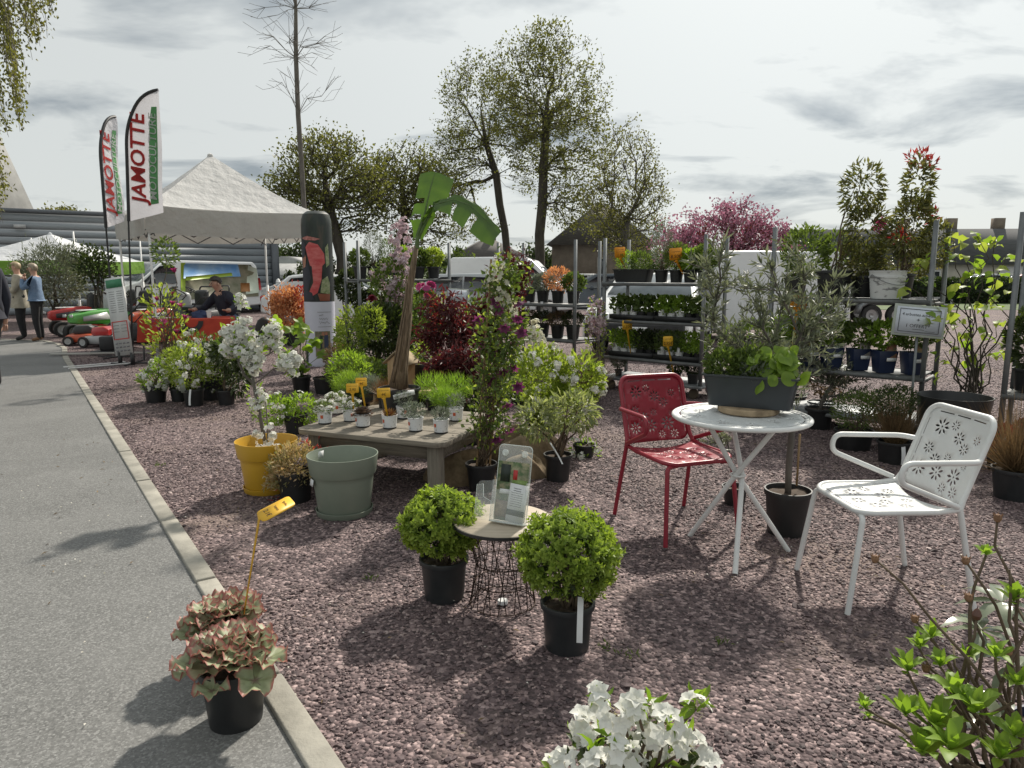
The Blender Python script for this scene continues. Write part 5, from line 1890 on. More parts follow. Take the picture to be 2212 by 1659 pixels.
# ================================================================== PLANT KIT
M_POT = pmat('pot_black', (.012, .0125, .0135), (.020, .021, .022), 7, .45, bump=.15, bscale=30)
M_POTG = pmat('pot_charcoal', (.018, .021, .023), (.028, .031, .033), 7, .42, bump=.15, bscale=40)
M_POTN = pmat('pot_navy', (.012, .022, .060), (.018, .03, .075), 7, .4)
M_SOIL = pmat('soil', (.045, .030, .020), (.085, .06, .042), 30, .95, bump=1.0, bscale=90)
M_STEM = pmat('stem_brown', (.13, .095, .06), (.085, .06, .04), 20, .85)
M_STEMG = pmat('stem_green', (.10, .15, .05), (.07, .11, .035), 20, .7)
M_TAGW = pmat('label_white', (.72, .73, .73), (.66, .67, .68), 8, .45)
M_TAGO = pmat('tag_orange', (.75, .30, .015), (.68, .26, .012), 8, .5)
M_TAGY = pmat('tag_yellow', (.80, .46, .035), (.74, .42, .03), 8, .5)
M_PEN = pmat('pen', (.06, .025, .012), None, 8, .7)
LF = dict(
 mid=lmat('leaf_green', (.06, .10, .028), (.14, .19, .055), .4), dark=LF_DARK, olive=LF_OLIVE,
 lime=lmat('leaf_lime', (.16, .23, .035), (.32, .38, .09), .5),
 box=lmat('leaf_box', (.13, .21, .03), (.33, .42, .085), .36),
 bright=lmat('leaf_bright', (.13, .22, .03), (.25, .36, .06), .5),
 grey=lmat('leaf_grey', (.13, .155, .115), (.24, .27, .215), .25, tint=(1.2, 1.2, 1)),
 maple=lmat('leaf_maple', (.050, .014, .017), (.105, .032, .032), .34, tint=(1.5, .75, .8)),
 brown=lmat('leaf_brown', (.12, .09, .05), (.21, .15, .085), .3, tint=(1.3, 1.1, .8)),
 orange=lmat('leaf_orange', (.46, .20, .10), (.66, .42, .24), .38, tint=(1.4, 1.0, .6)),
 red=lmat('leaf_red', (.26, .03, .025), (.42, .08, .06), .38, tint=(1.4, .8, .8)),
 pieris=lmat('leaf_pieris', (.19, .24, .08), (.58, .44, .27), .36, tint=(1.3, 1.1, .7)),
 fern=lmat('leaf_fern', (.12, .22, .03), (.24, .36, .06), .45),
 heath=lmat('leaf_heather', (.10, .045, .03), (.20, .13, .05), .3, tint=(1.3, 1.0, .7)),
 variegated=lmat('leaf_variegated', (.10, .15, .05), (.42, .44, .28), .36),
 photinia=lmat('leaf_photinia', (.08, .105, .04), (.18, .165, .075), .38),
 white=lmat('petal_white', (.70, .70, .64), (.82, .82, .78), .3, .6, (1.05, 1.05, 1.0), .2),
 cream=lmat('petal_cream', (.62, .60, .48), (.78, .77, .68), .3, .6, (1.1, 1.08, .95), .2),
 pink=lmat('petal_pink', (.52, .40, .44), (.68, .58, .60), .3, .6, (1.1, 1.0, 1.05), .2),
 magenta=lmat('petal_magenta', (.30, .035, .13), (.46, .10, .24), .36, .55, (1.3, .9, 1.1), .2),
 purple=lmat('petal_purple', (.10, .025, .075), (.19, .06, .13), .36, .55, (1.4, .9, 1.3), .2),
 peony=lmat('petal_wine', (.12, .004, .02), (.22, .015, .04), .3, .5, (1.5, .8, .9), .3),
)
def pot_part(t, rt, rb, h, mat, soil=True, rim=True, lip=.012):
 mb = MB()
 w = .005
 pr = [(.001, 0), (rb, 0), (rb + (rt - rb) * .03, .004)]
 if rim:
  hr = h - max(.02, h * .13)
  rr = rb + (rt - rb) * hr / h
  pr += [(rr - lip * .3, hr), (rr + lip * .5, hr + .003), (rt + lip * .4, h - .003), (rt + lip * .3, h)]
 else:
  pr += [(rt - .002, h - .004), (rt + .004, h - .002), (rt + .004, h)]
 pr += [(rt - w, h), (rt - w - .002, h - .012), (rb - w, .012), (.001, .012)]
 lathe(mb, pr, 36)
 p_ = mb.build('pot', mat, t, smooth=True, angle=40)
 if soil:
  mb = MB()
  rg = np.random.default_rng(int(h * 1000))
  zs = h - .025
  rs = rb + (rt - rb) * zs / h - .006
  V, fs = [(0, 0, zs + .006)], []
  for k, f in enumerate((.35, .7, 1.0)):
   for i in range(18):
    a = 2 * PI * i / 18
    V.append((rs * f * math.cos(a), rs * f * math.sin(a), zs + rg.uniform(-.006, .008)))
  for i in range(18):
   fs.append((0, 1 + i, 1 + (i + 1) % 18))
   for k in range(2):
    a = 1 + k * 18
    fs.append((a + i, a + 18 + i, a + 18 + (i + 1) % 18, a + (i + 1) % 18))
  mb.add(V, fs)
  mb.build('soil', M_SOIL, t, smooth=True, angle=180)
 return p_
def PB(loc, Y, u0, v0, u1, v1, dp=.8):
 c = AT((u0 + u1) / 2, (v0 + v1) / 2, Y)
 rx, rz = abs(u1 - u0) / 2 / F * Y, abs(v1 - v0) / 2 / F * Y
 return (c.x - loc[0], c.y - loc[1], c.z - loc[2], rx, rx * dp, rz)
def plant(name, label, loc, pot, blobs, leaf, n, L, W, kind='dia', seed=1, cat='potted plant', group=None, stems=5, sr=(.006, .002), stemmat=None, fl=(), clumps=0, spread=.04, up=.35, shell=.45, potmat=None, droop=0.0, jit=.55, rz=0, curl=.15, fold=.2, out=.8):
 t = thing(name, label, cat, loc, rz, group)
 z0 = 0
 if pot:
  pot_part(t, pot[0], pot[1], pot[2], potmat or M_POT)
  z0 = pot[2] - .03
 rg = np.random.default_rng(seed + 500)
 if stems:
  P, _ = blob_points(rg, blobs, stems, .2)
  stem_mb((0, 0, z0), P, sr[0], sr[1], seed, spread=(pot[0] * .25 if pot else .04)).build('stem', stemmat or M_STEM, t, smooth=True, angle=180)
 if n:
  foliage_mb(blobs, int(n * 1.35), L, W, kind, clumps, spread, up, out, shell, jit, seed, fold, curl, droop=droop).build('foliage', leaf if not isinstance(leaf, str) else LF[leaf], t)
 for k, f in enumerate(fl):
  mb = MB()
  r2 = np.random.default_rng(seed + 900 + k)
  bl = [(*b[:3], b[3] * 1.08, b[4] * 1.08, b[5] * 1.06) for b in f.get('blobs', blobs)]
  c = f.get('clumps', 0)
  if c:
   Cc, Co = blob_points(r2, bl, c, f.get('shell', .8))
   i = r2.integers(0, c, f['n'])
   off = rdir(r2, f['n']) * f.get('spread', .03) * r2.random((f['n'], 1)) ** .4
   P, O = Cc[i] + off, nrm(Co[i] * .6 + off / f.get('spread', .03))
  else:
   P, O = blob_points(r2, bl, f['n'], f.get('shell', .8))
  N = nrm(O + rdir(r2, f['n']) * .45 + np.array([0, 0, .25]))
  flowerset(mb, P, N, f['size'] * r2.uniform(.75, 1.15, f['n']), f.get('petals', 5), f.get('cup', .35), f.get('width', .75), r2)
  mb.build('blossom', LF[f['mat']], t)
 return t
def white_label(t, loc, rz=0, w=.022, h=.13, lean=.15, mat=None, name='plant_label'):
 mb = MB()
 n = 5
 V = []
 for k in range(n + 1):
  f = k / n
  y = -.02 * math.sin(f * 2.2) - lean * h * f
  V += [(-w / 2, y, -h * f), (w / 2, y, -h * f)]
 mb.add(V, [(2 * k, 2 * k + 2, 2 * k + 3, 2 * k + 1) for k in range(n)])
 return mb.build(name, mat or M_TAGW, t, loc=loc, rot=(0, 0, rz))
def stick_label(t, loc, rz, w, h, mat=None, name='plant_label', lean=.2):
 """stiff picture label pushed into the pot"""
 mb = MB()
 box(mb, (0, 0, h / 2), (w, .0016, h))
 o = mb.build(name, mat or M_TAGW, t, loc=loc, rot=(-lean, 0, rz))
 return o
def price_tag(label, loc, rz, lines, cw, ch, stake, lean=(0, 0), mat=None, tilt=0.0, group='price tags'):
 """loc is where the stake meets the soil"""
 t = thing('price_tag', label, 'price tag', loc, rz, group)
 t.rotation_euler = (lean[0], lean[1], rz)
 mt = mat or M_TAGO
 mb = MB()
 w0 = max(.008, cw * .10)
 prism(mb, [(-w0 * .5, -.04), (w0 * .5, -.04), (w0, stake - cw * .1), (w0 * 2.2, stake), (-w0 * 2.2, stake), (-w0, stake - cw * .1)], -.0012, .0012, RX(R(90)))
 mb.build('stake', mt, t)
 mb = MB()
 o = []
 r_ = ch * .12
 for cx, cz, a0 in ((cw / 2 - r_, ch - r_, 0), (-cw / 2 + r_, ch - r_, 90), (-cw / 2 + r_, r_, 180), (cw / 2 - r_, r_, 270)):
  for k in range(4):
   a = R(a0 + 30 * k)
   o.append((cx + r_ * math.cos(a), cz + r_ * math.sin(a)))
 Mc = T(0, 0, stake) @ RY(-lean[1] * .85) @ RX(-tilt)
 prism(mb, o, -.0016, .0016, Mc @ RX(R(90)))
 mb.build('card', mt, t)
 for i, (tx_, z, sz) in enumerate(lines):
  Mt = Mc @ T(0, -.0026, ch * z) @ RX(R(90))
  if tx_.startswith('~'):
   scribble_mb(cw * float(tx_[1:]), ch * sz, i + int(stake * 1000), None, cw * .018, Mc @ T(0, -.0026, ch * z), 7).build('lettering', M_PEN, t)
  else:
   text(tx_, ch * sz, M_PEN, t, Mt.to_translation(), Mt.to_euler(), shear=.15)
 return t
# ================================================================== TROLLEYS
M_PLY = pmat('trolley_shelf', (.16, .165, .165), (.10, .105, .105), 6, .6, .2)
TW, TD = 1.34, .56
def trolley(label, fl, ang, shelves):
 t = thing('plant_trolley', label, 'trolley', (fl[0], fl[1], 0), R(ang), 'galvanised plant trolleys')
 for x in (0, TW):
  for y in (0, TD):
   mb = MB()
   box(mb, (x, y, 1.0), (.036, .010, 1.78))
   box(mb, (x - .014, y + .014, 1.0), (.008, .028, 1.78))
   box(mb, (x + .014, y + .014, 1.0), (.008, .028, 1.78))
   mb.build('post', M_GALV, t)
   mb = MB()
   lathe(mb, [(.001, -.02), (.055, -.018), (.062, -.01), (.062, .01), (.055, .018), (.001, .02)], 18, T(x + (.1 if x == 0 else -.1), y + (.06 if y == 0 else -.06), .062) @ RX(R(90)))
   mb.build('castor', pmat('castor', (.10, .075, .05), None, 9, .7), t, smooth=True)
 mb = MB()
 box(mb, (TW / 2, TD / 2, .15), (TW + .06, TD + .06, .035))
 mb.build('base', M_GALV, t, bevel=.006)
 for z in shelves:
  mb = MB()
  box(mb, (TW / 2, TD / 2, z - .012), (TW - .06, TD - .02, .018))
  box(mb, (TW / 2, -.022, z - .018), (TW + .02, .014, .035))
  box(mb, (TW / 2, TD + .03, z - .018), (TW + .02, .014, .035))
  box(mb, (.0, TD / 2 + .005, z - .036), (.03, TD + .04, .02))
  box(mb, (TW, TD / 2 + .005, z - .036), (.03, TD + .04, .02))
  mb.build('shelf', M_PLY, t)
 return t
def on(t, x, y, z):
 return t.matrix_basis @ Vector((x, y, z))
T1 = trolley('plant trolley loaded with small shrubs behind the lilac blossom', (-2.04, 9.56), 31, (1.38, .72))
T2 = trolley('plant trolley with two rows of black pots behind the climbing clematis', (-.20, 10.2), -40.7, (1.05, .58))
T3 = trolley('plant trolley stacked with herbs and orange price tags behind the red chair', (1.15, 8.95), -40.7, (1.345, .89, .43))
T4 = trolley('plant trolley with tall shrubs above blue rose pots behind the white chair', (2.50, 6.88), -40.7, (1.23, .57))
T5 = trolley('plant trolley beside the big empty black pot', (3.66, 5.2), -40.7, (.57,))
# --- trolley one: shrubs on the top shelf, greens below
g1 = 'small potted shrubs on the trolley behind the lilac'
for k, (x, lf, hh, L_, W_, lb) in enumerate(((.10, 'mid', .20, .05, .022, 'leafy green shrub in black pot at the post end of the trolley'), (.30, 'grey', .42, .05, .006, 'tall feathery grey green herb in a black pot on the trolley'),
                                      (.52, 'mid', .34, .05, .008, 'upright fine leaved herb in a black pot on the trolley'), (.74, 'bright', .24, .05, .022, 'bushy bright green shrub in a black pot on the trolley'), (.96, 'mid', .22, .06, .03, 'round leaved green shrub in a black pot on the trolley'), (1.2, 'lime', .22, .06, .025, 'yellow green shrub in a black pot at the far end of the trolley'))):
 plant('shrub', lb, on(T1, x, .24, 1.385), (.095, .07, .17), [(0, 0, .17 + hh * .6, .13, .12, hh * .55)], lf, 520, L_, W_, seed=100 + k, group=g1, stems=7, up=.7 if L_ > W_ * 4 else .3)
for k, (x, lf, lb) in enumerate(((.2, 'dark', 'dark green bush on the middle shelf of the lilac trolley'), (.6, 'mid', 'green bush with yellow flowers on the middle shelf of the lilac trolley'), (1.05, 'bright', 'bright green bush on the middle shelf of the lilac trolley'))):
 plant('shrub', lb, on(T1, x, .25, .725), (.11, .08, .19), [(0, 0, .32, .19, .16, .17)], lf, 700, .055, .026, seed=110 + k, group=g1, fl=[dict(n=26, size=.045, mat='cream' if k != 1 else 'orange')] if k else [])
# --- trolley two
g2 = 'potted shrubs on the trolley behind the clematis'
for k, (x, lf, n, rr, hh, L_, W_, lb, fl) in enumerate((
  (.16, 'maple', 420, .16, .24, .06, .018, 'dark red leaved shrub in a black pot on the upper trolley shelf', ()),
  (.42, 'mid', 480, .14, .17, .045, .02, 'green shrub in a black pot on the upper trolley shelf', ()),
  (.66, 'grey', 520, .17, .20, .05, .024, 'pale grey green shrub with orange tips in a black pot', ()),
  (.92, 'orange', 560, .20, .28, .045, .018, 'orange leaved shrub in a black pot on the upper shelf', ()),
  (1.18, 'mid', 480, .15, .20, .05, .028, 'green leaved shrub in the last black pot of the upper shelf', ()))):
 t = plant('shrub', lb, on(T2, x, .20, 1.055), (.092, .07, .17), [(0, 0, .17 + hh * .55, rr, rr * .8, hh * .6)], lf, n, L_, W_, seed=120 + k, group=g2)
 if k in (1, 2):
  white_label(t, (-.02, -.095, .02), w=.035, h=.13)
for k in range(5):
 plant('shrub', ('low bronze shrub' if k % 2 else 'low dark green shrub') + ' in a black pot on the lower trolley shelf', on(T2, .14 + .26 * k, .2, .585), (.10, .075, .18), [(0, 0, .25, .16, .14, .11)], 'brown' if k % 2 else 'dark', 560, .035, .014, seed=130 + k, group='bronze shrubs on the lower trolley shelf')
# --- trolley three: herbs
M_TRAY = pmat('tray_black', (.016, .016, .017), (.024, .024, .025), 9, .5)
def trough(label, loc, rz, L_, W_, H_, mat, leafs, name='herb_trough'):
 t = thing(name, label, 'planter', loc, rz)
 mb = MB()
 V = []
 for (z, k, inset) in ((0, .88, 0), (H_ - .012, 1.0, 0), (H_ - .01, 1.02, -.006), (H_, 1.02, -.006), (H_, 1.0, .006), (.02, .86, .008)):
  for cx, cy, a0 in ((1, 1, 0), (-1, 1, 90), (-1, -1, 180), (1, -1, 270)):
   for q in range(4):
    a = R(a0 + 30 * q)
    rr = .025
    V.append((cx * (L_ / 2 * k - inset - rr) + rr * math.cos(a), cy * (W_ / 2 * k - inset - rr) + rr * math.sin(a), z))
 n = 16
 fs = [tuple(range(n - 1, -1, -1))]
 for j in range(5):
  for i in range(n):
   fs.append((j * n + i, j * n + (i + 1) % n, (j + 1) * n + (i + 1) % n, (j + 1) * n + i))
 fs.append(tuple(5 * n + i for i in range(n)))
 mb.add(V, fs)
 mb.build('trough', mat, t, smooth=True, angle=40)
 mb = MB()
 box(mb, (0, 0, H_ - .03), (L_ * .93, W_ * .9, .02))
 mb.build('soil', M_SOIL, t)
 for k, (bl, lf, n_, l_, w_, kd, up) in enumerate(leafs):
  foliage_mb(bl, n_, l_, w_, kd, 0, .03, up, .8, .4, .5, 200 + k, mb=None).build('foliage', LF[lf], t)
 return t
a3 = R(-40.7)
trough('black trough of mixed herbs on the top shelf with an orange tag', on(T3, .30, .2, 1.35), a3, .50, .18, .16, M_POT,
       [([(-.1, 0, .26, .14, .1, .13)], 'bright', 700, .035, .012, 'dia', .5), ([(.1, 0, .25, .14, .1, .12)], 'mid', 600, .04, .016, 'dia', .5), ([(0, -.06, .18, .2, .05, .05)], 'grey', 300, .03, .006, 'dia', .4)])
for k, (x, lf, hh, L_, W_, lb) in enumerate(((.68, 'grey', .55, .05, .007, 'tall lavender with mauve heads in a black pot on the top shelf'), (.88, 'mid', .30, .05, .012, 'bushy rosemary in a black pot on the top shelf'), (1.06, 'bright', .22, .05, .03, 'broad leaved herb in a black pot beneath the second orange tag'), (1.24, 'mid', .26, .05, .02, 'leafy herb in a black pot at the corner of the top shelf'))):
 plant('herb', lb, on(T3, x, .22, 1.35), (.085, .065, .15), [(0, 0, .15 + hh * .5, .14, .12, hh * .55)], lf, 650, L_, W_, seed=140 + k, group='potted herbs on the top shelf', up=.8 if k == 0 else .4, stems=8,
          fl=[dict(n=40, size=.022, mat='magenta', blobs=[(0, 0, .15 + hh * 1.0, .12, .1, .12)])] if k == 0 else ())
def small_pot(t, r, h, mat, band=None):
 mb = MB()
 lathe(mb, [(.001, 0), (r * .8, 0), (r, h - .006), (r + .003, h - .004), (r + .003, h), (r - .003, h), (r * .78, .01), (.001, .01)], 20)
 mb.build('pot', mat, t, smooth=True)
def tray_set(lab_tray, lab_pl, tro, z, xs, ys, leaf, n, L_, W_, hh, seed, group):
 for i, (xa, xb) in enumerate(((.06, .66), (.70, 1.30))):
  t = thing('plant_tray', lab_tray[i], 'tray', on(tro, (xa + xb) / 2, .25, z + .004), a3)
  mb = MB()
  w_, d_ = (xb - xa), .40
  box(mb, (0, 0, .004), (w_, d_, .008))
  for (cx, cy, sx_, sy_) in ((0, -d_ / 2, w_, .012), (0, d_ / 2, w_, .012), (-w_ / 2, 0, .012, d_), (w_ / 2, 0, .012, d_)):
   box(mb, (cx, cy, .03), (sx_, sy_, .06))
  mb.build('tray_body', M_TRAY, t)
 q = 0
 first = None
 for x in xs:
  for y in ys:
   loc = on(tro, x, y, z + .014)
   if first is None or q % 5 == 0:
    t = thing('herb', '', 'potted plant', loc, 0, group)
    small_pot(t, .05, .09, M_TAGW if q % 2 == 0 else M_POT)
    foliage_mb([(0, 0, .09 + hh * .5, .075, .075, hh * .55)], n, L_, W_, 'leaf' if W_ > .02 else 'dia', 0, .03, .4, seed=seed + q).build('foliage', LF[leaf] if isinstance(leaf, str) else LF[leaf[q % len(leaf)]], t)
    stem_mb((0, 0, .08), [(rk.uniform(-.05, .05), rk.uniform(-.05, .05), .09 + hh * .5) for _ in range(5)], .002, .001, q, 4, 3).build('stem', M_STEMG, t)
    if q % 10 == 0:
     stick_label(t, (0, -.045, .07), a3 * .4, .045, .075)
    first = t
   else:
    t = copy_tree(first)
    t.location = loc
    t.rotation_euler = (0, 0, q * 1.3)
   t['label'] = lab_pl % (('white', 'black')[(q - q % 5) % 2], ('front', 'back')[y > .2], ('post', 'olive')[x > .7])
   q += 1
XS = [.13 + .12 * k for k in range(5)] + [.77 + .12 * k for k in range(5)]
tray_set(('shallow black tray of leafy strawberry plants at the post end', 'shallow black tray of leafy strawberry plants at the olive tree end'), 'leafy strawberry plant in %s pot along the %s of the %s end tray', T3, .89, XS, (.11, .26), ('mid', 'bright', 'mid'), 90, .055, .04, .17, 300, 'strawberry plants on the middle shelf')
tray_set(('black tray of parsley pots at the post end of the lower shelf', 'black tray of broad leaved herbs at the olive end of the lower shelf'), 'dense parsley in %s pot along the %s of the %s end tray', T3, .43, XS, (.11, .26), ('bright', 'mid', 'dark'), 190, .045, .02, .22, 340, 'parsley pots on the lower shelf')
for k, (x, lf, lb) in enumerate(((.15, 'grey', 'small grey herb in a pot on the trolley base'), (.95, 'mid', 'dark green herb in a black pot on the trolley base beside the orange tag'), (1.18, 'dark', 'round dark green herb in a black pot at the corner of the trolley base'))):
 plant('herb', lb, on(T3, x, .15, .17), (.075, .055, .12) if k else (.05, .04, .08), [(0, 0, .19, .10, .09, .09)], lf, 420, .035, .016, seed=160 + k, group='herbs on the trolley base')
price_tag('orange price tag with two written lines above the herb trough', on(T3, .22, .16, 1.50), R(6), (('~.7', .75, .12), ('~.75', .55, .12), ('1.95', .24, .36)), .135, .13, .17, (0, R(-28)), group='orange price tags on the trolley')
price_tag('orange price tag leaning over the lavender and rosemary pots', on(T3, 1.0, .12, 1.48), R(8), (('~.7', .7, .16), ('8.50€', .3, .40)), .155, .14, .15, (0, R(-30)), group='orange price tags on the trolley')
price_tag('orange price tag standing in the parsley tray below the strawberries', on(T3, .38, .04, .52), R(8), (('~.75', .7, .16), ('1.50€', .3, .40)), .125, .115, .26, (0, R(-10)), group='orange price tags on the trolley', mat=M_TAGY)
price_tag('orange price tag standing above the back of the red chair', on(T3, 1.0, .03, .24), R(8), (('~.6', .72, .16), ('2.95€', .3, .40)), .12, .12, .38, (0, R(-14)), group='orange price tags on the trolley', mat=M_TAGY)
# --- trolley four: photinias above, roses below
lo = on(T4, .50, .22, 1.235)
Yp = lo.y
plant('photinia', 'tall narrow photinia with drooping leaves in a big black pot', lo, (.16, .125, .25), [PB(lo, Yp, 1822, 352, 1905, 470), PB(lo, Yp, 1830, 440, 1915, 560), PB(lo, Yp, 1850, 540, 1905, 600)], 'photinia', 950, .075, .022, seed=170, stems=11, sr=(.007, .002), droop=.5, fl=[dict(n=16, size=.09, mat='magenta', blobs=[PB(lo, Yp, 1890, 470, 1912, 500)], width=.4)], cat='shrub')
lo = on(T4, 1.02, .30, 1.235)
Yp = lo.y
t = plant('photinia', 'taller photinia with bright red shoot tips behind the white bucket', lo, (.14, .11, .22), [PB(lo, Yp, 1955, 345, 2010, 460), PB(lo, Yp, 1925, 430, 2015, 560), PB(lo, Yp, 1990, 480, 2050, 580)], 'photinia', 1100, .075, .022, seed=171, stems=13, sr=(.007, .002), droop=.3, cat='shrub')
foliage_mb([PB(lo, Yp, 1962, 328, 2000, 352), PB(lo, Yp, 1995, 345, 2022, 368), PB(lo, Yp, 1985, 445, 2012, 470), PB(lo, Yp, 1930, 500, 1960, 525), PB(lo, Yp, 2005, 455, 2025, 475)], 150, .07, .017, seed=172, up=.6).build('red_shoot', LF['red'], t)
lo = on(T4, .72, .40, 1.235)
plant('nandina', 'low spreading bronze shrub between the two photinias', lo, (.13, .10, .2), [PB(lo, lo.y, 1810, 525, 1900, 610), PB(lo, lo.y, 1880, 510, 2010, 610)], 'photinia', 1500, .05, .02, seed=173, stems=12, cat='shrub', fl=())
lo = on(T4, .12, .30, 1.235)
plant('shrub', 'green climbing shrub tied to the far post of the rose trolley', lo, (.11, .085, .19), [PB(lo, lo.y, 1690, 490, 1790, 600), PB(lo, lo.y, 1780, 500, 1830, 590)], 'mid', 800, .06, .026, seed=174, cat='shrub')
bk_ = thing('paint_bucket', 'white plastic bucket with torn labels beside the photinia pot', 'bucket', on(T4, .98, .12, 1.235), R(10))
mb = MB()
lathe(mb, [(.001, 0), (.125, 0), (.145, .18), (.152, .182), (.152, .20), (.145, .20), (.15, .235), (.155, .237), (.155, .245), (.146, .245), (.12, .01), (.001, .01)], 36)
mb.build('pail', pmat('bucket_white', (.60, .61, .60), (.20, .20, .20), 9, .5, stretch=(1, 1, 2.5), lo=.55, hi=.62), bk_, smooth=True)
mb = MB()
tube(mb, [(.155 * math.cos(a), -.155 * math.sin(a), .21 - .09 * math.sin(a)) for a in np.linspace(0, PI, 12)], .003, 5)
mb.build('handle', M_GALV, bk_)
ROSE = (('variegated', 'pale pink'), ('orange', 'yellow'), ('lime', 'white'), ('pink', 'pink'), ('red', 'red'), ('orange', 'apricot'))
for k in range(6):
 lo = on(T4, .10 + .225 * k, .13 + .04 * (k % 2), .575)
 t = plant('rose_bush', 'leafy rose bush in a square navy pot with %s rose label' % ROSE[k][1], lo, None, [(0, 0, .34, .16, .14, .12)], 'mid' if k % 2 else 'bright', 420, .045, .026, seed=180 + k, group='rose bushes in navy pots', stems=5)
 mb = MB()
 V = []
 for z, h_ in ((0, .065), (.20, .085), (.20, .078), (.02, .06)):
  V += [(-h_, -h_, z), (h_, -h_, z), (h_, h_, z), (-h_, h_, z)]
 mb.add(V, [(3, 2, 1, 0)] + [(j * 4 + i, j * 4 + (i + 1) % 4, (j + 1) * 4 + (i + 1) % 4, (j + 1) * 4 + i) for j in range(3) for i in range(4)] + [(12, 13, 14, 15)])
 mb.build('pot', M_POTN, t, bevel=.006)
 stick_label(t, (.02, -.085, .12), R(-12), .09, .15, pmat('rose_card_%d' % k, ((.50, .40, .44), (.55, .45, .15), (.55, .58, .50), (.55, .42, .46), (.52, .13, .10), (.55, .28, .15))[k], (.14, .19, .11), 26, .5))
 mb = MB()
 box(mb, (.02, -.094, .125), (.085, .002, .03))
 mb.build('caption', M_TAGW, t, rot=(0, 0, 0))
price_tag('orange price tag half hidden by the olive leaves above the roses', on(T4, .22, .02, .72), R(-20), (('~.8', .78, .10), ('~.8', .6, .10), ('~.7', .4, .10), ('~.4', .2, .12)), .155, .13, .40, (0, R(4)), group='orange price tags on the trolley', mat=M_TAGO)
# sign board
p = on(T4, 1.30, -.12, 0)
sg = thing('sign_board', 'framed white sign offering one free shrub on a steel stake', 'sign', (p.x, p.y, 0), R(-14))
Mg = T(0, 0, 1.06) @ RY(R(5)) @ RX(R(-6))
mb = MB()
box(mb, (0, 0, 0), (.40, .012, .265), Mg)
mb.build('backing', pmat('sign_backing', (.42, .46, .40), None, 8, .5), sg, bevel=.004)
mb = MB()
box(mb, (0, -.009, 0), (.36, .004, .225), Mg)
mb.build('sheet', pmat('sign_sheet', (.60, .64, .70), (.56, .60, .66), 6, .5), sg)
mb = MB()
for (x, z, sx_, sz_) in ((0, .095, .31, .004), (0, -.095, .31, .004), (-.155, 0, .004, .19), (.155, 0, .004, .19), (.0, -.072, .09, .003), (.09, -.083, .075, .002)):
 box(mb, (x, -.012, z), (sx_, .002, sz_), Mg)
mb.build('ruled_border', M_INK, sg)
for tx_, z, s_ in (('4 arbustes achetés', .05, .034), ('+', .005, .05), ('1 OFFERT*', -.045, .040)):
 Mt = Mg @ T(-.01, -.013, z) @ RX(R(90))
 text(tx_, s_, M_INK, sg, Mt.to_translation(), Mt.to_euler(), shear=.1)
mb = MB()
tube(mb, [(0, .014, .0), (.0, .014, 1.0)], .011, 8)
mb.build('stake', M_GALV, sg)
# second sign by the maples
p = AT(988, 640, 8.6)
sg = thing('sign_board', 'framed white sign with faint writing behind the dark red maple', 'sign', (p.x, 8.6, 0), R(-4))
Mg = T(0, 0, p.z) @ RY(R(4)) @ RX(R(-6))
mb = MB()
box(mb, (0, 0, 0), (.26, .012, .18), Mg)
mb.build('backing', MATS['sign_backing'], sg, bevel=.004)
mb = MB()
box(mb, (0, -.009, 0), (.235, .004, .155), Mg)
mb.build('sheet', MATS['sign_sheet'], sg)
for k, z in enumerate((.03, -.005, -.035)):
 scribble_mb(.15, .03 if k == 0 else .014, 60 + k, None, .004, Mg @ T(0, -.012, z), 7).build('lettering', M_INK, sg)
mb = MB()
tube(mb, [(0, .014, .0), (.0, .014, p.z)], .010, 8)
mb.build('stake', M_GALV, sg)
# --- trolley five and things at the right edge
for k, (x, lf, lb) in enumerate(((.12, 'dark', 'dark leaved shrub on the shelf beside the big empty pot'), (.42, 'photinia', 'reddish shrub on the shelf at the end of the row'))):
 plant('shrub', lb, on(T5, x, .2, .58), (.10, .075, .17), [(0, 0, .40, .16, .14, .22)], lf, 480, .07, .03, seed=190 + k, cat='shrub')
# ================================================================== MIDDLE GROUND PLANTS
def gp(u, v):
 p = G(u, v)
 return Vector((p.x, p.y, 0))
gW = 'white flowering shrubs beside the path'
lo = gp(338, 868)
plant('candytuft', 'low white candytuft spilling over a black pot at the end of the group', lo, (.13, .10, .20), [PB(lo, lo.y, 300, 795, 365, 850), PB(lo, lo.y, 325, 775, 370, 810)], 'bright', 420, .05, .02, seed=201, group=gW, fl=[dict(n=900, size=.036, mat='white', shell=.75, clumps=34, spread=.035)])
lo = gp(420, 876)
t = plant('spiraea', 'yellow green shrub with white flower tufts and a picture label', lo, (.115, .09, .19), [PB(lo, lo.y, 355, 740, 460, 840), PB(lo, lo.y, 350, 750, 400, 800)], 'lime', 900, .045, .018, seed=202, group=gW, fl=[dict(n=520, size=.034, mat='white', shell=.8, clumps=30, spread=.03)])
stick_label(t, (-.06, -.10, .16), R(-10), .065, .20, pmat('clear_label', (.42, .47, .40), (.30, .34, .28), 9, .2), lean=-.25)
white_label(t, (.02, -.115, .2), 0, .022, .17)
lo = gp(462, 862)
plant('pieris_shrub', 'tall dense shrub with sprays of small white flowers behind the group', lo, (.15, .12, .24), [PB(lo, lo.y, 380, 715, 470, 830), PB(lo, lo.y, 440, 715, 545, 830), PB(lo, lo.y, 400, 745, 520, 850)], 'mid', 1700, .055, .022, seed=203, group=gW, stems=10, fl=[dict(n=1100, size=.03, mat='white', shell=.8, clumps=60, spread=.03)])
lo = gp(490, 874)
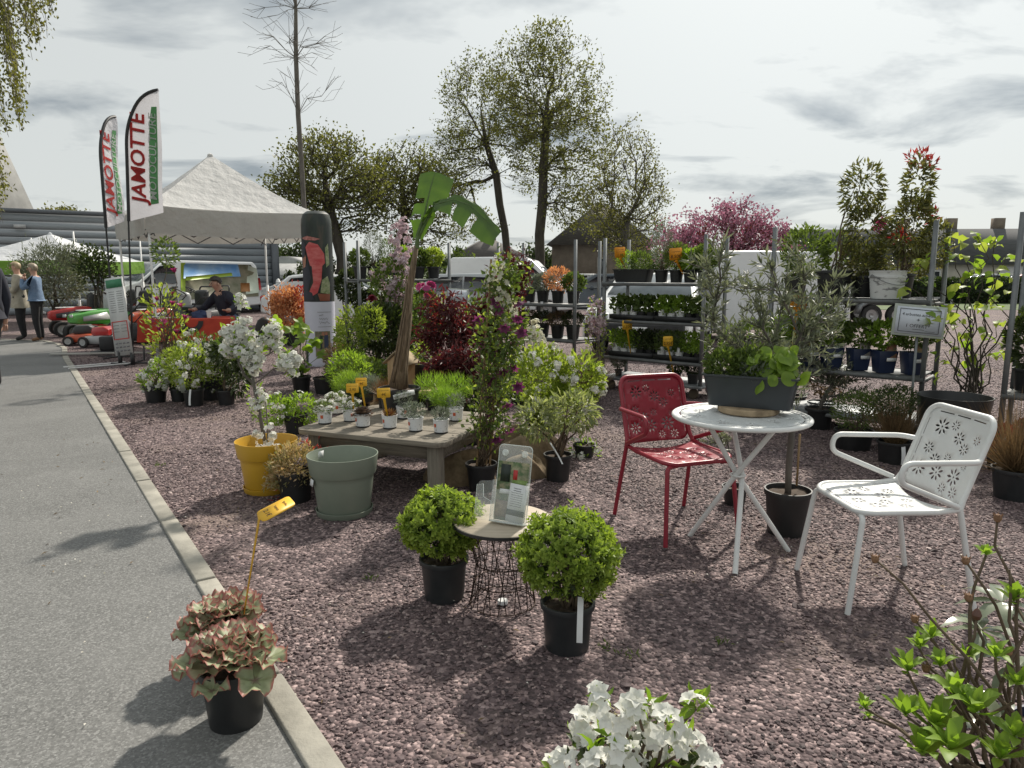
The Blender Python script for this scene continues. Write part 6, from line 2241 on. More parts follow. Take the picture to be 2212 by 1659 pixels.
plant('rhododendron', 'small standard shrub with a bare pale stem and long drooping leaves', lo, (.105, .08, .17), [PB(lo, lo.y, 460, 730, 540, 800), PB(lo, lo.y, 495, 790, 535, 850)], 'dark', 420, .10, .026, kind='leaf', seed=204, group=gW, stems=4, sr=(.012, .004), droop=.5, fl=[dict(n=80, size=.03, mat='white', shell=.8, clumps=12, spread=.03)])
lo = gp(388, 866)
plant('daphne', 'small dark shrub in a plain black pot between the white flowers', lo, (.10, .08, .15), [PB(lo, lo.y, 365, 790, 420, 850)], 'dark', 380, .05, .02, seed=205, group=gW)
# magnolia
lo = Vector((AT(352, 592, 9.6).x, 9.6, 0))
t = plant('magnolia', 'spindly magnolia with upright magenta buds in front of the tent', lo, (.14, .11, .22), [PB(lo, 9.6, 310, 610, 400, 800)], 'lime', 260, .075, .03, kind='leaf', seed=206, stems=15, sr=(.008, .003), up=.7, cat='shrub')
mb = MB()
rg = np.random.default_rng(2)
bl_ = [(340, 650), (333, 665), (375, 640), (372, 660), (391, 665), (352, 700), (378, 590), (398, 690), (345, 715), (385, 720), (325, 700)]
P = np.array([AT(u, v, 9.6 + rg.uniform(-.15, .15)) - lo for u, v in bl_])
flowerset(mb, P, np.tile([0, 0, 1.], (len(P), 1)) + rg.normal(size=(len(P), 3)) * .2, .17, 6, 1.6, .5, rg, kind='leaf')
mb.build('blossom', LF['magenta'], t)
stem_mb((0, 0, .2), P, .008, .004, 7, 5, 6, wob=.05).build('stem', M_STEM, t, smooth=True, angle=180)
foliage_mb([PB(lo, 9.6, 330, 515, 385, 575)], 260, .06, .028, seed=207).build('foliage', LF['mid'], t)
stem_mb((0, 0, .2), [AT(358, 545, 9.6) - lo], .009, .004, 9).build('stem', M_STEM, t)
# nandina
lo = Vector((AT(626, 592, 14.6).x, 14.6, 0))
plant('nandina', 'rounded bush of glowing orange and salmon leaves by the tent leg', lo, (.2, .16, .26), [PB(lo, 14.6, 582, 645, 668, 712), PB(lo, 14.6, 590, 625, 650, 670)], 'orange', 2200, .085, .035, seed=208, cat='shrub', clumps=120, spread=.06)
foliage_mb([PB(lo, 14.6, 625, 625, 672, 680)], 500, .085, .035, seed=209, clumps=30, spread=.06).build('foliage', LF['red'], COL.objects[-1] if False else [o for o in COL.objects if o.get('label', '').startswith('rounded bush of glowing')][0])
def lobed_leaf(name, mat, L_=.18, W_=.15, lobes=5, seed=0, wave=.012):
 rg = random.Random(seed)
 mb = MB()
 n = 36
 rows = 4
 V = [(0, 0, 0)]
 rn = [.1]
 for j in range(1, rows + 1):
  f = j / rows
  for i in range(n):
   a = 2 * PI * i / n
   lob = 1 + (.55 * abs(math.cos(lobes * a / 2)) - .30) * f * f + rg.uniform(-.03, .03) * f
   x = W_ / 2 * math.sin(a) * lob * f
   y = L_ / 2 * (1 - math.cos(a) * -1) * 0 + L_ / 2 * (-math.cos(a)) * lob * f + L_ * .40 * f * 0
   V.append((x, y + L_ * .32, wave * math.sin(3 * a + seed) * f * f - .10 * L_ * f * f + .02 * abs(x)))
   rn.append(f)
 V[0] = (0, L_ * .32, 0)
 fs = [(0, 1 + i, 1 + (i + 1) % n) for i in range(n)]
 for j in range(rows - 1):
  a = 1 + j * n
  fs += [(a + i, a + n + i, a + n + (i + 1) % n, a + (i + 1) % n) for i in range(n)]
 mb.add(V, fs, np.array(rn) * .6 + rg.uniform(0, .3))
 return mb.mesh(name, mat, True, 180)
# large leaved hydrangea beside the column
lo = Vector((AT(640, 592, 8.7).x, 8.7, 0))
t = thing('hydrangea', 'oak leaved hydrangea with big lobed leaves beside the printed column', 'shrub', lo)
pot_part(t, .12, .09, .2, M_POT)
meL = [lobed_leaf('leaf', LF['bright'], .15, .14, 5, k, .02) for k in range(3)]
for k, (u, v) in enumerate(((622, 715), (650, 705), (672, 715), (685, 735), (640, 735), (660, 755), (628, 760), (690, 770), (645, 785), (615, 735), (668, 785), (605, 700), (655, 800), (632, 800), (610, 760), (676, 745), (646, 718), (662, 730), (622, 785), (636, 770))):
 q = AT(u, v, 8.7 + .12 * math.sin(k * 2.1)) - lo
 o = put('leaf', meL[k % 3], t, q, (R(25 + 40 * math.sin(k * 1.3)), R(35 * math.cos(k * 1.7)), R(47 * k)))
 stem_mb((0, 0, .18), [q], .004, .003, k, 4, 4).build('stem', M_STEMG, t)
# lime leaved plants, grasses and perennials in the middle bed
lo = Vector((AT(770, 592, 8.2).x, 8.2, 0))
plant('euphorbia', 'airy lime green perennial on thin upright stems', lo, (.14, .11, .2), [PB(lo, 8.2, 725, 660, 790, 790), PB(lo, 8.2, 765, 655, 830, 740), PB(lo, 8.2, 740, 770, 830, 830)], 'lime', 1100, .06, .022, seed=211, stems=22, sr=(.005, .003), stemmat=M_STEMG, cat='perennial')
lo = Vector((AT(832, 592, 8.6).x, 8.6, 0))
t = plant('peony', 'leafy dark green peony with one wine red flower', lo, (.14, .11, .2), [PB(lo, 8.6, 780, 660, 890, 770)], 'dark', 900, .085, .032, kind='leaf', seed=212, cat='perennial', stems=10)
mb = MB()
rg = np.random.default_rng(3)
pc = np.array(AT(804, 650, 8.45) - lo)
for ring in range(4):
 flowerset(mb, [pc + np.array([0, 0, .012 * ring])], [[0, -.4, 1.]], .16 - .025 * ring, 7, .5 + .5 * ring, .8, rg, kind='leaf')
mb.build('blossom', LF['peony'], t)
lo = Vector((AT(735, 592, 9.4).x, 9.4, 0))
plant('grass_clump', 'clump of fine brown ornamental grass beside the column foot', lo, (.12, .09, .16), [(0, 0, .12, .05, .05, .03)], 'brown', 520, .34, .006, kind='needle', seed=213, stems=0, up=1.0, out=.35, jit=.35, cat='grass', curl=.25)
lo = Vector((AT(748, 592, 10.6).x, 10.6, 0))
plant('topiary_tree', 'small standard tree with a dark green ball head on a thin stem', lo, (.15, .12, .24), [PB(lo, 10.6, 725, 582, 782, 655)], 'dark', 1300, .05, .026, seed=214, stems=2, sr=(.014, .01), cat='tree')
# lilac
lo = Vector((AT(850, 592, 8.9).x, 8.9, 0))
lil = [PB(lo, 8.9, 845, 470, 890, 565), PB(lo, 8.9, 803, 565, 840, 608), PB(lo, 8.9, 838, 545, 890, 600), PB(lo, 8.9, 818, 600, 880, 635), PB(lo, 8.9, 830, 625, 885, 662)]
plant('lilac', 'tall lilac with pale pink blossom clusters behind the banana stem', lo, (.15, .12, .24), [PB(lo, 8.9, 800, 560, 895, 690)], 'mid', 600, .07, .035, seed=215, stems=12, sr=(.01, .004), cat='shrub', fl=[dict(n=900, size=.055, mat='pink', blobs=lil, shell=.3, clumps=70, spread=.055)])
lo = Vector((AT(905, 592, 8.4).x, 8.4, 0))
plant('shrub', 'mid green upright shrub in a wide black pot behind the banana plant', lo, (.19, .15, .27), [PB(lo, 8.4, 875, 640, 955, 740), PB(lo, 8.4, 880, 690, 930, 770)], 'mid', 900, .07, .025, seed=216, stems=14, stemmat=M_STEMG, cat='shrub', fl=[dict(n=10, size=.10, mat='magenta', blobs=[PB(lo, 8.4, 905, 605, 940, 640)], petals=8)])
lo = Vector((AT(720, 592, 12).x, 12, 0))
plant('shrub', 'pale green bush behind the printed column', lo, (.15, .12, .2), [PB(lo, 12, 700, 690, 760, 760)], 'lime', 500, .07, .03, seed=217, cat='shrub')
for k, (u, Y, b, lf, L_, W_, lb, fw) in enumerate((
  (745, 10.0, (722, 690, 792, 795), 'mid', .06, .024, 'mid green bush close behind the lime perennial', 0), (805, 10.4, (775, 665, 855, 760), 'dark', .06, .026, 'dark bush behind the wine red peony', 0),
  (880, 10.9, (840, 655, 935, 745), 'bright', .06, .026, 'bright bush under the lilac trolley shelf', 30), (965, 10.9, (925, 635, 1015, 705), 'lime', .055, .022, 'yellow green bush behind the maple sign', 40),
  (1035, 9.6, (1000, 640, 1075, 730), 'mid', .06, .024, 'green bush between the maples and the clematis', 30), (850, 7.9, (800, 775, 905, 850), 'mid', .05, .02, 'low green bush in front of the nest box', 20),
  (755, 7.4, (708, 755, 800, 850), 'bright', .05, .016, 'loose light green bush behind the price tags', 0), (1125, 7.9, (1085, 770, 1165, 870), 'mid', .05, .02, 'green bush behind the white choisya', 60),
  (1008, 6.0, (975, 835, 1055, 935), 'dark', .05, .02, 'dark bush behind the far corner of the table', 0), (1630, 6.6, (1560, 690, 1700, 800), 'mid', .06, .03, 'broad leaved bush behind the herb trough', 0),
  (1730, 7.3, (1690, 640, 1800, 740), 'mid', .06, .026, 'green bush behind the second olive tree', 0), (690, 8.6, (700, 740, 760, 830), 'brown', .05, .012, 'brown twiggy bush at the foot of the column', 0))):
 lo = Vector((AT(u, 592, Y).x, Y, 0))
 plant('shrub', lb, lo, (.13, .10, .2), [PB(lo, Y, *b), PB(lo, Y, b[0] + 12, (b[1] + b[3]) / 2, b[2] - 12, b[3] + 25)], lf, 900, L_, W_, seed=900 + k, cat='shrub', stems=9, fl=[dict(n=fw, size=.04, mat='white')] if fw else ())
# maples
for k, (u, Y, bl, lb) in enumerate(((975, 7.0, ((915, 640, 1010, 720), (940, 690, 1050, 760), (905, 700, 960, 770)), 'dark red cut leaved maple beside the banana plant'), (1050, 7.4, ((1010, 640, 1090, 740), (1020, 720, 1075, 800)), 'dark red cut leaved maple partly hidden by the clematis'),
         (1000, 6.2, ((960, 745, 1050, 830), (930, 770, 990, 840)), 'low spreading dark red maple in front of the taller ones'), (1105, 8.9, ((1075, 545, 1140, 640), (1060, 610, 1120, 680)), 'bright red tipped maple rising behind the clematis'))):
 lo = Vector((AT(u, 592, Y).x, Y, 0))
 B_ = [PB(lo, Y, *b) for b in bl]
 t = thing('japanese_maple', lb, 'maple', lo, 0, 'dark red maples')
 pot_part(t, .13, .10, .22, M_POT)
 tree('', '', None, [(0, 0, .2), (.01, 0, .3), (.02, .01, B_[0][2] * .6)], B_, 70, 18, .085, .024, .016, M_STEM, LF['maple'], 220 + k, .12, .045, .0022, parent=t, droop=.5, up=0)
 foliage_mb(B_, 420, .075, .020, 'dia', 60, .05, 0, seed=230 + k, droop=.4).build('foliage', LF['maple'], t)
 if k in (0, 3):
  foliage_mb(B_, 90, .07, .02, 'dia', 20, .04, .2, seed=240 + k).build('red_shoot', LF['red'], t)
# white blossom column and choisya
lo = Vector((AT(1160, 592, 6.6).x, 6.6, 0))
plant('amelanchier', 'narrow shrub ending in a dense white blossom spike', lo, (.12, .09, .2), [PB(lo, 6.6, 1135, 780, 1190, 860)], 'lime', 260, .05, .022, seed=250, cat='shrub', fl=[dict(n=330, size=.05, mat='cream', blobs=[PB(lo, 6.6, 1138, 695, 1178, 800)], shell=.3, clumps=34, spread=.045)])
lo = Vector((.22, 5.75, 0))
plant('choisya', 'broad yellow green bush dotted with white flower clusters', lo, (.15, .12, .2), [PB(lo, 5.75, 1110, 745, 1230, 890), PB(lo, 5.75, 1200, 760, 1305, 880), PB(lo, 5.75, 1130, 830, 1270, 930)], 'lime', 2300, .055, .022, seed=251, stems=16, cat='shrub', fl=[dict(n=850, size=.04, mat='white', shell=.85, clumps=46, spread=.035)])
lo = gp(1205, 1036)
t = plant('acer', 'young tree with pale lacy leaves and a bare forked stem in black pot', lo, (.10, .078, .19), [PB(lo, 4.9, 1120, 860, 1200, 950), PB(lo, 4.9, 1180, 850, 1290, 930)], 'variegated', 620, .065, .018, seed=252, stems=9, sr=(.010, .003), droop=.35, cat='tree')
white_label(t, (-.06, -.03, .28), R(30), .012, .12, 1.2)
lo = gp(1262, 985)
plant('candytuft', 'straggling stems of white blossom low on the gravel beside the young tree', lo, (.09, .07, .1), [PB(lo, lo.y, 1225, 940, 1300, 1015)], 'bright', 90, .04, .018, seed=253, stems=9, fl=[dict(n=120, size=.04, mat='white', shell=.5, clumps=14, spread=.035)], cat='perennial')
# clematis on canes
lo = gp(1040, 1058)
t = thing('clematis', 'tall clematis with purple flowers climbing bamboo canes in a black pot', 'climber', lo)
pot_part(t, .105, .08, .19, M_POT)
M_CANE = pmat('bamboo_cane', (.30, .20, .10), (.22, .145, .07), 18, .6)
for k, (u0, v0, u1, v1) in enumerate(((1030, 1020, 1062, 560), (1050, 1030, 1104, 545), (1058, 1010, 1090, 640))):
 a, b = AT(u0, v0, lo.y + .02 * k) - lo, AT(u1, v1, lo.y + .06 * k) - lo
 a.z = .17
 mb = MB()
 tube(mb, [a.lerp(b, q / 6) + Vector((.004 * math.sin(q * 3), 0, 0)) for q in range(7)], .0075, 7)
 mb.build('cane', M_CANE, t, smooth=True)
cb = [PB(lo, lo.y, 1045, 560, 1125, 680), PB(lo, lo.y, 1040, 660, 1130, 780), PB(lo, lo.y, 1030, 760, 1120, 880), PB(lo, lo.y, 1020, 860, 1085, 960)]
stem_mb((0, 0, .17), blob_points(np.random.default_rng(4), cb, 26, .2)[0], .004, .0015, 5, 4, 7, wob=.05).build('stem', M_STEM, t)
foliage_mb(cb, 1500, .045, .026, 'dia', 130, .05, .1, seed=254, shell=.2).build('foliage', LF['mid'], t)
foliage_mb(cb, 420, .045, .026, 'dia', 50, .05, .3, seed=255, shell=.3).build('foliage', LF['lime'], t)
mb = MB()
rg = np.random.default_rng(6)
pb = [(1063, 655), (1080, 668), (1118, 685), (1125, 720), (1105, 745), (1062, 760), (1110, 790), (1085, 800), (1055, 820), (1120, 650), (1095, 870), (1048, 895), (1090, 705), (1040, 740), (1098, 925), (1050, 850), (1118, 835), (1072, 945), (1035, 690)]
P = np.array([AT(u, v, lo.y + rg.uniform(-.16, .05)) - lo for u, v in pb])
flowerset(mb, P, rg.normal(size=(len(P), 3)) * .4 + np.array([0, -.6, -.3]), .105, 7, .7, .42, rg, kind='leaf')
mb.build('blossom', LF['purple'], t)
r2 = np.random.default_rng(9)
mb = MB()
P, O = blob_points(r2, [PB(lo, lo.y, 1045, 555, 1110, 690), PB(lo, lo.y, 1075, 640, 1125, 720)], 120, .5)
flowerset(mb, P, O, .042, 5, .3, .8, r2)
mb.build('blossom', LF['cream'], t)
# grasses and pale blossom by the herb trolley
lo = Vector((AT(1278, 592, 8.0).x, 8.0, 0))
plant('grass_clump', 'tuft of rust brown grass at the herb trolley corner', lo, (.11, .085, .15), [(0, 0, .12, .06, .06, .03)], 'brown', 620, .42, .006, kind='needle', seed=256, stems=0, up=.9, out=.5, jit=.4, cat='grass', curl=.3)
lo = Vector((AT(1290, 592, 8.7).x, 8.7, 0))
plant('cherry_shrub', 'slim shrub of pale pink blossom beside the herb trolley post', lo, (.12, .09, .2), [PB(lo, 8.7, 1262, 640, 1312, 790)], 'lime', 160, .05, .022, seed=257, stems=9, sr=(.008, .003), cat='shrub', fl=[dict(n=420, size=.045, mat='pink', blobs=[PB(lo, 8.7, 1268, 640, 1308, 740)], shell=.3, clumps=44, spread=.045)])
# ------------------------------------------------------------------ bench with nest box
M_WOODP = pmat('pale_pine', (.46, .32, .18), (.38, .26, .14), 5, .7, stretch=(6, 6, .6), bump=.2)
M_WOODG = pmat('weathered_wood', (.25, .22, .175), (.155, .135, .108), 7, .85, stretch=(.7, 9, 9), bump=.5, bscale=30)
p = AT(880, 838, 7.4)
bz = p.z
bn = thing('low_bench', 'low wooden bench carrying the nest box behind the table', 'bench', (p.x, 7.4, 0), R(-8))
for k in range(3):
 mb = MB()
 box(mb, (0, -.13 + .13 * k, bz - .015), (.80, .12, .03))
 mb.build('plank', M_WOODP, bn, bevel=.003)
for x in (-.33, .33):
 mb = MB()
 box(mb, (x, 0, (bz - .03) / 2), (.05, .36, bz - .03))
 mb.build('leg', M_WOODP, bn)
nb = thing('nest_box', 'pale wooden nest box with a round hole and pitched roof', 'nest box', (AT(862, 592, 7.35).x, 7.35, bz + .002), R(-22))
mb = MB()
k = .105
V, fs = [], []
outer = [(-k, 0), (k, 0), (k, .29), (0, .375), (-k, .29)]
n = 20
# front face with a real hole
pts2 = [Vector(o_) for o_ in outer] + [Vector((.042 * math.cos(2 * PI * i / n), .215 + .042 * math.sin(2 * PI * i / n))) for i in range(n)]
ed = [(i, (i + 1) % 5) for i in range(5)] + [(5 + i, 5 + (i + 1) % n) for i in range(n)]
vv, ee, ff, *_ = delaunay_2d_cdt(pts2, ed, [], 0, 1e-6)
keep = []
for f in ff:
 c = sum((vv[i] for i in f), Vector((0, 0))) / len(f)
 if (c - Vector((0, .215))).length > .040:
  keep.append(tuple(f))
mb.add([(q.x, -.1, q.y) for q in vv], keep)
for (a, b) in ((0, 1), (1, 2), (4, 0)):
 (x0, z0), (x1, z1) = outer[a], outer[b]
 mb.add([(x0, -.1, z0), (x1, -.1, z1), (x1, .1, z1), (x0, .1, z0)], [(0, 1, 2, 3)])
mb.add([(x, .1, z) for x, z in outer], [(4, 3, 2, 1, 0)])
mb.build('box', M_WOODP, nb)
for s_ in (-1, 1):
 mb = MB()
 prism(mb, [(0, .392), (s_ * .155, .262), (s_ * .155, .278), (0, .408)], -.135, .125, RX(R(90)))
 mb.build('roof', pmat('roof_felt', (.34, .27, .17), (.27, .21, .13), 20, .9), nb)
mb = MB()
tube(mb, [(0, -.1, .13), (0, -.15, .13)], .007, 8)
mb.build('perch', M_WOODP, nb)
lo = AT(915, 592, 7.5)
plant('perennial', 'black pot of cut back stems beside the nest box', (lo.x, 7.6, bz + .002), (.17, .13, .24), [(0, 0, .34, .15, .12, .12)], 'lime', 160, .06, .016, seed=258, stems=18, stemmat=M_STEMG, cat='perennial')
# ================================================================== WOODEN TABLE
WT = thing('wooden_table', 'low weathered wooden table covered with small white pots', 'table', (-1.50, 4.75, 0), R(-22))
TWD, TDP, THT = 1.15, 1.02, .40
npl = 7
pw = TDP / npl
for k in range(npl):
 mb = MB()
 x0, x1 = 0, TWD
 c = .05 if k in (0, npl - 1) else 0
 y0, y1 = k * pw + .003, (k + 1) * pw - .003
 if k == 0:
  o = [(c, y0), (x1 - c, y0), (x1, y0 + c), (x1, y1), (0, y1), (0, y0 + c)]
 elif k == npl - 1:
  o = [(0, y0), (x1, y0), (x1, y1 - c), (x1 - c, y1), (c, y1), (0, y1 - c)]
 else:
  o = [(0, y0), (x1, y0), (x1, y1), (0, y1)]
 prism(mb, o, THT - .034, THT - .001 * (k % 2))
 mb.build('plank', M_WOODG, WT, bevel=.004)
for y in (.10, TDP - .10):
 mb = MB()
 box(mb, (TWD / 2, y, THT - .085), (TWD - .2, .03, .10))
 mb.build('apron', M_WOODG, WT)
for x in (.10, TWD - .10):
 mb = MB()
 box(mb, (x, TDP / 2, THT - .086), (.03, TDP - .24, .10))
 mb.build('apron', M_WOODG, WT)
M_WOODL = pmat('weathered_leg', (.27, .245, .20), (.17, .15, .12), 9, .85, stretch=(9, 9, .7), bump=.5, bscale=30)
for x in (.11, TWD - .11):
 for y in (.11, TDP - .11):
  mb = MB()
  box(mb, (x, y, (THT - .035) / 2), (.085, .085, THT - .035))
  mb.build('leg', M_WOODL, WT, bevel=.006)
M_LABP = pmat('printed_pot', (.66, .67, .68), (.40, .41, .42), 45, .45, lo=.60, hi=.64)
M_LABR = pmat('label_red', (.55, .10, .04), None, 8, .5)
zt = THT + .002
def table_pot(label, u, v, leaf, n, L_, W_, bl, seed, fl=(), kind='dia', up=.4, r=.053, h=.092, group='small printed pots on the wooden table', stickers=True):
 p_ = G(u, v, zt)
 t = thing('small_plant', label, 'potted plant', p_, 0, group)
 mb = MB()
 lathe(mb, [(.001, 0), (r * .86, 0), (r * .87, .008)], 24)
 mb.build('pot_foot', M_POT, t, smooth=True)
 mb = MB()
 lathe(mb, [(r * .87, .0085), (r, h - .006), (r + .002, h - .004), (r + .002, h), (r - .003, h), (r - .004, h - .014), (.001, h - .014)], 28)
 mb.build('pot', M_LABP, t, smooth=True)
 if stickers:
  mb = MB()
  a0 = (.25, -.35, .15, .3, -1.1, -1.0)[seed % 6]
  V = []
  for q in range(4):
   a = -PI / 2 + a0 + .13 * q
   for z in (.042, .066):
    rr = r * (.87 + .13 * z / h) + .0014
    V.append((rr * math.cos(a), rr * math.sin(a), z))
  mb.add(V, [(2 * q, 2 * q + 2, 2 * q + 3, 2 * q + 1) for q in range(3)])
  mb.build('label', M_LABR, t)
 foliage_mb(bl, n, L_, W_, kind, 0, .03, up, .8, .35, .5, seed).build('foliage', LF[leaf], t)
 for k_, f in enumerate(fl):
  mb = MB()
  r2_ = np.random.default_rng(seed + 70)
  Cc, Co = blob_points(r2_, f['blobs'], f['c'], .8)
  i = r2_.integers(0, f['c'], f['n'])
  off = rdir(r2_, f['n']) * f['spread'] * np.array([1, 1, .45])
  flowerset(mb, Cc[i] + off, nrm(off + np.array([0, 0, f['spread'] * .8])), f['size'], 4, .2, .9, r2_)
  mb.build('blossom', LF['white'], t)
 return t
cand = [dict(blobs=[(0, 0, .135, .075, .07, .035)], n=260, c=22, size=.017, spread=.016)]
table_pot('white candytuft in the printed pot nearest the table corner', 702, 914, 'mid', 240, .03, .007, [(0, 0, .11, .07, .065, .04)], 1, cand)
table_pot('white candytuft in a printed pot set back from the table edge', 727, 893, 'mid', 220, .03, .007, [(0, 0, .11, .07, .065, .04)], 2, cand)
table_pot('white candytuft beside the brown curled rosette', 757, 909, 'mid', 220, .03, .007, [(0, 0, .11, .07, .065, .04)], 3, cand)
t = table_pot('brown curled seaweed like rosette in a printed pot', 784, 921, 'brown', 10, .03, .01, [(0, 0, .1, .05, .05, .02)], 4)
mb = MB()
rg = np.random.default_rng(12)
for ring, (rr, el, nn2) in enumerate(((.085, .0, 16), (.075, .25, 15), (.062, .5, 13), (.045, .8, 10), (.03, 1.2, 7))):
 a = np.arange(nn2) * 2 * PI / nn2 + ring * .3
 D = np.stack([np.cos(a) * math.cos(el), np.sin(a) * math.cos(el), np.full(nn2, math.sin(el))], 1)
 leafset(mb, np.tile([0, 0, .085 + .006 * ring], (nn2, 1)), D + rg.normal(0, .08, (nn2, 3)), np.tile([0, 0, 1.], (nn2, 1)), rr, .032, 'round', .18, -.12, rg.random(nn2))
mb.build('foliage', lmat('leaf_rosette', (.085, .055, .045), (.22, .165, .13), .15, tint=(1.2, 1, .8)), t)
t = table_pot('spiky reddish houseleek in a printed pot', 842, 924, 'heath', 10, .03, .01, [(0, 0, .1, .04, .04, .02)], 5)
mb = MB()
for ring, (rr, el, nn2) in enumerate(((.072, .35, 16), (.075, .65, 15), (.072, .95, 12), (.06, 1.25, 8))):
 a = np.arange(nn2) * 2 * PI / nn2 + ring * .4
 D = np.stack([np.cos(a) * math.cos(el), np.sin(a) * math.cos(el), np.full(nn2, math.sin(el))], 1)
 leafset(mb, np.tile([0, 0, .075], (nn2, 1)), D + rg.normal(0, .08, (nn2, 3)), np.tile([0, 0, 1.], (nn2, 1)), rr, .016, 'leaf', .2, -.1, rg.random(nn2))
mb.build('foliage', LF['heath'], t)
table_pot('billowing grey green herb in a printed pot', 898, 930, 'grey', 520, .026, .006, [(0, 0, .14, .07, .06, .05), (-.05, .02, .13, .05, .05, .05)], 10)
table_pot('small fine grey green herb in the printed pot at the table end', 953, 934, 'grey', 360, .026, .005, [(0, 0, .125, .06, .055, .04)], 11)
table_pot('grey herb in a printed pot behind the houseleek', 872, 903, 'grey', 260, .03, .005, [(0, 0, .14, .06, .06, .05)], 12)
table_pot('grey green herb in a printed pot behind the table end', 985, 908, 'grey', 260, .03, .005, [(0, 0, .14, .06, .06, .05)], 13)
# ferny plants and heaths standing further back on the table
for k, (u, v, lf, rr, hh, lb) in enumerate(((935, 885, 'fern', .15, .20, 'feathery bright green plant beside the banana pot'), (985, 880, 'fern', .14, .18, 'feathery bright green plant at the back corner of the table'), (795, 868, 'grey', .11, .14, 'dull grey green feathery plant beside the price tags'), (755, 868, 'bright', .12, .17, 'bright green feathery plant behind the candytufts'), (960, 902, 'fern', .11, .14, 'low feathery bright green plant before the taller ones'))):
 p_ = G(u, v, zt)
 plant('feathery_plant', lb, p_, (.055, .042, .085), [(0, 0, .085 + hh * .45, rr, rr * .8, hh * .55)], lf, 900, .05, .004, kind='needle', seed=270 + k, group='feathery plants on the wooden table', stems=9, sr=(.002, .001), stemmat=M_STEMG, up=.5, shell=.15)
p_ = G(830, 880, zt)
plant('heather', 'dark spiky heath behind the houseleek', p_, (.05, .04, .085), [(0, 0, .09, .02, .02, .01)], 'heath', 160, .16, .006, kind='needle', seed=280, stems=0, up=.8, out=.6, jit=.5, group='small printed pots on the wooden table')
p_ = G(770, 880, zt)
plant('heather', 'blue green spiky grass between the candytufts', p_, (.05, .04, .085), [(0, 0, .09, .02, .02, .01)], 'dark', 160, .15, .007, kind='needle', seed=281, stems=0, up=.8, out=.6, jit=.5, group='small printed pots on the wooden table')
gT = 'yellow price tags on the wooden table'
price_tag('yellow price tag reading 2.95 standing in the candytuft', G(764, 893, zt + .06), R(4), (('~.8', .74, .14), ('2.95', .34, .42)), .088, .066, .15, (0, R(-1)), M_TAGY, group=gT)
price_tag('yellow price tag standing highest behind the other two', G(790, 886, zt + .06), R(4), (('~.7', .70, .2), ('4€', .30, .42)), .082, .062, .18, (0, R(-8)), M_TAGY, group=gT)
price_tag('yellow price tag leaning over the houseleek', G(838, 905, zt + .07), R(8), (('~.8', .74, .14), ('4€', .32, .42)), .09, .066, .15, (0, R(-9)), M_TAGY, group=gT)
# ------------------------------------------------------------------ banana plant
lo = G(864, 893, zt)
Yb = lo.y
bp_ = thing('banana_plant', 'banana plant with a thick fibrous stem and two huge leaves', 'banana plant', lo)
pot_part(bp_, .155, .125, .20, M_POT)
pts = [AT(860, 838, Yb), AT(864, 800, Yb), AT(872, 740, Yb), AT(880, 680, Yb), AT(886, 620, Yb), AT(893, 570, Yb), AT(900, 530, Yb)]
pts = [q - lo for q in pts]
M_BSTEM = pmat('banana_stem', (.21, .15, .095), (.085, .058, .038), 16, .85, stretch=(7, 7, .5), bump=.7, bscale=14)
mb = MB()
tube(mb, pts, [.066, .046, .036, .031, .027, .022, .016], 20)
mb.build('pseudostem', M_BSTEM, bp_, smooth=True, angle=180)
for k in range(9):
 a = k * .7
 rr = [.068, .047, .038, .033, .029]
 mb = MB()
 q = [pts[i] + Vector((math.cos(a + .12 * i) * rr[i], math.sin(a + .12 * i) * rr[i], .02 * k % .07)) for i in range(k % 2, 4 + (k % 2) * 1)]
 tube(mb, q, [.010, .012, .009, .006][:len(q)], 5)
 mb.build('dry_sheath', M_BSTEM, bp_, smooth=True, angle=180)
mb = MB()
tube(mb, [pts[-1] - Vector((0, 0, .02)), AT(903, 505, Yb) - lo, AT(915, 470, Yb) - lo], [.018, .014, .009], 12)
mb.build('leaf_sheath', M_STEMG, bp_, smooth=True)
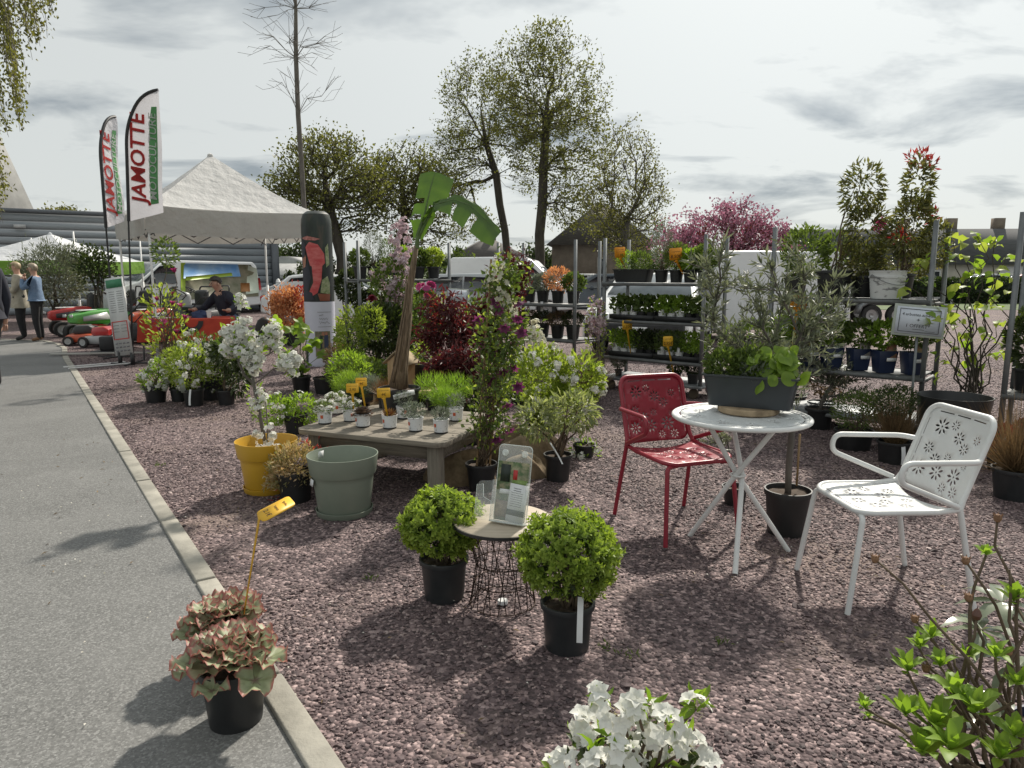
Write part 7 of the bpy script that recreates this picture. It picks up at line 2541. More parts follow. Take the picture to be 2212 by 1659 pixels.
def big_leaf(mid, widths, side, up_, name, tear=(), seed=0, fold=.12, L_W=1.0):
 """broad blade along a midrib; widths left and right of it"""
 rg = random.Random(seed)
 n = len(mid)
 M2 = []
 for i in range(n - 1):
  for q in range(3):
   M2.append((mid[i].lerp(mid[i + 1], q / 3), [widths[i][0] + (widths[i + 1][0] - widths[i][0]) * q / 3, widths[i][1] + (widths[i + 1][1] - widths[i][1]) * q / 3]))
 M2.append((mid[-1], list(widths[-1])))
 mb = MB()
 k = 4
 V, rn, fs = [], [], []
 for i, (c, (wl, wr)) in enumerate(M2):
  d_ = (M2[min(i + 1, len(M2) - 1)][0] - M2[max(i - 1, 0)][0]).normalized()
  s_ = Vector(side).normalized()
  s_ = (s_ - d_ * s_.dot(d_)).normalized()
  u_ = d_.cross(s_).normalized()
  if u_.dot(Vector(up_)) < 0:
   u_ = -u_
  for q in range(-k, k + 1):
   f = q / k
   w_ = (wr if q > 0 else wl) * abs(f)
   jitter = rg.uniform(-.012, .012) * abs(f) ** 2
   V.append(c + s_ * math.copysign(w_, f) + u_ * (fold * w_ * (1 - .9 * abs(f)) + .010 * math.sin(i * 1.7 + q) * abs(f)) + d_ * jitter - Vector((0, 0, .25 * w_ * abs(f))) * 1.0)
   rn.append(.30 + .2 * abs(f) + (.22 if i % 2 else 0) + rg.uniform(-.08, .08))
 m = 2 * k + 1
 for i in range(len(M2) - 1):
  for q in range(m - 1):
   if (i, q < k) in tear and (q < 3 if q < k else q > m - 5):
    continue
   fs.append((i * m + q, i * m + q + 1, (i + 1) * m + q + 1, (i + 1) * m + q))
 mb.add(V, fs, np.array(rn))
 o = mb.build(name, LF_BAN, bp_, smooth=True, angle=180)
 mr_ = MB()
 tube(mr_, [c + Vector((0, 0, -.004)) for c, _ in M2], np.linspace(.010, .002, len(M2)), 6)
 mr_.build('midrib', M_STEMG, o, smooth=True)
 return o
LF_BAN = lmat('leaf_banana', (.035, .085, .018), (.085, .15, .03), .34, .38, (1.7, 1.8, .6), .5)
A_ = lambda u, v, dy=0: AT(u, v, Yb + dy) - lo
big_leaf([A_(905, 515), A_(915, 475), A_(922, 440, .02), A_(930, 405, .05), A_(940, 372, .10)], [(.04, .02), (.10, .06), (.095, .085), (.10, .14), (.115, .14)], (1, 0, .12), (0, -1, .3), 'leaf', tear=((3, True), (6, True), (5, False)), seed=1, fold=.1)
big_leaf([A_(903, 515), A_(925, 470, -.03), A_(940, 440, -.06), A_(980, 430, -.10), A_(1015, 442, -.12), A_(1050, 475, -.12), A_(1078, 506, -.1)], [(.01, .01), (.012, .012), (.05, .035), (.125, .06), (.15, .055), (.14, .05), (.10, .04)], (.35, .55, .85), (0, -.8, .5), 'leaf', tear=((9, True), (13, True)), seed=2, fold=.12)
big_leaf([A_(915, 480, -.02), A_(935, 450, -.04), A_(950, 432, -.05)], [(.03, .02), (.035, .035), (.01, .01)], (.8, .3, .5), (0, -1, .3), 'leaf', seed=3)
white_label(bp_, (.10, -.125, .20), R(35), .05, .001)
mb = MB()
box(mb, (0, 0, 0), (.16, .002, .035), T(.06, -.165, .172) @ RZ(R(16)) @ RY(R(-12)))
mb.build('plant_label', M_TAGW, bp_)
mb = MB()
scribble_mb(.09, .012, 3, mb, .003, T(.05, -.169, .172) @ RZ(R(16)) @ RY(R(-12)), 6)
mb.build('lettering', M_INK, bp_)
# plants around the table
lo = gp(640, 935)
plant('azalea', 'leafy azalea with white flowers in a black pot behind the yellow planter', lo, (.11, .085, .18), [PB(lo, lo.y, 545, 855, 640, 920), PB(lo, lo.y, 610, 850, 690, 920)], 'bright', 900, .045, .018, seed=290, cat='shrub', fl=[dict(n=90, size=.045, mat='white', shell=.8, clumps=18, spread=.035)])
lo = gp(775, 880)
plant('shrub', 'low yellow tinged shrub behind the wooden table', lo, (.12, .09, .15), [PB(lo, lo.y, 700, 770, 840, 850), PB(lo, lo.y, 720, 800, 800, 880)], 'mid', 1100, .05, .02, seed=291, cat='shrub')
lo = gp(905, 880)
plant('conifer', 'drooping yellow green conifer branch behind the banana pot', lo, (.12, .09, .15), [PB(lo, lo.y, 890, 790, 960, 850)], 'lime', 800, .05, .01, seed=292, cat='shrub', droop=.4)
lo = gp(965, 935)
plant('shrub', 'shaded green bush in a black pot under the table edge', lo, (.10, .08, .16), [PB(lo, lo.y, 985, 870, 1040, 960)], 'dark', 500, .05, .02, seed=293, cat='shrub')
# burlap sacks
M_BURLAP = pmat('burlap', (.24, .175, .105), (.165, .12, .07), 24, .95, bump=.8, bscale=160)
def sack(label, c, rx, ry, rz_, seed):
 rg = random.Random(seed)
 ph = [rg.uniform(0, 6) for _ in range(6)]
 mb = MB()
 n1, n2 = 40, 18
 V, fs = [], []
 for j in range(n2 + 1):
  f = j / n2
  el_ = PI / 2 * f
  for i in range(n1):
   a = 2 * PI * i / n1
   k_ = 1 + .10 * math.sin(3 * a + ph[0] + 2 * f) + .07 * math.sin(5 * a + ph[1] - 3 * f) + .04 * math.sin(11 * a + ph[2] + 7 * f)
   V.append((rx * math.cos(a) * math.cos(el_) ** .6 * k_, ry * math.sin(a) * math.cos(el_) ** .6 * k_, rz_ * math.sin(el_) ** .8 * (1 + .22 * math.sin(2 * a + ph[3]) + .1 * math.sin(4 * a + ph[4])) - .004))
 for j in range(n2):
  for i in range(n1):
   fs.append((j * n1 + i, j * n1 + (i + 1) % n1, (j + 1) * n1 + (i + 1) % n1, (j + 1) * n1 + i))
 mb.add(V, fs)
 o = mb.build('burlap_sack', M_BURLAP, None, smooth=True, angle=180, loc=c)
 return tag(o, label, 'sack')
sack('large lumpy burlap sack behind the young tree in black pot', (.10, 5.35, 0), .30, .24, .24, 3)
sack('flat folded burlap sheet on the gravel beside the clematis pot', (-.36, 4.92, 0), .24, .22, .16, 5)
sack('small crumpled burlap bundle between the clematis and the young tree', (.08, 5.0, 0), .17, .14, .15, 9)
p_ = G(966, 1046)
mb = MB()
box(mb, (0, 0, .035), (.055, .003, .07))
o = mb.build('loose_label', M_TAGW, None, loc=(p_.x, p_.y, 0), rot=(R(-25), 0, R(15)))
tag(o, 'small white label lying against the burlap by the table leg', 'label')
# ================================================================== FOREGROUND
# ------------------------------------------------------------------ perforated garden furniture
M_FWH = pmat('enamel_white', (.74, .75, .74), (.66, .67, .66), 5, .38, bump=.08, bscale=220)
M_FRD = pmat('enamel_red', (.30, .022, .040), (.25, .018, .034), 5, .34, bump=.08, bscale=220)
M_FWHM = pmat('enamel_mesh', (.66, .68, .68), (.50, .53, .53), 160, .42, bump=.5, bscale=260)
def inside(P, poly):
 x, y = P[:, 0], P[:, 1]
 c = np.zeros(len(P), bool)
 n = len(poly)
 for i in range(n):
  x0, y0 = poly[i]
  x1, y1 = poly[i - 1]
  if y0 == y1:
   continue
  c ^= ((y0 > y) != (y1 > y)) & (x < (x1 - x0) * (y - y0) / (y1 - y0) + x0)
 return c
def daisy(cx, cy, r, rot=0.0, petals=8):
 out = []
 for k in range(petals):
  a = rot + 2 * PI * k / petals
  d_, s_ = (math.cos(a), math.sin(a)), (-math.sin(a), math.cos(a))
  w = r * .15
  pts_ = [(.30, 0), (.5, w * .75 / r), (.72, w / r), (.95, .3 * w / r), (1.0, 0), (.95, -.3 * w / r), (.72, -w / r), (.5, -w * .75 / r)]
  out.append([(cx + r * (p * d_[0] + q * s_[0]), cy + r * (p * d_[1] + q * s_[1])) for p, q in pts_])
 out.append([(cx + r * .13 * math.cos(2 * PI * k / 6), cy + r * .13 * math.sin(2 * PI * k / 6)) for k in range(6)])
 return out
def sheet_with_holes(outline, holes, fn, grid):
 """sheet metal with real cut-outs; fn lifts (x, y) into space"""
 pts_, ed = [], []
 def loop(l):
  b = len(pts_)
  pts_.extend(l)
  ed.extend((b + i, b + (i + 1) % len(l)) for i in range(len(l)))
 loop(outline)
 for h in holes:
  loop(h)
 o = np.array(outline)
 gx = np.arange(o[:, 0].min(), o[:, 0].max(), grid)
 gy = np.arange(o[:, 1].min(), o[:, 1].max(), grid)
 Gp = np.array([(x, y) for x in gx for y in gy])
 ok = inside(Gp, outline)
 for h in holes:
  ok &= ~inside(Gp, h)
 pts_.extend([tuple(q) for q in Gp[ok]])
 vv, _, ff, *_ = delaunay_2d_cdt([Vector(q) for q in pts_], ed, [], 0, 1e-7)
 Vv = np.array([tuple(q) for q in vv])
 fa = np.array([f for f in ff if len(f) == 3])
 ce = Vv[fa].mean(1)
 ok = inside(ce, outline)
 for h in holes:
  ok &= ~inside(ce, h)
 mb = MB()
 mb.add([fn(x, y) for x, y in Vv], fa[ok])
 return mb
def rrect(x0, y0, x1, y1, r, n=6):
 o = []
 for cx, cy, a0 in ((x1 - r, y1 - r, 0), (x0 + r, y1 - r, 90), (x0 + r, y0 + r, 180), (x1 - r, y0 + r, 270)):
  for k in range(n + 1):
   a = R(a0 + 90 * k / n)
   o.append((cx + r * math.cos(a), cy + r * math.sin(a)))
 return o
BACK_D = [(-.105, .285, .042), (-.03, .305, .026), (.02, .255, .034), (.075, .215, .030), (.135, .27, .024), (-.13, .175, .030), (-.07, .13, .032), (.0, .155, .022), (-.14, .07, .040), (-.03, .075, .042), (.085, .085, .044), (.04, .02, .026), (.12, .02, .030), (.12, .145, .02)]
SEAT_D = [(-.09, -.10, .040), (.02, -.13, .034), (.10, -.09, .040), (-.13, -.02, .028), (.05, -.02, .034), (-.04, .02, .038), (.12, .03, .030), (-.10, .08, .030), (.03, .09, .026)]
def metal_chair(label, loc, rz, mat):
 t = thing('garden_chair', label, 'chair', loc, rz, 'metal garden chairs with daisy cut outs')
 r = .0125
 def seat_z(x, y):
  return .452 - .016 * (1 - (x / .23) ** 2) - .10 * max(0, -y - .14) ** 1.5 * 2 - .012 * y
 # back: leaning panel; local s across, q up
 base, tilt = Vector((0, .215, .475)), R(19)
 def back(x, q):
  return Vector((x, base.y + math.sin(tilt) * q + .022 * (x / .21) ** 2 * -1 + .02, base.z + math.cos(tilt) * q))
 slots = []
 for k in range(3):
  slots.append([(-.15 + .105 * k, .352), (-.15 + .105 * k + .085, .352), (-.15 + .105 * k + .085, .357), (-.15 + .105 * k, .357)])
 for sx_ in (-1, 1):
  for k in range(3):
   x0, x1 = sx_ * .189, sx_ * .193
   slots.append([(min(x0, x1), .03 + .10 * k), (max(x0, x1), .03 + .10 * k), (max(x0, x1), .115 + .10 * k), (min(x0, x1), .115 + .10 * k)])
 holes = [h for i, (x, y, rr) in enumerate(BACK_D) for h in daisy(x, y, rr, i * .4)] + slots
 o = rrect(-.205, -.02, .205, .375, .055)
 mb = sheet_with_holes(o, holes, lambda x, q: back(x, q), .03)
 ob = mb.build('backrest', mat, t, smooth=True, angle=60)
 so = ob.modifiers.new('gauge', 'SOLIDIFY')
 so.thickness = .0022
 mb = MB()
 fr = [back(-.212, -.03)] + [back(x, q) for x, q in [(-.212, .10), (-.212, .25)]]
 arc = rrect(-.212, -.03, .212, .383, .06)
 up_l = [back(x, q) for x, q in reversed(arc[:14])]
 tube(mb, [Vector((-.225, .20, .455)), back(-.214, .02), back(-.212, .2)] + up_l + [back(.212, .2), back(.214, .02), Vector((.225, .20, .455))], r, 10)
 mb.build('back_frame', mat, t, smooth=True, angle=60)
 # seat
 so_ = rrect(-.215, -.215, .215, .205, .07)
 so_ = [(x, y - (.05 * (1 - (x / .215) ** 2) if y > .15 else 0)) for x, y in so_]
 so_ += []
 ring = [(x * 1.02, y * 1.02) for x, y in rrect(-.218, -.222, .218, .20, .075)]
 slots = []
 for k in range(4):
  x0 = -.15 + .08 * k
  slots.append([(x0, -.196), (x0 + .06, -.196), (x0 + .06, -.191), (x0, -.191)])
 for sx_ in (-1, 1):
  for k in range(3):
   a, b = sorted((sx_ * .190, sx_ * .195))
   slots.append([(a, -.12 + .09 * k), (b, -.12 + .09 * k), (b, -.05 + .09 * k), (a, -.05 + .09 * k)])
 holes = [h for i, (x, y, rr) in enumerate(SEAT_D) for h in daisy(x, y, rr, i * .7)] + slots
 # rear edge curves in between the back corners
 n = 10
 rear = [(.215 - .43 * k / n, .20 - .055 * math.sin(PI * k / n)) for k in range(n + 1)]
 front = [(x, y) for x, y in rrect(-.215, -.218, .215, .20, .075) if y < -.1]
 front.sort(key=lambda q: math.atan2(q[1] + .1, q[0]))
 outl = rear + front
 mb = sheet_with_holes(outl, holes, lambda x, y: (x, y, seat_z(x, y)), .03)
 ob = mb.build('seat', mat, t, smooth=True, angle=60)
 so = ob.modifiers.new('gauge', 'SOLIDIFY')
 so.thickness = .0022
 mb = MB()
 path = [Vector((-.225, .20, .455))] + [Vector((x * 1.03, y * 1.02, seat_z(x, y) - .006)) for x, y in [(-.215, .1), (-.215, -.05)] + front + [(.215, -.05), (.215, .1)]] + [Vector((.225, .20, .455))]
 tube(mb, path, r, 10)
 mb.build('seat_frame', mat, t, smooth=True, angle=60)
 for sx_ in (-1, 1):
  mb = MB()
  tube(mb, fillet([(sx_ * .14, -.205, .425), (sx_ * .205, -.215, .425), (sx_ * .235, -.27, .0)], .05), r, 10)
  mb.build('leg', mat, t, smooth=True, angle=60)
  mb = MB()
  tube(mb, [(sx_ * .225, .20, .455), (sx_ * .235, .245, .24), (sx_ * .245, .295, .0)], r, 10)
  mb.build('leg', mat, t, smooth=True, angle=60)
  mb = MB()
  b0 = back(sx_ * .212, .20)
  pa = fillet([b0, Vector((sx_ * .262, b0.y - .05, b0.z + .005)), Vector((sx_ * .278, -.10, b0.z + .012)), Vector((sx_ * .276, -.115, b0.z - .07)), Vector((sx_ * .232, .185, .468))], .055, 7)
  tube(mb, pa, r, 10)
  mb.build('armrest', mat, t, smooth=True, angle=60)
 return t
metal_chair('dark red metal garden chair with daisy cut outs', (.955, 3.955, 0), math.atan2(-.55, .195) + PI / 2, M_FRD)
metal_chair('white metal garden chair with daisy cut outs', (1.70, 3.12, 0), R(-86), M_FWH)
# bistro table
bt = thing('bistro_table', 'round white metal table on three crossing legs', 'table', (1.19 * .985, 3.56, 0), 0)
RT, HT = .335, .735
holes = []
for k in range(16):
 a0, a1 = 2 * PI * (k + .08) / 16, 2 * PI * (k + .92) / 16
 aa = np.linspace(a0, a1, 5)
 holes.append([((RT - .034) * math.cos(a), (RT - .034) * math.sin(a)) for a in aa] + [((RT - .028) * math.cos(a), (RT - .028) * math.sin(a)) for a in aa[::-1]])
for i, (x, y, rr) in enumerate(((.17, -.02, .04), (.19, .10, .034), (.12, -.14, .036), (-.02, -.22, .034), (-.14, -.16, .04), (-.22, -.02, .036), (-.18, .12, .04), (-.06, .2, .036), (.08, .2, .04), (.23, -.09, .026))):
 holes += daisy(x, y, rr, i)
circ = [(RT * math.cos(2 * PI * k / 64), RT * math.sin(2 * PI * k / 64)) for k in range(64)]
mb = sheet_with_holes(circ, holes, lambda x, y: (x, y, HT), .04)
ob = mb.build('tabletop', M_FWHM, bt, smooth=True, angle=60)
so = ob.modifiers.new('gauge', 'SOLIDIFY')
so.thickness = .003
mb = MB()
tube(mb, [(RT * math.cos(a), RT * math.sin(a), HT - .006) for a in np.linspace(0, 2 * PI, 64, endpoint=False)], .012, 10, closed=True)
mb.build('rim', M_FWH, bt, smooth=True, angle=60)
cc = Vector((1.19 * .985, 3.56))
for (x, y) in ((1.085, 3.26), (.99, 3.80), (1.455, 3.57)):
 d_ = Vector((x - cc.x, y - cc.y))
 a = math.atan2(d_.y, d_.x)
 r_ = .292
 top_a = a + PI + .25
 mid = Vector((.022 * math.cos(a + 1.57), .022 * math.sin(a + 1.57), .42))
 mb = MB()
 tube(mb, [(r_ * math.cos(a), r_ * math.sin(a), .0), mid, (.20 * math.cos(top_a), .20 * math.sin(top_a), HT - .012)], .0135, 10)
 mb.build('leg', M_FWH, bt, smooth=True, angle=60)
mb = MB()
tube(mb, [(.036 * math.cos(q), .036 * math.sin(q), .42) for q in np.linspace(0, 2 * PI, 20, endpoint=False)], .006, 6, closed=True)
mb.build('collar', M_FWH, bt, smooth=True)
# wood slice and trough
p_ = G(1632, 898, HT)
mb = MB()
lathe(mb, [(.001, .0), (.148, .0), (.155, .006), (.155, .028), (.15, .032), (.001, .032)], 28)
o = mb.build('wood_slice', pmat('log_slice', (.40, .30, .19), (.20, .145, .09), 11, .8), None, smooth=True, loc=(p_.x - .01, p_.y + .085, HT + .004))
tag(o, 'round slice of log under the grey trough on the white table', 'wood slice')
M_TROUGH = pmat('trough_grey', (.030, .036, .042), (.042, .048, .054), 5, .32, bump=.05)
tr_ = trough('dark grey trough of herbs on the round white table', (p_.x + .0, p_.y + .09, HT + .037), R(-27), .46, .19, .165, M_TROUGH,
             [([(-.13, 0, .20, .11, .10, .09)], 'mid', 900, .03, .016, 'dia', .4), ([(-.02, .02, .21, .09, .08, .08)], 'mid', 600, .03, .016, 'dia', .4), ([(.02, -.03, .18, .07, .05, .05)], 'grey', 260, .04, .007, 'dia', .5)], 'herb_planter')
meS = [lobed_leaf('leaf', LF['bright'], .068, .055, 0, 20 + k, .006) for k in range(3)]
rg = random.Random(31)
for k in range(64):
 x, y = rg.uniform(-.02, .22), rg.uniform(-.085, .075)
 z = .165 + rg.uniform(.01, .13) * (1 - abs(x - .13) * 3.0)
 if k > 59:
  x, y, z = (.05, .12, .2, .24)[k - 60], (-.12, -.12, -.11, -.06)[k - 60], (.10, .14, .15, .15)[k - 60]
 o = put('leaf', meS[k % 3], tr_, (x, y, z), (R(rg.uniform(15, 70)), R(rg.uniform(-30, 30)), R(rg.uniform(-70, 70))))
 sc_ = rg.uniform(.7, 1.15)
 o.scale = (sc_, sc_, sc_)
# ------------------------------------------------------------------ big planters
M_PGRN = pmat('planter_sage', (.205, .235, .185), (.18, .21, .165), 4, .42, bump=.05)
M_PYEL = pmat('planter_mustard', (.55, .32, .025), (.49, .28, .02), 4, .42, bump=.05)
M_PBLK = pmat('planter_black', (.016, .017, .018), (.024, .025, .026), 5, .4, bump=.05)
def planter(name, label, loc, rt, h, mat, saucer=True, band=True):
 t = thing(name, label, 'planter', loc)
 rb = rt * .72
 z0 = .012 if saucer else 0
 mb = MB()
 hb = h * .68
 rband = rb + (rt - rb) * hb / h
 pr = [(.001, z0), (rb, z0), (rb + .003, z0 + .006)]
 if band:
  pr += [(rband - .010, z0 + hb - .004), (rband + .002, z0 + hb), (rband + .004, z0 + hb + .004)]
 pr += [(rt, z0 + h - .003), (rt, z0 + h), (rt - .006, z0 + h), (rt - .008, z0 + h - .004), (rb - .006, z0 + .02), (.001, z0 + .02)]
 lathe(mb, pr, 56)
 mb.build('pot', mat, t, smooth=True, angle=32)
 if saucer:
  mb = MB()
  rs = rb * 1.13
  lathe(mb, [(.001, .0), (rs * .94, 0), (rs * .96, .004), (rs, .036), (rs - .005, .037), (rs * .93, .010), (.001, .010)], 48)
  mb.build('saucer', mat, t, smooth=True, angle=32)
 return t
pg = planter('empty_planter', 'large empty sage green planter on a saucer before the wooden table', (-1.03, 4.19, 0), .213, .36, M_PGRN)
mb = MB()
box(mb, (0, 0, 0), (.055, .002, .04), T(-.165, -.105, .22) @ RZ(R(-58)) @ RX(R(-10)))
mb.build('sticker', M_TAGW, pg)
mb = MB()
box(mb, (0, 0, 0), (.045, .002, .045), T(-.155, .08, .345) @ RZ(R(62)) @ RX(R(10)))
mb.build('sticker', M_TAGW, pg)
yl = Vector((-1.655, 4.66, 0))
yp = planter('empty_planter', 'mustard yellow planter holding the white blossoming tree', yl, .205, .335, M_PYEL)
pb = planter('empty_planter', 'very large empty black planter behind the white chair', (3.50, 5.52, 0), .265, .50, M_PBLK, False, False)
# white blossoming tree standing in the yellow planter
lo = Vector((yl.x, yl.y + .02, .035))
t = thing('crab_apple', 'small tree covered in white blossom standing in the mustard planter', 'tree', lo)
pot_part(t, .10, .08, .17, M_POT)
Yb2 = lo.y
apb = [PB(lo, Yb2, 505, 632, 540, 770), PB(lo, Yb2, 472, 700, 520, 765), PB(lo, Yb2, 528, 715, 572, 800), PB(lo, Yb2, 568, 700, 612, 765), PB(lo, Yb2, 596, 762, 650, 808), PB(lo, Yb2, 540, 780, 566, 806), PB(lo, Yb2, 500, 740, 560, 790)]
apl = apb + [PB(lo, Yb2, 530, 830, 570, 880)]
rgt = np.random.default_rng(41)
PA, par, chains, load = skeleton(rgt, [(0, 0, .14), tuple(AT(560, 890, Yb2) - lo), tuple(AT(548, 830, Yb2) - lo), tuple(AT(545, 790, Yb2) - lo)], apb, 46, .08, 2, .2, .1, .1)
wood_mb(PA, chains, load, .013, .0025).build('trunk', M_BARKG, t, smooth=True, angle=180)
stem_mb((.01, 0, .14), [AT(572, 850, Yb2) - lo, AT(585, 930, Yb2) - lo, AT(560, 960, Yb2 - .1) - lo], .006, .003, 3).build('stem', M_BARKG, t)
mb = MB()
for bl, n, c in ((apb, 1200, 110), ([PB(lo, Yb2, 535, 825, 572, 885)], 60, 7), ([PB(lo, Yb2, 545, 915, 612, 985)], 60, 8)):
 Cc, Co = blob_points(rgt, bl, c, .35)
 i = rgt.integers(0, c, n)
 off = rdir(rgt, n) * .034 * rgt.random((n, 1)) ** .5
 flowerset(mb, Cc[i] + off, nrm(off + np.array([0, -.01, .01])), rgt.uniform(.034, .05, n), 5, .3, .85, rgt)
mb.build('blossom', LF['white'], t)
foliage_mb(apl, 260, .045, .02, seed=42).build('foliage', LF['bright'], t)
mb = MB()
box(mb, (0, 0, .075), (.026, .0016, .15), T(-.055, -.07, .17) @ RY(R(30)) @ RX(R(12)))
mb.build('plant_label', M_TAGW, t)
# pieris
lo = gp(640, 1080)
plant('pieris', 'bushy shrub of cream and coral leaves in a black pot between the planters', lo, (.115, .09, .20), [PB(lo, lo.y, 585, 965, 690, 1050), PB(lo, lo.y, 578, 1010, 640, 1060)], 'pieris', 1500, .036, .013, seed=43, stems=8, cat='shrub', clumps=120, spread=.024, shell=.6)
foliage_mb([PB(lo, lo.y, 660, 955, 690, 985), PB(lo, lo.y, 590, 1055, 625, 1085)], 60, .042, .012, 'dia', 16, .02, .4, seed=44).build('red_shoot', LF['red'], [o for o in COL.objects if o.get('label', '').startswith('bushy shrub of cream')][0])
# ------------------------------------------------------------------ clipped box balls
def box_ball(label, loc, R_, zc, pot, seed, fl_=1.0, lab=False):
 t = thing('box_ball', label, 'box ball', loc, 0, 'clipped box balls beside the wire table')
 pot_part(t, pot[0], pot[1], pot[2], M_POTG)
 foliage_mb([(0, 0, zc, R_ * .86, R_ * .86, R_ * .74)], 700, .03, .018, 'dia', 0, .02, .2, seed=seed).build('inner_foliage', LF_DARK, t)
 rg_ = np.random.default_rng(seed)
 mb = MB()
 nsp = 760
 d_ = rdir(rg_, nsp)
 d_ = d_[d_[:, 2] > -.75]
 wobr = 1 + .09 * np.sin(d_[:, 0] * 5 + seed) * np.cos(d_[:, 1] * 4.3 + 1) + .05 * np.sin(d_[:, 2] * 9 + d_[:, 0] * 7) + rg_.normal(0, .04, len(d_)) + .18 * (rg_.random(len(d_)) < .03)
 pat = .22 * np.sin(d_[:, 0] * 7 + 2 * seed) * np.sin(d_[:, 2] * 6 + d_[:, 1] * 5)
 tip = d_ * wobr[:, None] * np.array([R_, R_, R_ * .88]) + np.array([0, 0, zc])
 for w in range(3):
  a = nrm(np.cross(d_, rdir(rg_, len(d_))))
  b_ = np.cross(d_, a)
  for q in range(3):
   ang = q * 2 * PI / 3 + w * 1.1
   D = a * math.cos(ang) + b_ * math.sin(ang) + nrm(d_ + np.array([0, 0, .5])) * (.35 + .5 * w)
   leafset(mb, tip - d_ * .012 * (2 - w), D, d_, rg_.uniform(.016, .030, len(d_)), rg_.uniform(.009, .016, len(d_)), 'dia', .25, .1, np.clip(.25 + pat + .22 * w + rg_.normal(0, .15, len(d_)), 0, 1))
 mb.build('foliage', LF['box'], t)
 rr = np.random.default_rng(seed + 5)
 P_, _ = blob_points(rr, [(0, 0, zc, R_ * .7, R_ * .7, R_ * .6)], 16, .2)
 stem_mb((0, 0, pot[2] - .03), P_, .006, .002, seed, spread=.03).build('stem', M_STEM, t)
 if lab:
  white_label(t, (.04, -.105, .255), R(-8), .022, .155, .25)
 return t
p_ = gp(960, 1288)
box_ball('rounded green box ball in a black pot tucked behind the wire table', p_, .168, .345, (.108, .088, .19), 51)
p_ = gp(1225, 1395)
box_ball('rounded green box ball in a black pot with a long white label', p_, .183, .375, (.103, .085, .19), 52, lab=True)
# ------------------------------------------------------------------ wire side table
lo = gp(1086, 1300)
sw = thing('wire_side_table', 'small side table with a wooden top on a black wire basket', 'table', lo)
M_WIRE = pmat('wire_rusty', (.030, .022, .018), (.075, .042, .028), 30, .6, .5)
HS = .385
nw = 26
for k in range(nw):
 a = 2 * PI * k / nw
 tw = .42 if k % 2 else -.42
 mb = MB()
 tube(mb, [(.145 * math.cos(a), .145 * math.sin(a), .004), (.118 * math.cos(a + tw * .45), .118 * math.sin(a + tw * .45), HS * .48), (.165 * math.cos(a + tw), .165 * math.sin(a + tw), HS - .02)], .0022, 5)
 mb.build('wire', M_WIRE, sw, smooth=True, angle=180)
for r_, z in ((.146, .006), (.122, .10), (.119, HS * .5), (.167, HS - .022)):
 mb = MB()
 tube(mb, [(r_ * math.cos(q), r_ * math.sin(q), z) for q in np.linspace(0, 2 * PI, 40, endpoint=False)], .0026, 5, closed=True)
 mb.build('ring', M_WIRE, sw, smooth=True, angle=180)
mb = MB()
lathe(mb, [(.001, HS - .018), (.216, HS - .018), (.222, HS - .014), (.222, HS - .002), (.218, HS - .002), (.001, HS - .003)], 56)
mb.build('tray_rim', M_BLK, sw, smooth=True)
mb = MB()
lathe(mb, [(.218, HS - .0015), (.216, HS + .001), (.001, HS + .001)], 56)
mb.build('wooden_top', pmat('pale_top', (.47, .40, .31), (.35, .295, .225), 3.2, .6, stretch=(1, 9, 1), detail=8, bump=.1), sw)
mb = MB()
lathe(mb, [(.001, .016), (.021, .016), (.023, .013), (.023, .0), (.001, .0)], 24)
o = mb.build('white_disc', M_TAGW, None, smooth=True, loc=(lo.x, lo.y - .03, .008))
tag(o, 'small white disc lying inside the wire basket', 'disc')
# brochure holder
M_ACR, ns, ls, pp = _mat('clear_acrylic')
pp.inputs['Base Color'].default_value = (.9, .95, .93, 1)
pp.inputs['Roughness'].default_value = .05
pp.inputs['Alpha'].default_value = .16
pp.inputs['Specular IOR Level'].default_value = 1.0
M_ACRE = pmat('acrylic_edge', (.75, .80, .79), (.68, .74, .73), 6, .1, alpha=.6)
bh = thing('brochure_holder', 'clear acrylic leaflet holder on the wire side table', 'leaflet holder', (lo.x + .03, lo.y - .05, HS + .002), R(-24))
tl = RX(R(-13))
def acr(name, c, s_, mat=None, M=tl, bev=0):
 mb = MB()
 box(mb, c, s_, M)
 return mb.build(name, mat or M_ACR, bh)
mb = MB()
prism(mb, rrect(-.078, .0, .078, .335, .018), -.0015, .0015, tl @ RX(R(90)))
mb.build('back_panel', M_ACR, bh)
mb = MB()
ol = rrect(-.078, .0, .078, .335, .018)
tube(mb, [tl @ Vector((x, 0, z)) for x, z in ol], .0016, 5, closed=True)
mb.build('edge', M_ACRE, bh)
acr('front_panel', (.0, -.036, .07), (.156, .003, .14))
for x in (-.078, .078):
 acr('side_panel', (x, -.018, .09), (.003, .036, .18))
acr('base', (0, -.018, .003), (.16, .045, .006), M_ACRE)
for x in (-.046, .046):
 mb = MB()
 lathe(mb, [(.014, 0), (.014, .006), (.008, .008), (.008, .004), (.006, .004), (.006, .01), (.001, .011)], 20, tl @ T(x, -.002, .30) @ RX(R(90)))
 mb.build('suction_cup', M_ACRE, bh, smooth=True)
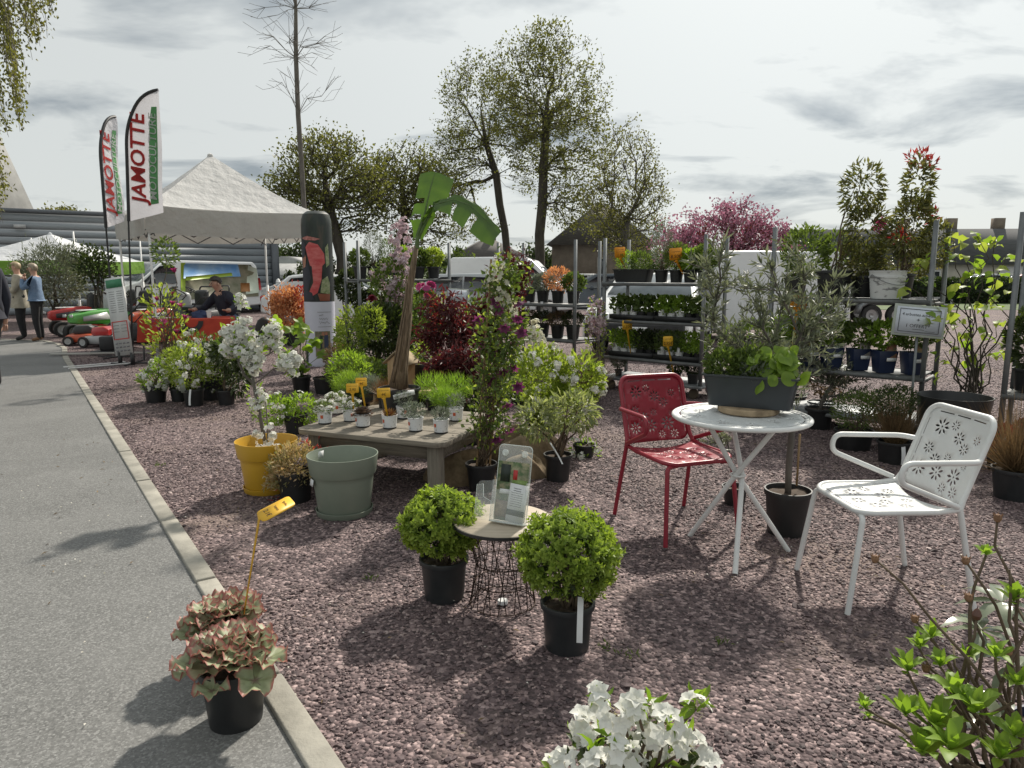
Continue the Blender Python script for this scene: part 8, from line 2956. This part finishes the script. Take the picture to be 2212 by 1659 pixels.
# the side pocket
mb = MB()
pk = fillet([(-.155, -.03, .0), (-.155, -.03, .15), (-.13, -.03, .165), (-.11, -.03, .165)], .02)
mb.add([tl @ Vector(q) for q in [(-.155, -.034, .0), (-.08, -.034, .0), (-.08, -.034, .085), (-.118, -.034, .10), (-.125, -.034, .155), (-.155, -.034, .15)]], [(0, 1, 2, 3, 4, 5)])
mb.add([tl @ Vector(q) for q in [(-.155, -.034, .0), (-.155, .0, .0), (-.155, .0, .165), (-.155, -.034, .15)]], [(0, 1, 2, 3)])
mb.add([tl @ Vector(q) for q in [(-.155, .0, .0), (-.08, .0, .0), (-.08, .0, .175), (-.155, .0, .165)]], [(0, 1, 2, 3)])
mb.build('side_pocket', M_ACR, bh)
mb = MB()
tube(mb, [tl @ Vector(q) for q in [(-.155, -.034, .0), (-.155, -.034, .15), (-.125, -.034, .155), (-.118, -.034, .10), (-.08, -.034, .085), (-.08, -.034, 0)]], .0014, 5)
mb.build('edge', M_ACRE, bh)
def leaflet(label, c, w, h, mat, rz=0.0):
 t_ = thing('leaflet', label, 'leaflet', bh.location, R(-24))
 M_ = tl @ T(*c) @ RY(rz)
 mb_ = MB()
 box(mb_, (0, 0, h / 2), (w, .0015, h), M_)
 mb_.build('sheet', mat, t_)
 return t_, M_
M_GARD = pmat('leaflet_garden', (.055, .10, .03), (.24, .22, .13), 42, .35, detail=8, lo=.42, hi=.6)
t_, M_ = leaflet('picture leaflet of a garden with a figure in red', (.0, -.008, .008), .145, .255, M_GARD)
for nm, c_, s_, mt in (('dark_panel', (-.035, -.0015, .205), (.045, .001, .075), pmat('leaflet_dark', (.015, .025, .018))), ('red_figure', (.012, -.0016, .20), (.020, .001, .042), pmat('leaflet_red', (.45, .03, .03))), ('lawn_strip', (.035, -.0015, .165), (.07, .001, .03), pmat('leaflet_lawn', (.14, .22, .05), (.2, .28, .08), 60)),
                       ('caption_strip', (-.03, -.0018, .125), (.05, .001, .02), M_TAGW), ('brown_panel', (-.04, -.0015, .05), (.06, .001, .07), pmat('leaflet_brown', (.16, .10, .06), (.30, .22, .15), 60))):
 mb = MB()
 box(mb, c_, s_, M_)
 mb.build(nm, mt, t_)
t_, M_ = leaflet('white leaflet of small print in the front of the holder', (.030, -.022, .006), .085, .165, M_TAGW, R(4))
mb = MB()
box(mb, (.0, -.0015, .042), (.085, .001, .024), M_)
mb.build('dark_band', pmat('leaflet_band', (.045, .06, .05)), t_)
for k in range(9):
 scribble_mb(.055 if k > 1 else .035, .005, 80 + k, None, .0022, M_ @ T(-.006, -.0016, .146 - .0095 * k), 8).build('lettering', M_INKG, t_)
# ------------------------------------------------------------------ heucheras
def heuch_mat():
 m, ns, ls, p = _mat('leaf_heuchera')
 a = ns.new('ShaderNodeAttribute')
 a.attribute_name = 'rnd'
 oi = ns.new('ShaderNodeObjectInfo')
 cr = ns.new('ShaderNodeValToRGB')
 el = cr.color_ramp.elements
 el[0].position, el[0].color = .0, (.16, .10, .08, 1)
 el[1].position, el[1].color = 1.0, (.34, .10, .085, 1)
 for q, c in ((.18, (.28, .33, .18, 1)), (.74, (.36, .39, .24, 1)), (.90, (.40, .18, .14, 1))):
  e = el.new(q)
  e.color = c
 ls.new(a.outputs['Fac'], cr.inputs[0])
 mr = ns.new('ShaderNodeMapRange')
 mr.inputs['From Min'].default_value, mr.inputs['From Max'].default_value = .45, .95
 mr.inputs['To Max'].default_value = .38
 ls.new(oi.outputs['Random'], mr.inputs['Value'])
 t_ = ns.new('ShaderNodeTexCoord')
 n_ = ns.new('ShaderNodeTexNoise')
 n_.inputs['Scale'].default_value = 40
 ls.new(t_.outputs['Object'], n_.inputs['Vector'])
 mm = ns.new('ShaderNodeMath')
 mm.operation = 'MULTIPLY'
 ls.new(mr.outputs[0], mm.inputs[0])
 mm.inputs[1].default_value = 1.0
 c2 = _mixc(ns, ls, mm.outputs[0], cr.outputs[0], (.22, .055, .055))
 c3 = _mixc(ns, ls, .25, c2, (.15, .09, .07))
 mx_ = ns.new('ShaderNodeMix')
 mx_.data_type, mx_.blend_type = 'RGBA', 'OVERLAY'
 mx_.inputs['Factor'].default_value = .5
 ls.new(c2, mx_.inputs['A'])
 ls.new(n_.outputs['Fac'], mx_.inputs['B'])
 ls.new(mx_.outputs['Result'], p.inputs['Base Color'])
 p.inputs['Roughness'].default_value = .5
 tr = ns.new('ShaderNodeBsdfTranslucent')
 ls.new(c2, tr.inputs['Color'])
 ms = ns.new('ShaderNodeMixShader')
 ms.inputs[0].default_value = .28
 ls.new(p.outputs[0], ms.inputs[1])
 ls.new(tr.outputs[0], ms.inputs[2])
 ls.new(ms.outputs[0], ns['Material Output'].inputs['Surface'])
 return m
M_HEU = heuch_mat()
def heu_leaf(seed):
 rg = random.Random(seed)
 mb = MB()
 n, rows = 44, 6
 p1, p2, p3 = rg.uniform(0, 6), rg.uniform(0, 6), rg.uniform(0, 6)
 V, rn = [(0, .02, 0)], [0.0]
 for j in range(1, rows + 1):
  f = j / rows
  for i in range(n):
   a = 2 * PI * i / n
   notch = 1 - .55 * math.exp(-((a - PI) / .28) ** 2)      # the leaf stalk's notch
   lob = 1 + .10 * math.cos(5 * a + p1) * f
   r_ = .060 * f * lob * notch
   z = .010 * f ** 2 * math.sin(5 * a + p2) + .0075 * f ** 4 * math.sin(13 * a + p3) + .018 * f * f - .004 * math.cos(5 * a + p1) * f
   V.append((r_ * math.sin(a), .02 + r_ * math.cos(a), z))
   vein = abs(math.sin(2.5 * a + p1)) < .16
   rn.append(min(1, max(0, (f ** 1.4) * (1.0) - (.18 if vein and f < .9 else 0) + rg.uniform(-.05, .05))))
 fs = [(0, 1 + (i + 1) % n, 1 + i) for i in range(n)]
 for j in range(rows - 1):
  a = 1 + j * n
  fs += [(a + i, a + (i + 1) % n, a + n + (i + 1) % n, a + n + i) for i in range(n)]
 mb.add(V, fs, np.array(rn))
 return mb.mesh('leaf', M_HEU, True, 180)
HEU = [heu_leaf(k) for k in range(6)]
def heuchera(label, loc, pot, seed, n=30, Rr=.115, zc=.0):
 t = thing('heuchera', label, 'heuchera', loc, seed * .7, 'heucheras on the path edge')
 pot_part(t, pot[0], pot[1], pot[2], M_POT)
 rg = random.Random(seed)
 for k in range(n):
  f = (k + .5) / n
  a = k * 2.39996
  rr = Rr * math.sqrt(f) * rg.uniform(.85, 1.12)
  z = pot[2] + .008 + .058 * (1 - f ** 1.4) + rg.uniform(-.012, .014) - .03 * (f > .85) * rg.random() * 2
  tilt = R(-6 + 30 * f ** 2 + rg.uniform(-16, 12))
  M_ = T(rr * math.cos(a), rr * math.sin(a), z) @ RZ(a - PI / 2) @ RX(-tilt) @ T(0, -.02, 0)
  o = put('leaf', HEU[k % 6], t)
  s_ = rg.uniform(.78, 1.05)
  o.matrix_basis = M_ @ SC(s_, s_, s_)
 P_ = [(Rr * .8 * math.cos(k), Rr * .8 * math.sin(k), pot[2] + .05) for k in range(10)]
 stem_mb((0, 0, pot[2] - .03), P_, .003, .002, seed).build('stem', LF['maple'], t)
 return t
h1_ = Vector((-.905, 2.13, .006))
heuchera('ruffled pink and sage heuchera in the taller black pot on the asphalt edge', h1_, (.105, .082, .20), 3, 26, .135)
h2_ = Vector((-1.07, 2.44, .006))
heuchera('ruffled heuchera with the tall yellow price tag in its pot', h2_, (.10, .08, .17), 4, 25, .13)
# its price tag: card bent back over the stake
a_, b_ = AT(530, 1306, 2.40), AT(560, 1118, 2.38)
d_ = b_ - a_
ptg = price_tag('tall yellow price tag on a long orange stake above the heucheras', a_ - d_.normalized() * .0, R(10), (('~.45', .78, .13), ('~.5', .52, .12), ('2.1€', .24, .20)), .075, .125, d_.length, (0, 0), M_TAGY, tilt=R(62), group='tall price tag by the path')
ptg.rotation_mode = 'QUATERNION'
ptg.rotation_quaternion = Vector((0, 0, 1)).rotation_difference(d_) @ Euler((0, 0, R(-52))).to_quaternion()
# ------------------------------------------------------------------ olive trees
def olive(label, loc, pot, trunk, blobs, seed, tips, lpt, tr, L_=.055, W_=.011):
 t = thing('olive_tree', label, 'olive tree', loc, 0, 'potted olive trees')
 pot_part(t, pot[0], pot[1], pot[2], M_POT)
 rg = np.random.default_rng(seed)
 PA, par, chains, load = skeleton(rg, trunk, blobs, tips, .10, 2, .15, .05, .12)
 wood_mb(PA, chains, load, tr, .0016, .45).build('trunk', M_BARKG, t, smooth=True, angle=180)
 mb = MB()
 for ch in chains[1:]:
  q = PA[ch]
  seg = np.linalg.norm(np.diff(q, axis=0), axis=1)
  L2 = seg.sum()
  n = int(lpt * max(.5, L2 / .15))
  k = rg.integers(0, len(seg), n)
  f = rg.random(n)[:, None]
  P_ = q[k] * (1 - f) + q[k + 1] * f
  dd = nrm(q[k + 1] - q[k])
  D = nrm(dd * .7 + rdir(rg, n) * .75 + np.array([0, 0, .15]))
  s_ = rg.uniform(.7, 1.2, n)
  leafset(mb, P_, D, rdir(rg, n), L_ * s_, W_ * s_, 'dia', .15, .08, rg.random(n))
 mb.build('crown', LF_OLIVE, t)
 return t
lo = gp(1697, 1150)
Yo = lo.y
olive('olive tree with a bare trunk in a black pot behind the white table', lo, (.125, .10, .255), [(0, 0, .22), (-.005, 0, .40), (.0, .0, .58), tuple(AT(1690, 850, Yo) - lo), tuple(AT(1690, 780, Yo) - lo)],
      [PB(lo, Yo, 1490, 560, 1680, 780), PB(lo, Yo, 1600, 500, 1760, 720), PB(lo, Yo, 1690, 560, 1850, 780), PB(lo, Yo, 1570, 700, 1800, 850), PB(lo, Yo, 1480, 500, 1600, 640)], 61, 300, 14, .019, .058, .0115)
mb = MB()
box(mb, (0, 0, 0), (.012, .002, .3), T(.05, .01, .42))
ol_ = [o for o in COL.objects if o.get('label', '').startswith('olive tree with a bare')][0]
mb.build('support_stake', M_CANE, ol_)
lo = gp(1768, 925)
olive('second olive tree behind the herb trough with a low twisted trunk', lo, (.13, .10, .2), [(0, 0, .17), (.03, 0, .30), (.1, 0, .42), tuple(AT(1800, 770, lo.y) - lo)],
      [PB(lo, lo.y, 1720, 570, 1870, 740), PB(lo, lo.y, 1690, 700, 1870, 860), PB(lo, lo.y, 1760, 780, 1900, 900)], 62, 170, 13, .018, .058, .0115)
# olive sprays near the red chair are part of a low pot behind the table
lo = Vector((1.42, 4.35, 0))
olive('low olive seedling leaning over the red seat behind the white table', lo, (.08, .06, .12), [(0, 0, .10), (-.03, -.02, .25), (-.08, -.05, .42)], [PB(lo, 4.2, 1510, 930, 1590, 980), PB(lo, 4.3, 1500, 850, 1570, 890)], 63, 16, 12, .006)
# ------------------------------------------------------------------ shrubs between the trolleys and the chairs
lo = gp(1842, 968)
plant('shrub', 'fine leaved dark green shrub in a low wide black pot behind the chair', lo, (.155, .13, .16), [PB(lo, lo.y, 1795, 845, 1905, 930), PB(lo, lo.y, 1850, 840, 1975, 910)], 'mid', 1900, .026, .012, seed=71, stems=18, cat='shrub')
lo = gp(1928, 998)
t = plant('grass_clump', 'dense brown sedge in a black pot with a broad white label', lo, (.12, .10, .17), [(0, 0, .15, .06, .06, .02)], 'brown', 900, .32, .005, kind='needle', seed=72, stems=0, up=1.1, out=.45, jit=.3, cat='grass', curl=.35)
white_label(t, (.005, -.118, .165), R(-4), .03, .15, .04)
foliage_mb([PB(lo, lo.y, 1890, 830, 1985, 900)], 900, .026, .012, seed=73).build('foliage', LF_DARK, t)
lo = gp(1772, 905)
plant('shrub', 'rusty leaved shrub in a black pot beside the second olive', lo, (.13, .10, .18), [PB(lo, lo.y, 1740, 770, 1830, 860)], 'brown', 700, .04, .018, seed=74, cat='shrub')
# leafy quince behind the empty black planter
lo = Vector((4.0, 6.05, 0))
t = thing('quince_bush', 'open twiggy bush with large yellow green leaves behind the empty black planter', 'shrub', lo)
pot_part(t, .14, .11, .22, M_POT)
Yq = 6.05
tips_ = [(1965, 620), (1990, 560), (2015, 640), (2000, 700), (2060, 520), (2085, 560), (2075, 620), (2110, 510), (2150, 515), (2120, 580), (2150, 600), (2100, 690), (2130, 660), (2085, 740), (2160, 740), (2040, 760), (2150, 700), (2110, 780), (2175, 550), (2060, 700)]
stem_mb((0, 0, .2), [AT(u, v, Yq + .15 * math.sin(k * 2)) - lo for k, (u, v) in enumerate(tips_)], .009, .003, 17, 5, 7, wob=.035).build('stem', M_BARK, t, smooth=True, angle=180)
meQ = []
for k in range(4):
 mb = MB()
 leafset(mb, [(0, 0, 0)], [(0, 1, 0)], [(0, 0, 1)], .105, .075, 'round' if k % 2 else 'leaf', .12, .15 + .1 * k, [.2 + .2 * k])
 meQ.append(mb.mesh('leaf', LF['lime' if k > 1 else 'bright'], True, 180))
rg = random.Random(77)
for k, (u, v) in enumerate(tips_):
 for q in range(8):
  f = rg.uniform(.0, 1)
  c = AT(u + rg.gauss(0, 14), v + 60 * f * f + rg.gauss(0, 9), Yq + .15 * math.sin(k * 2) + rg.gauss(0, .05)) - lo
  o = put('leaf', meQ[(k + q) % 4], t, c, (R(rg.uniform(-60, 50)), R(rg.uniform(-40, 40)), R(rg.uniform(0, 360))))
  s_ = rg.uniform(.6, 1.1)
  o.scale = (s_, s_, s_)
# red foliage, sedges and pots at the right edge
for k, (u, v, lf, blb, lb, kd) in enumerate(((2165, 1015, 'red', (2125, 920, 2205, 985), 'low red leaved shrub in a black pot behind the white chair', 'dia'), (2185, 1075, 'brown', None, 'straw brown sedge arching from a charcoal pot behind the white chair', 'needle'), (2250, 1010, 'red', (2190, 900, 2290, 970), 'dark red leaved shrub in the pot at the trolley corner', 'dia'))):
 lo = gp(u, v)
 if kd == 'dia':
  plant('shrub', lb, lo, (.12, .095, .18), [PB(lo, lo.y, *blb)], lf, 700, .04, .018, seed=81 + k, cat='shrub')
 else:
  plant('grass_clump', lb, lo, (.13, .10, .2), [(0, 0, .18, .05, .05, .02)], lf, 700, .45, .004, kind='needle', seed=81 + k, stems=0, up=.9, out=.55, jit=.35, cat='grass', curl=.45, potmat=M_POTG)
# ------------------------------------------------------------------ white azalea in front
lo = Vector((.31, 1.56, 0))
t = thing('azalea', 'white azalea in full flower right at the front of the gravel', 'azalea', lo)
pot_part(t, .12, .095, .2, M_POT)
rg = np.random.default_rng(91)
AZ = [(1300, 1505), (1262, 1560), (1330, 1545), (1375, 1525), (1355, 1580), (1405, 1545), (1440, 1560), (1395, 1600), (1290, 1600), (1330, 1620), (1430, 1610), (1465, 1590), (1505, 1530), (1490, 1610), (1515, 1625), (1370, 1640), (1260, 1650), (1220, 1650), (1420, 1650), (1300, 1655), (1470, 1655), (1190, 1665), (1350, 1665), (1525, 1655), (1245, 1585), (1410, 1575)]
tp_ = np.array([AT(u, v, 1.56 + .10 * math.sin(k * 1.9)) - lo for k, (u, v) in enumerate(AZ)])
stem_mb((0, 0, .18), tp_, .006, .003, 9, 5, 5, wob=.04).build('stem', M_STEM, t, smooth=True, angle=180)
for k, c in enumerate(tp_):
 mb = MB()
 for q in range(5):
  off = rdir(rg, 1)[0] * .024
  N = nrm(off + np.array([0, -.012, .016]))
  flowerset(mb, [c + off], [N], rg.uniform(.048, .06), 5, .42, .62, rg, kind='leaf')
 mb.build('blossom', LF['white'], t, smooth=True, angle=180)
 if k % 3 == 0:
  mb = MB()
  P_ = np.tile(c, (6, 1))
  leafset(mb, P_, rdir(rg, 6) + np.array([0, 0, .1]), rdir(rg, 6), .04, .014, 'leaf', rnd=rg.random(6))
  mb.build('foliage', LF['bright'], t)
# anthers
mb = MB()
for c in tp_:
 k = 8
 P_ = c + rg.normal(size=(k, 3)) * .006
 leafset(mb, P_, nrm(rdir(rg, k) + np.array([0, -.5, .8])), rdir(rg, k), .026, .0016, 'needle')
stuff(mb.build('stamen', lmat('stamen', (.55, .50, .25), (.7, .66, .4), .2), t))
mb = MB()
for (u, v) in ((1500, 1515), (1405, 1520), (1470, 1570), (1320, 1590), (1440, 1630), (1275, 1620), (1380, 1560)):
 c = np.array(AT(u, v, 1.56) - lo)
 k = 10
 leafset(mb, np.tile(c, (k, 1)) + rg.normal(size=(k, 3)) * .008, nrm(rdir(rg, k) + np.array([0, 0, .6])), rdir(rg, k), .045, .013, 'leaf', rnd=rg.random(k))
mb.build('foliage', LF['bright'], t)
foliage_mb([(0, 0, .24, .18, .14, .06)], 260, .045, .016, 'leaf', seed=92).build('foliage', LF_DARK, t)
# ------------------------------------------------------------------ leggy azalea, front right
lo = Vector((1.16, 1.50, 0))
t = thing('azalea', 'leggy azalea with fresh green leaf rosettes and dry seed heads', 'azalea', lo)
pot_part(t, .14, .11, .22, M_POT)
RO = [(2018, 1575, 1.50, 1.35), (2105, 1540, 1.46, 1.25), (2050, 1620, 1.42, 1.2), (1955, 1545, 1.52, .9), (1960, 1450, 1.62, .8), (2012, 1378, 1.66, .7), (1985, 1400, 1.7, .7), (2030, 1440, 1.6, .7), (1868, 1530, 1.66, .55), (1875, 1550, 1.66, .3), (2130, 1200, 1.7, .55), (2190, 1300, 1.6, .8), (2150, 1420, 1.5, .8), (2190, 1590, 1.4, .9), (2090, 1420, 1.6, .6), (2160, 1640, 1.4, 1.0), (1990, 1630, 1.45, 1.0), (2060, 1500, 1.52, .9), (2195, 1480, 1.5, .7)]
mer = []
for k in range(5):
 mb = MB()
 leafset(mb, [(0, 0, 0)], [(0, 1, 0)], [(0, 0, 1)], .052, .017 + .001 * k, 'round' if k % 2 else 'leaf', .16, -.12 + .10 * k, [.1 + .2 * k])
 mer.append(mb.mesh('leaf', LF['fern' if k > 2 else 'bright'], True, 180))
rg = random.Random(93)
tipsR = []
for (u, v, Y, s_) in RO:
 c = AT(u, v, Y) - lo
 tipsR.append(c)
 for q in range(11):
  a = q * 2.4
  el_ = R(15 + 62 * (q / 11) + rg.uniform(-12, 12))
  o = put('leaf', mer[rg.randrange(5)], t)
  sc_ = 1.28 * s_ * rg.uniform(.75, 1.15)
  o.matrix_basis = T(*c) @ RZ(a + rg.uniform(-.3, .3)) @ RX(el_) @ RY(rg.uniform(-.3, .3)) @ SC(sc_, sc_, sc_)
HEADS = [(1890, 1208, 1.72), (2086, 1212, 1.66), (2092, 1292, 1.62), (2155, 1120, 1.68), (1976, 1338, 1.7), (2000, 1445, 1.62), (2178, 1410, 1.55)]
tipsH = [AT(*h) - lo for h in HEADS]
tipsW = [AT(2110, 1330, 1.6) - lo, AT(2060, 1395, 1.66) - lo, AT(2180, 1230, 1.6) - lo]
mb = stem_mb((-.02, 0, .2), tipsR, .007, .003, 21, 6, 7, wob=.03, spread=.08)
stem_mb((.02, 0, .2), tipsH + tipsW, .006, .0028, 22, 6, 8, wob=.025, mb=mb, spread=.08)
mb.build('stem', M_STEM, t, smooth=True, angle=180)
for h in tipsH:
 mb = MB()
 lathe(mb, [(.001, -.010), (.006, -.008), (.010, .0), (.008, .008), (.003, .011), (.001, .011)], 10, T(*h))
 for q in range(7):
  a = q * .9
  tube(mb, [h + Vector((.006 * math.cos(a), .006 * math.sin(a), .004)), h + Vector((.011 * math.cos(a), .011 * math.sin(a), .013))], [.0022, .001], 4)
 mb.build('seed_head', pmat('seed_head', (.26, .15, .085), (.17, .09, .05), 60, .8), t, smooth=True, angle=60)
mb = MB()
lathe(mb, [(.001, -.014), (.008, -.008), (.011, .002), (.007, .013), (.001, .02)], 12, T(*tipsW[0]))
mb.build('bud', pmat('bud_brown', (.10, .045, .03), (.15, .07, .05), 30, .5), t, smooth=True)
# long leathery leaves of the neighbouring rhododendron
t = thing('rhododendron', 'rhododendron with long pale glossy leaves behind the leggy azalea', 'shrub', Vector((1.5, 1.75, 0)))
pot_part(t, .13, .10, .22, M_POTN)
LF_RHO = lmat('leaf_rhododendron', (.16, .19, .13), (.26, .29, .20), .2, .22, (1.3, 1.4, .7), .7)
meR = []
for k in range(3):
 mb = MB()
 leafset(mb, [(0, 0, 0)], [(0, 1, 0)], [(0, 0, 1)], .115, .036, 'leaf', .08, .12 + .1 * k, [.3 * k])
 meR.append(mb.mesh('leaf', LF_RHO, True, 180))
b0 = Vector((1.5, 1.75, 0))
cs = [AT(2120, 1360, 1.75) - b0, AT(2165, 1300, 1.8) - b0, AT(2200, 1440, 1.7) - b0, AT(2160, 1560, 1.65) - b0, AT(2210, 1620, 1.6) - b0]
stem_mb((0, 0, .2), cs, .008, .004, 31, 6, 6).build('stem', M_STEM, t)
for k, c in enumerate(cs):
 for q in range(8):
  o = put('leaf', meR[q % 3], t)
  o.matrix_basis = T(*c) @ RZ(q * .82 + k) @ RX(R(rg.uniform(-25, 30)))
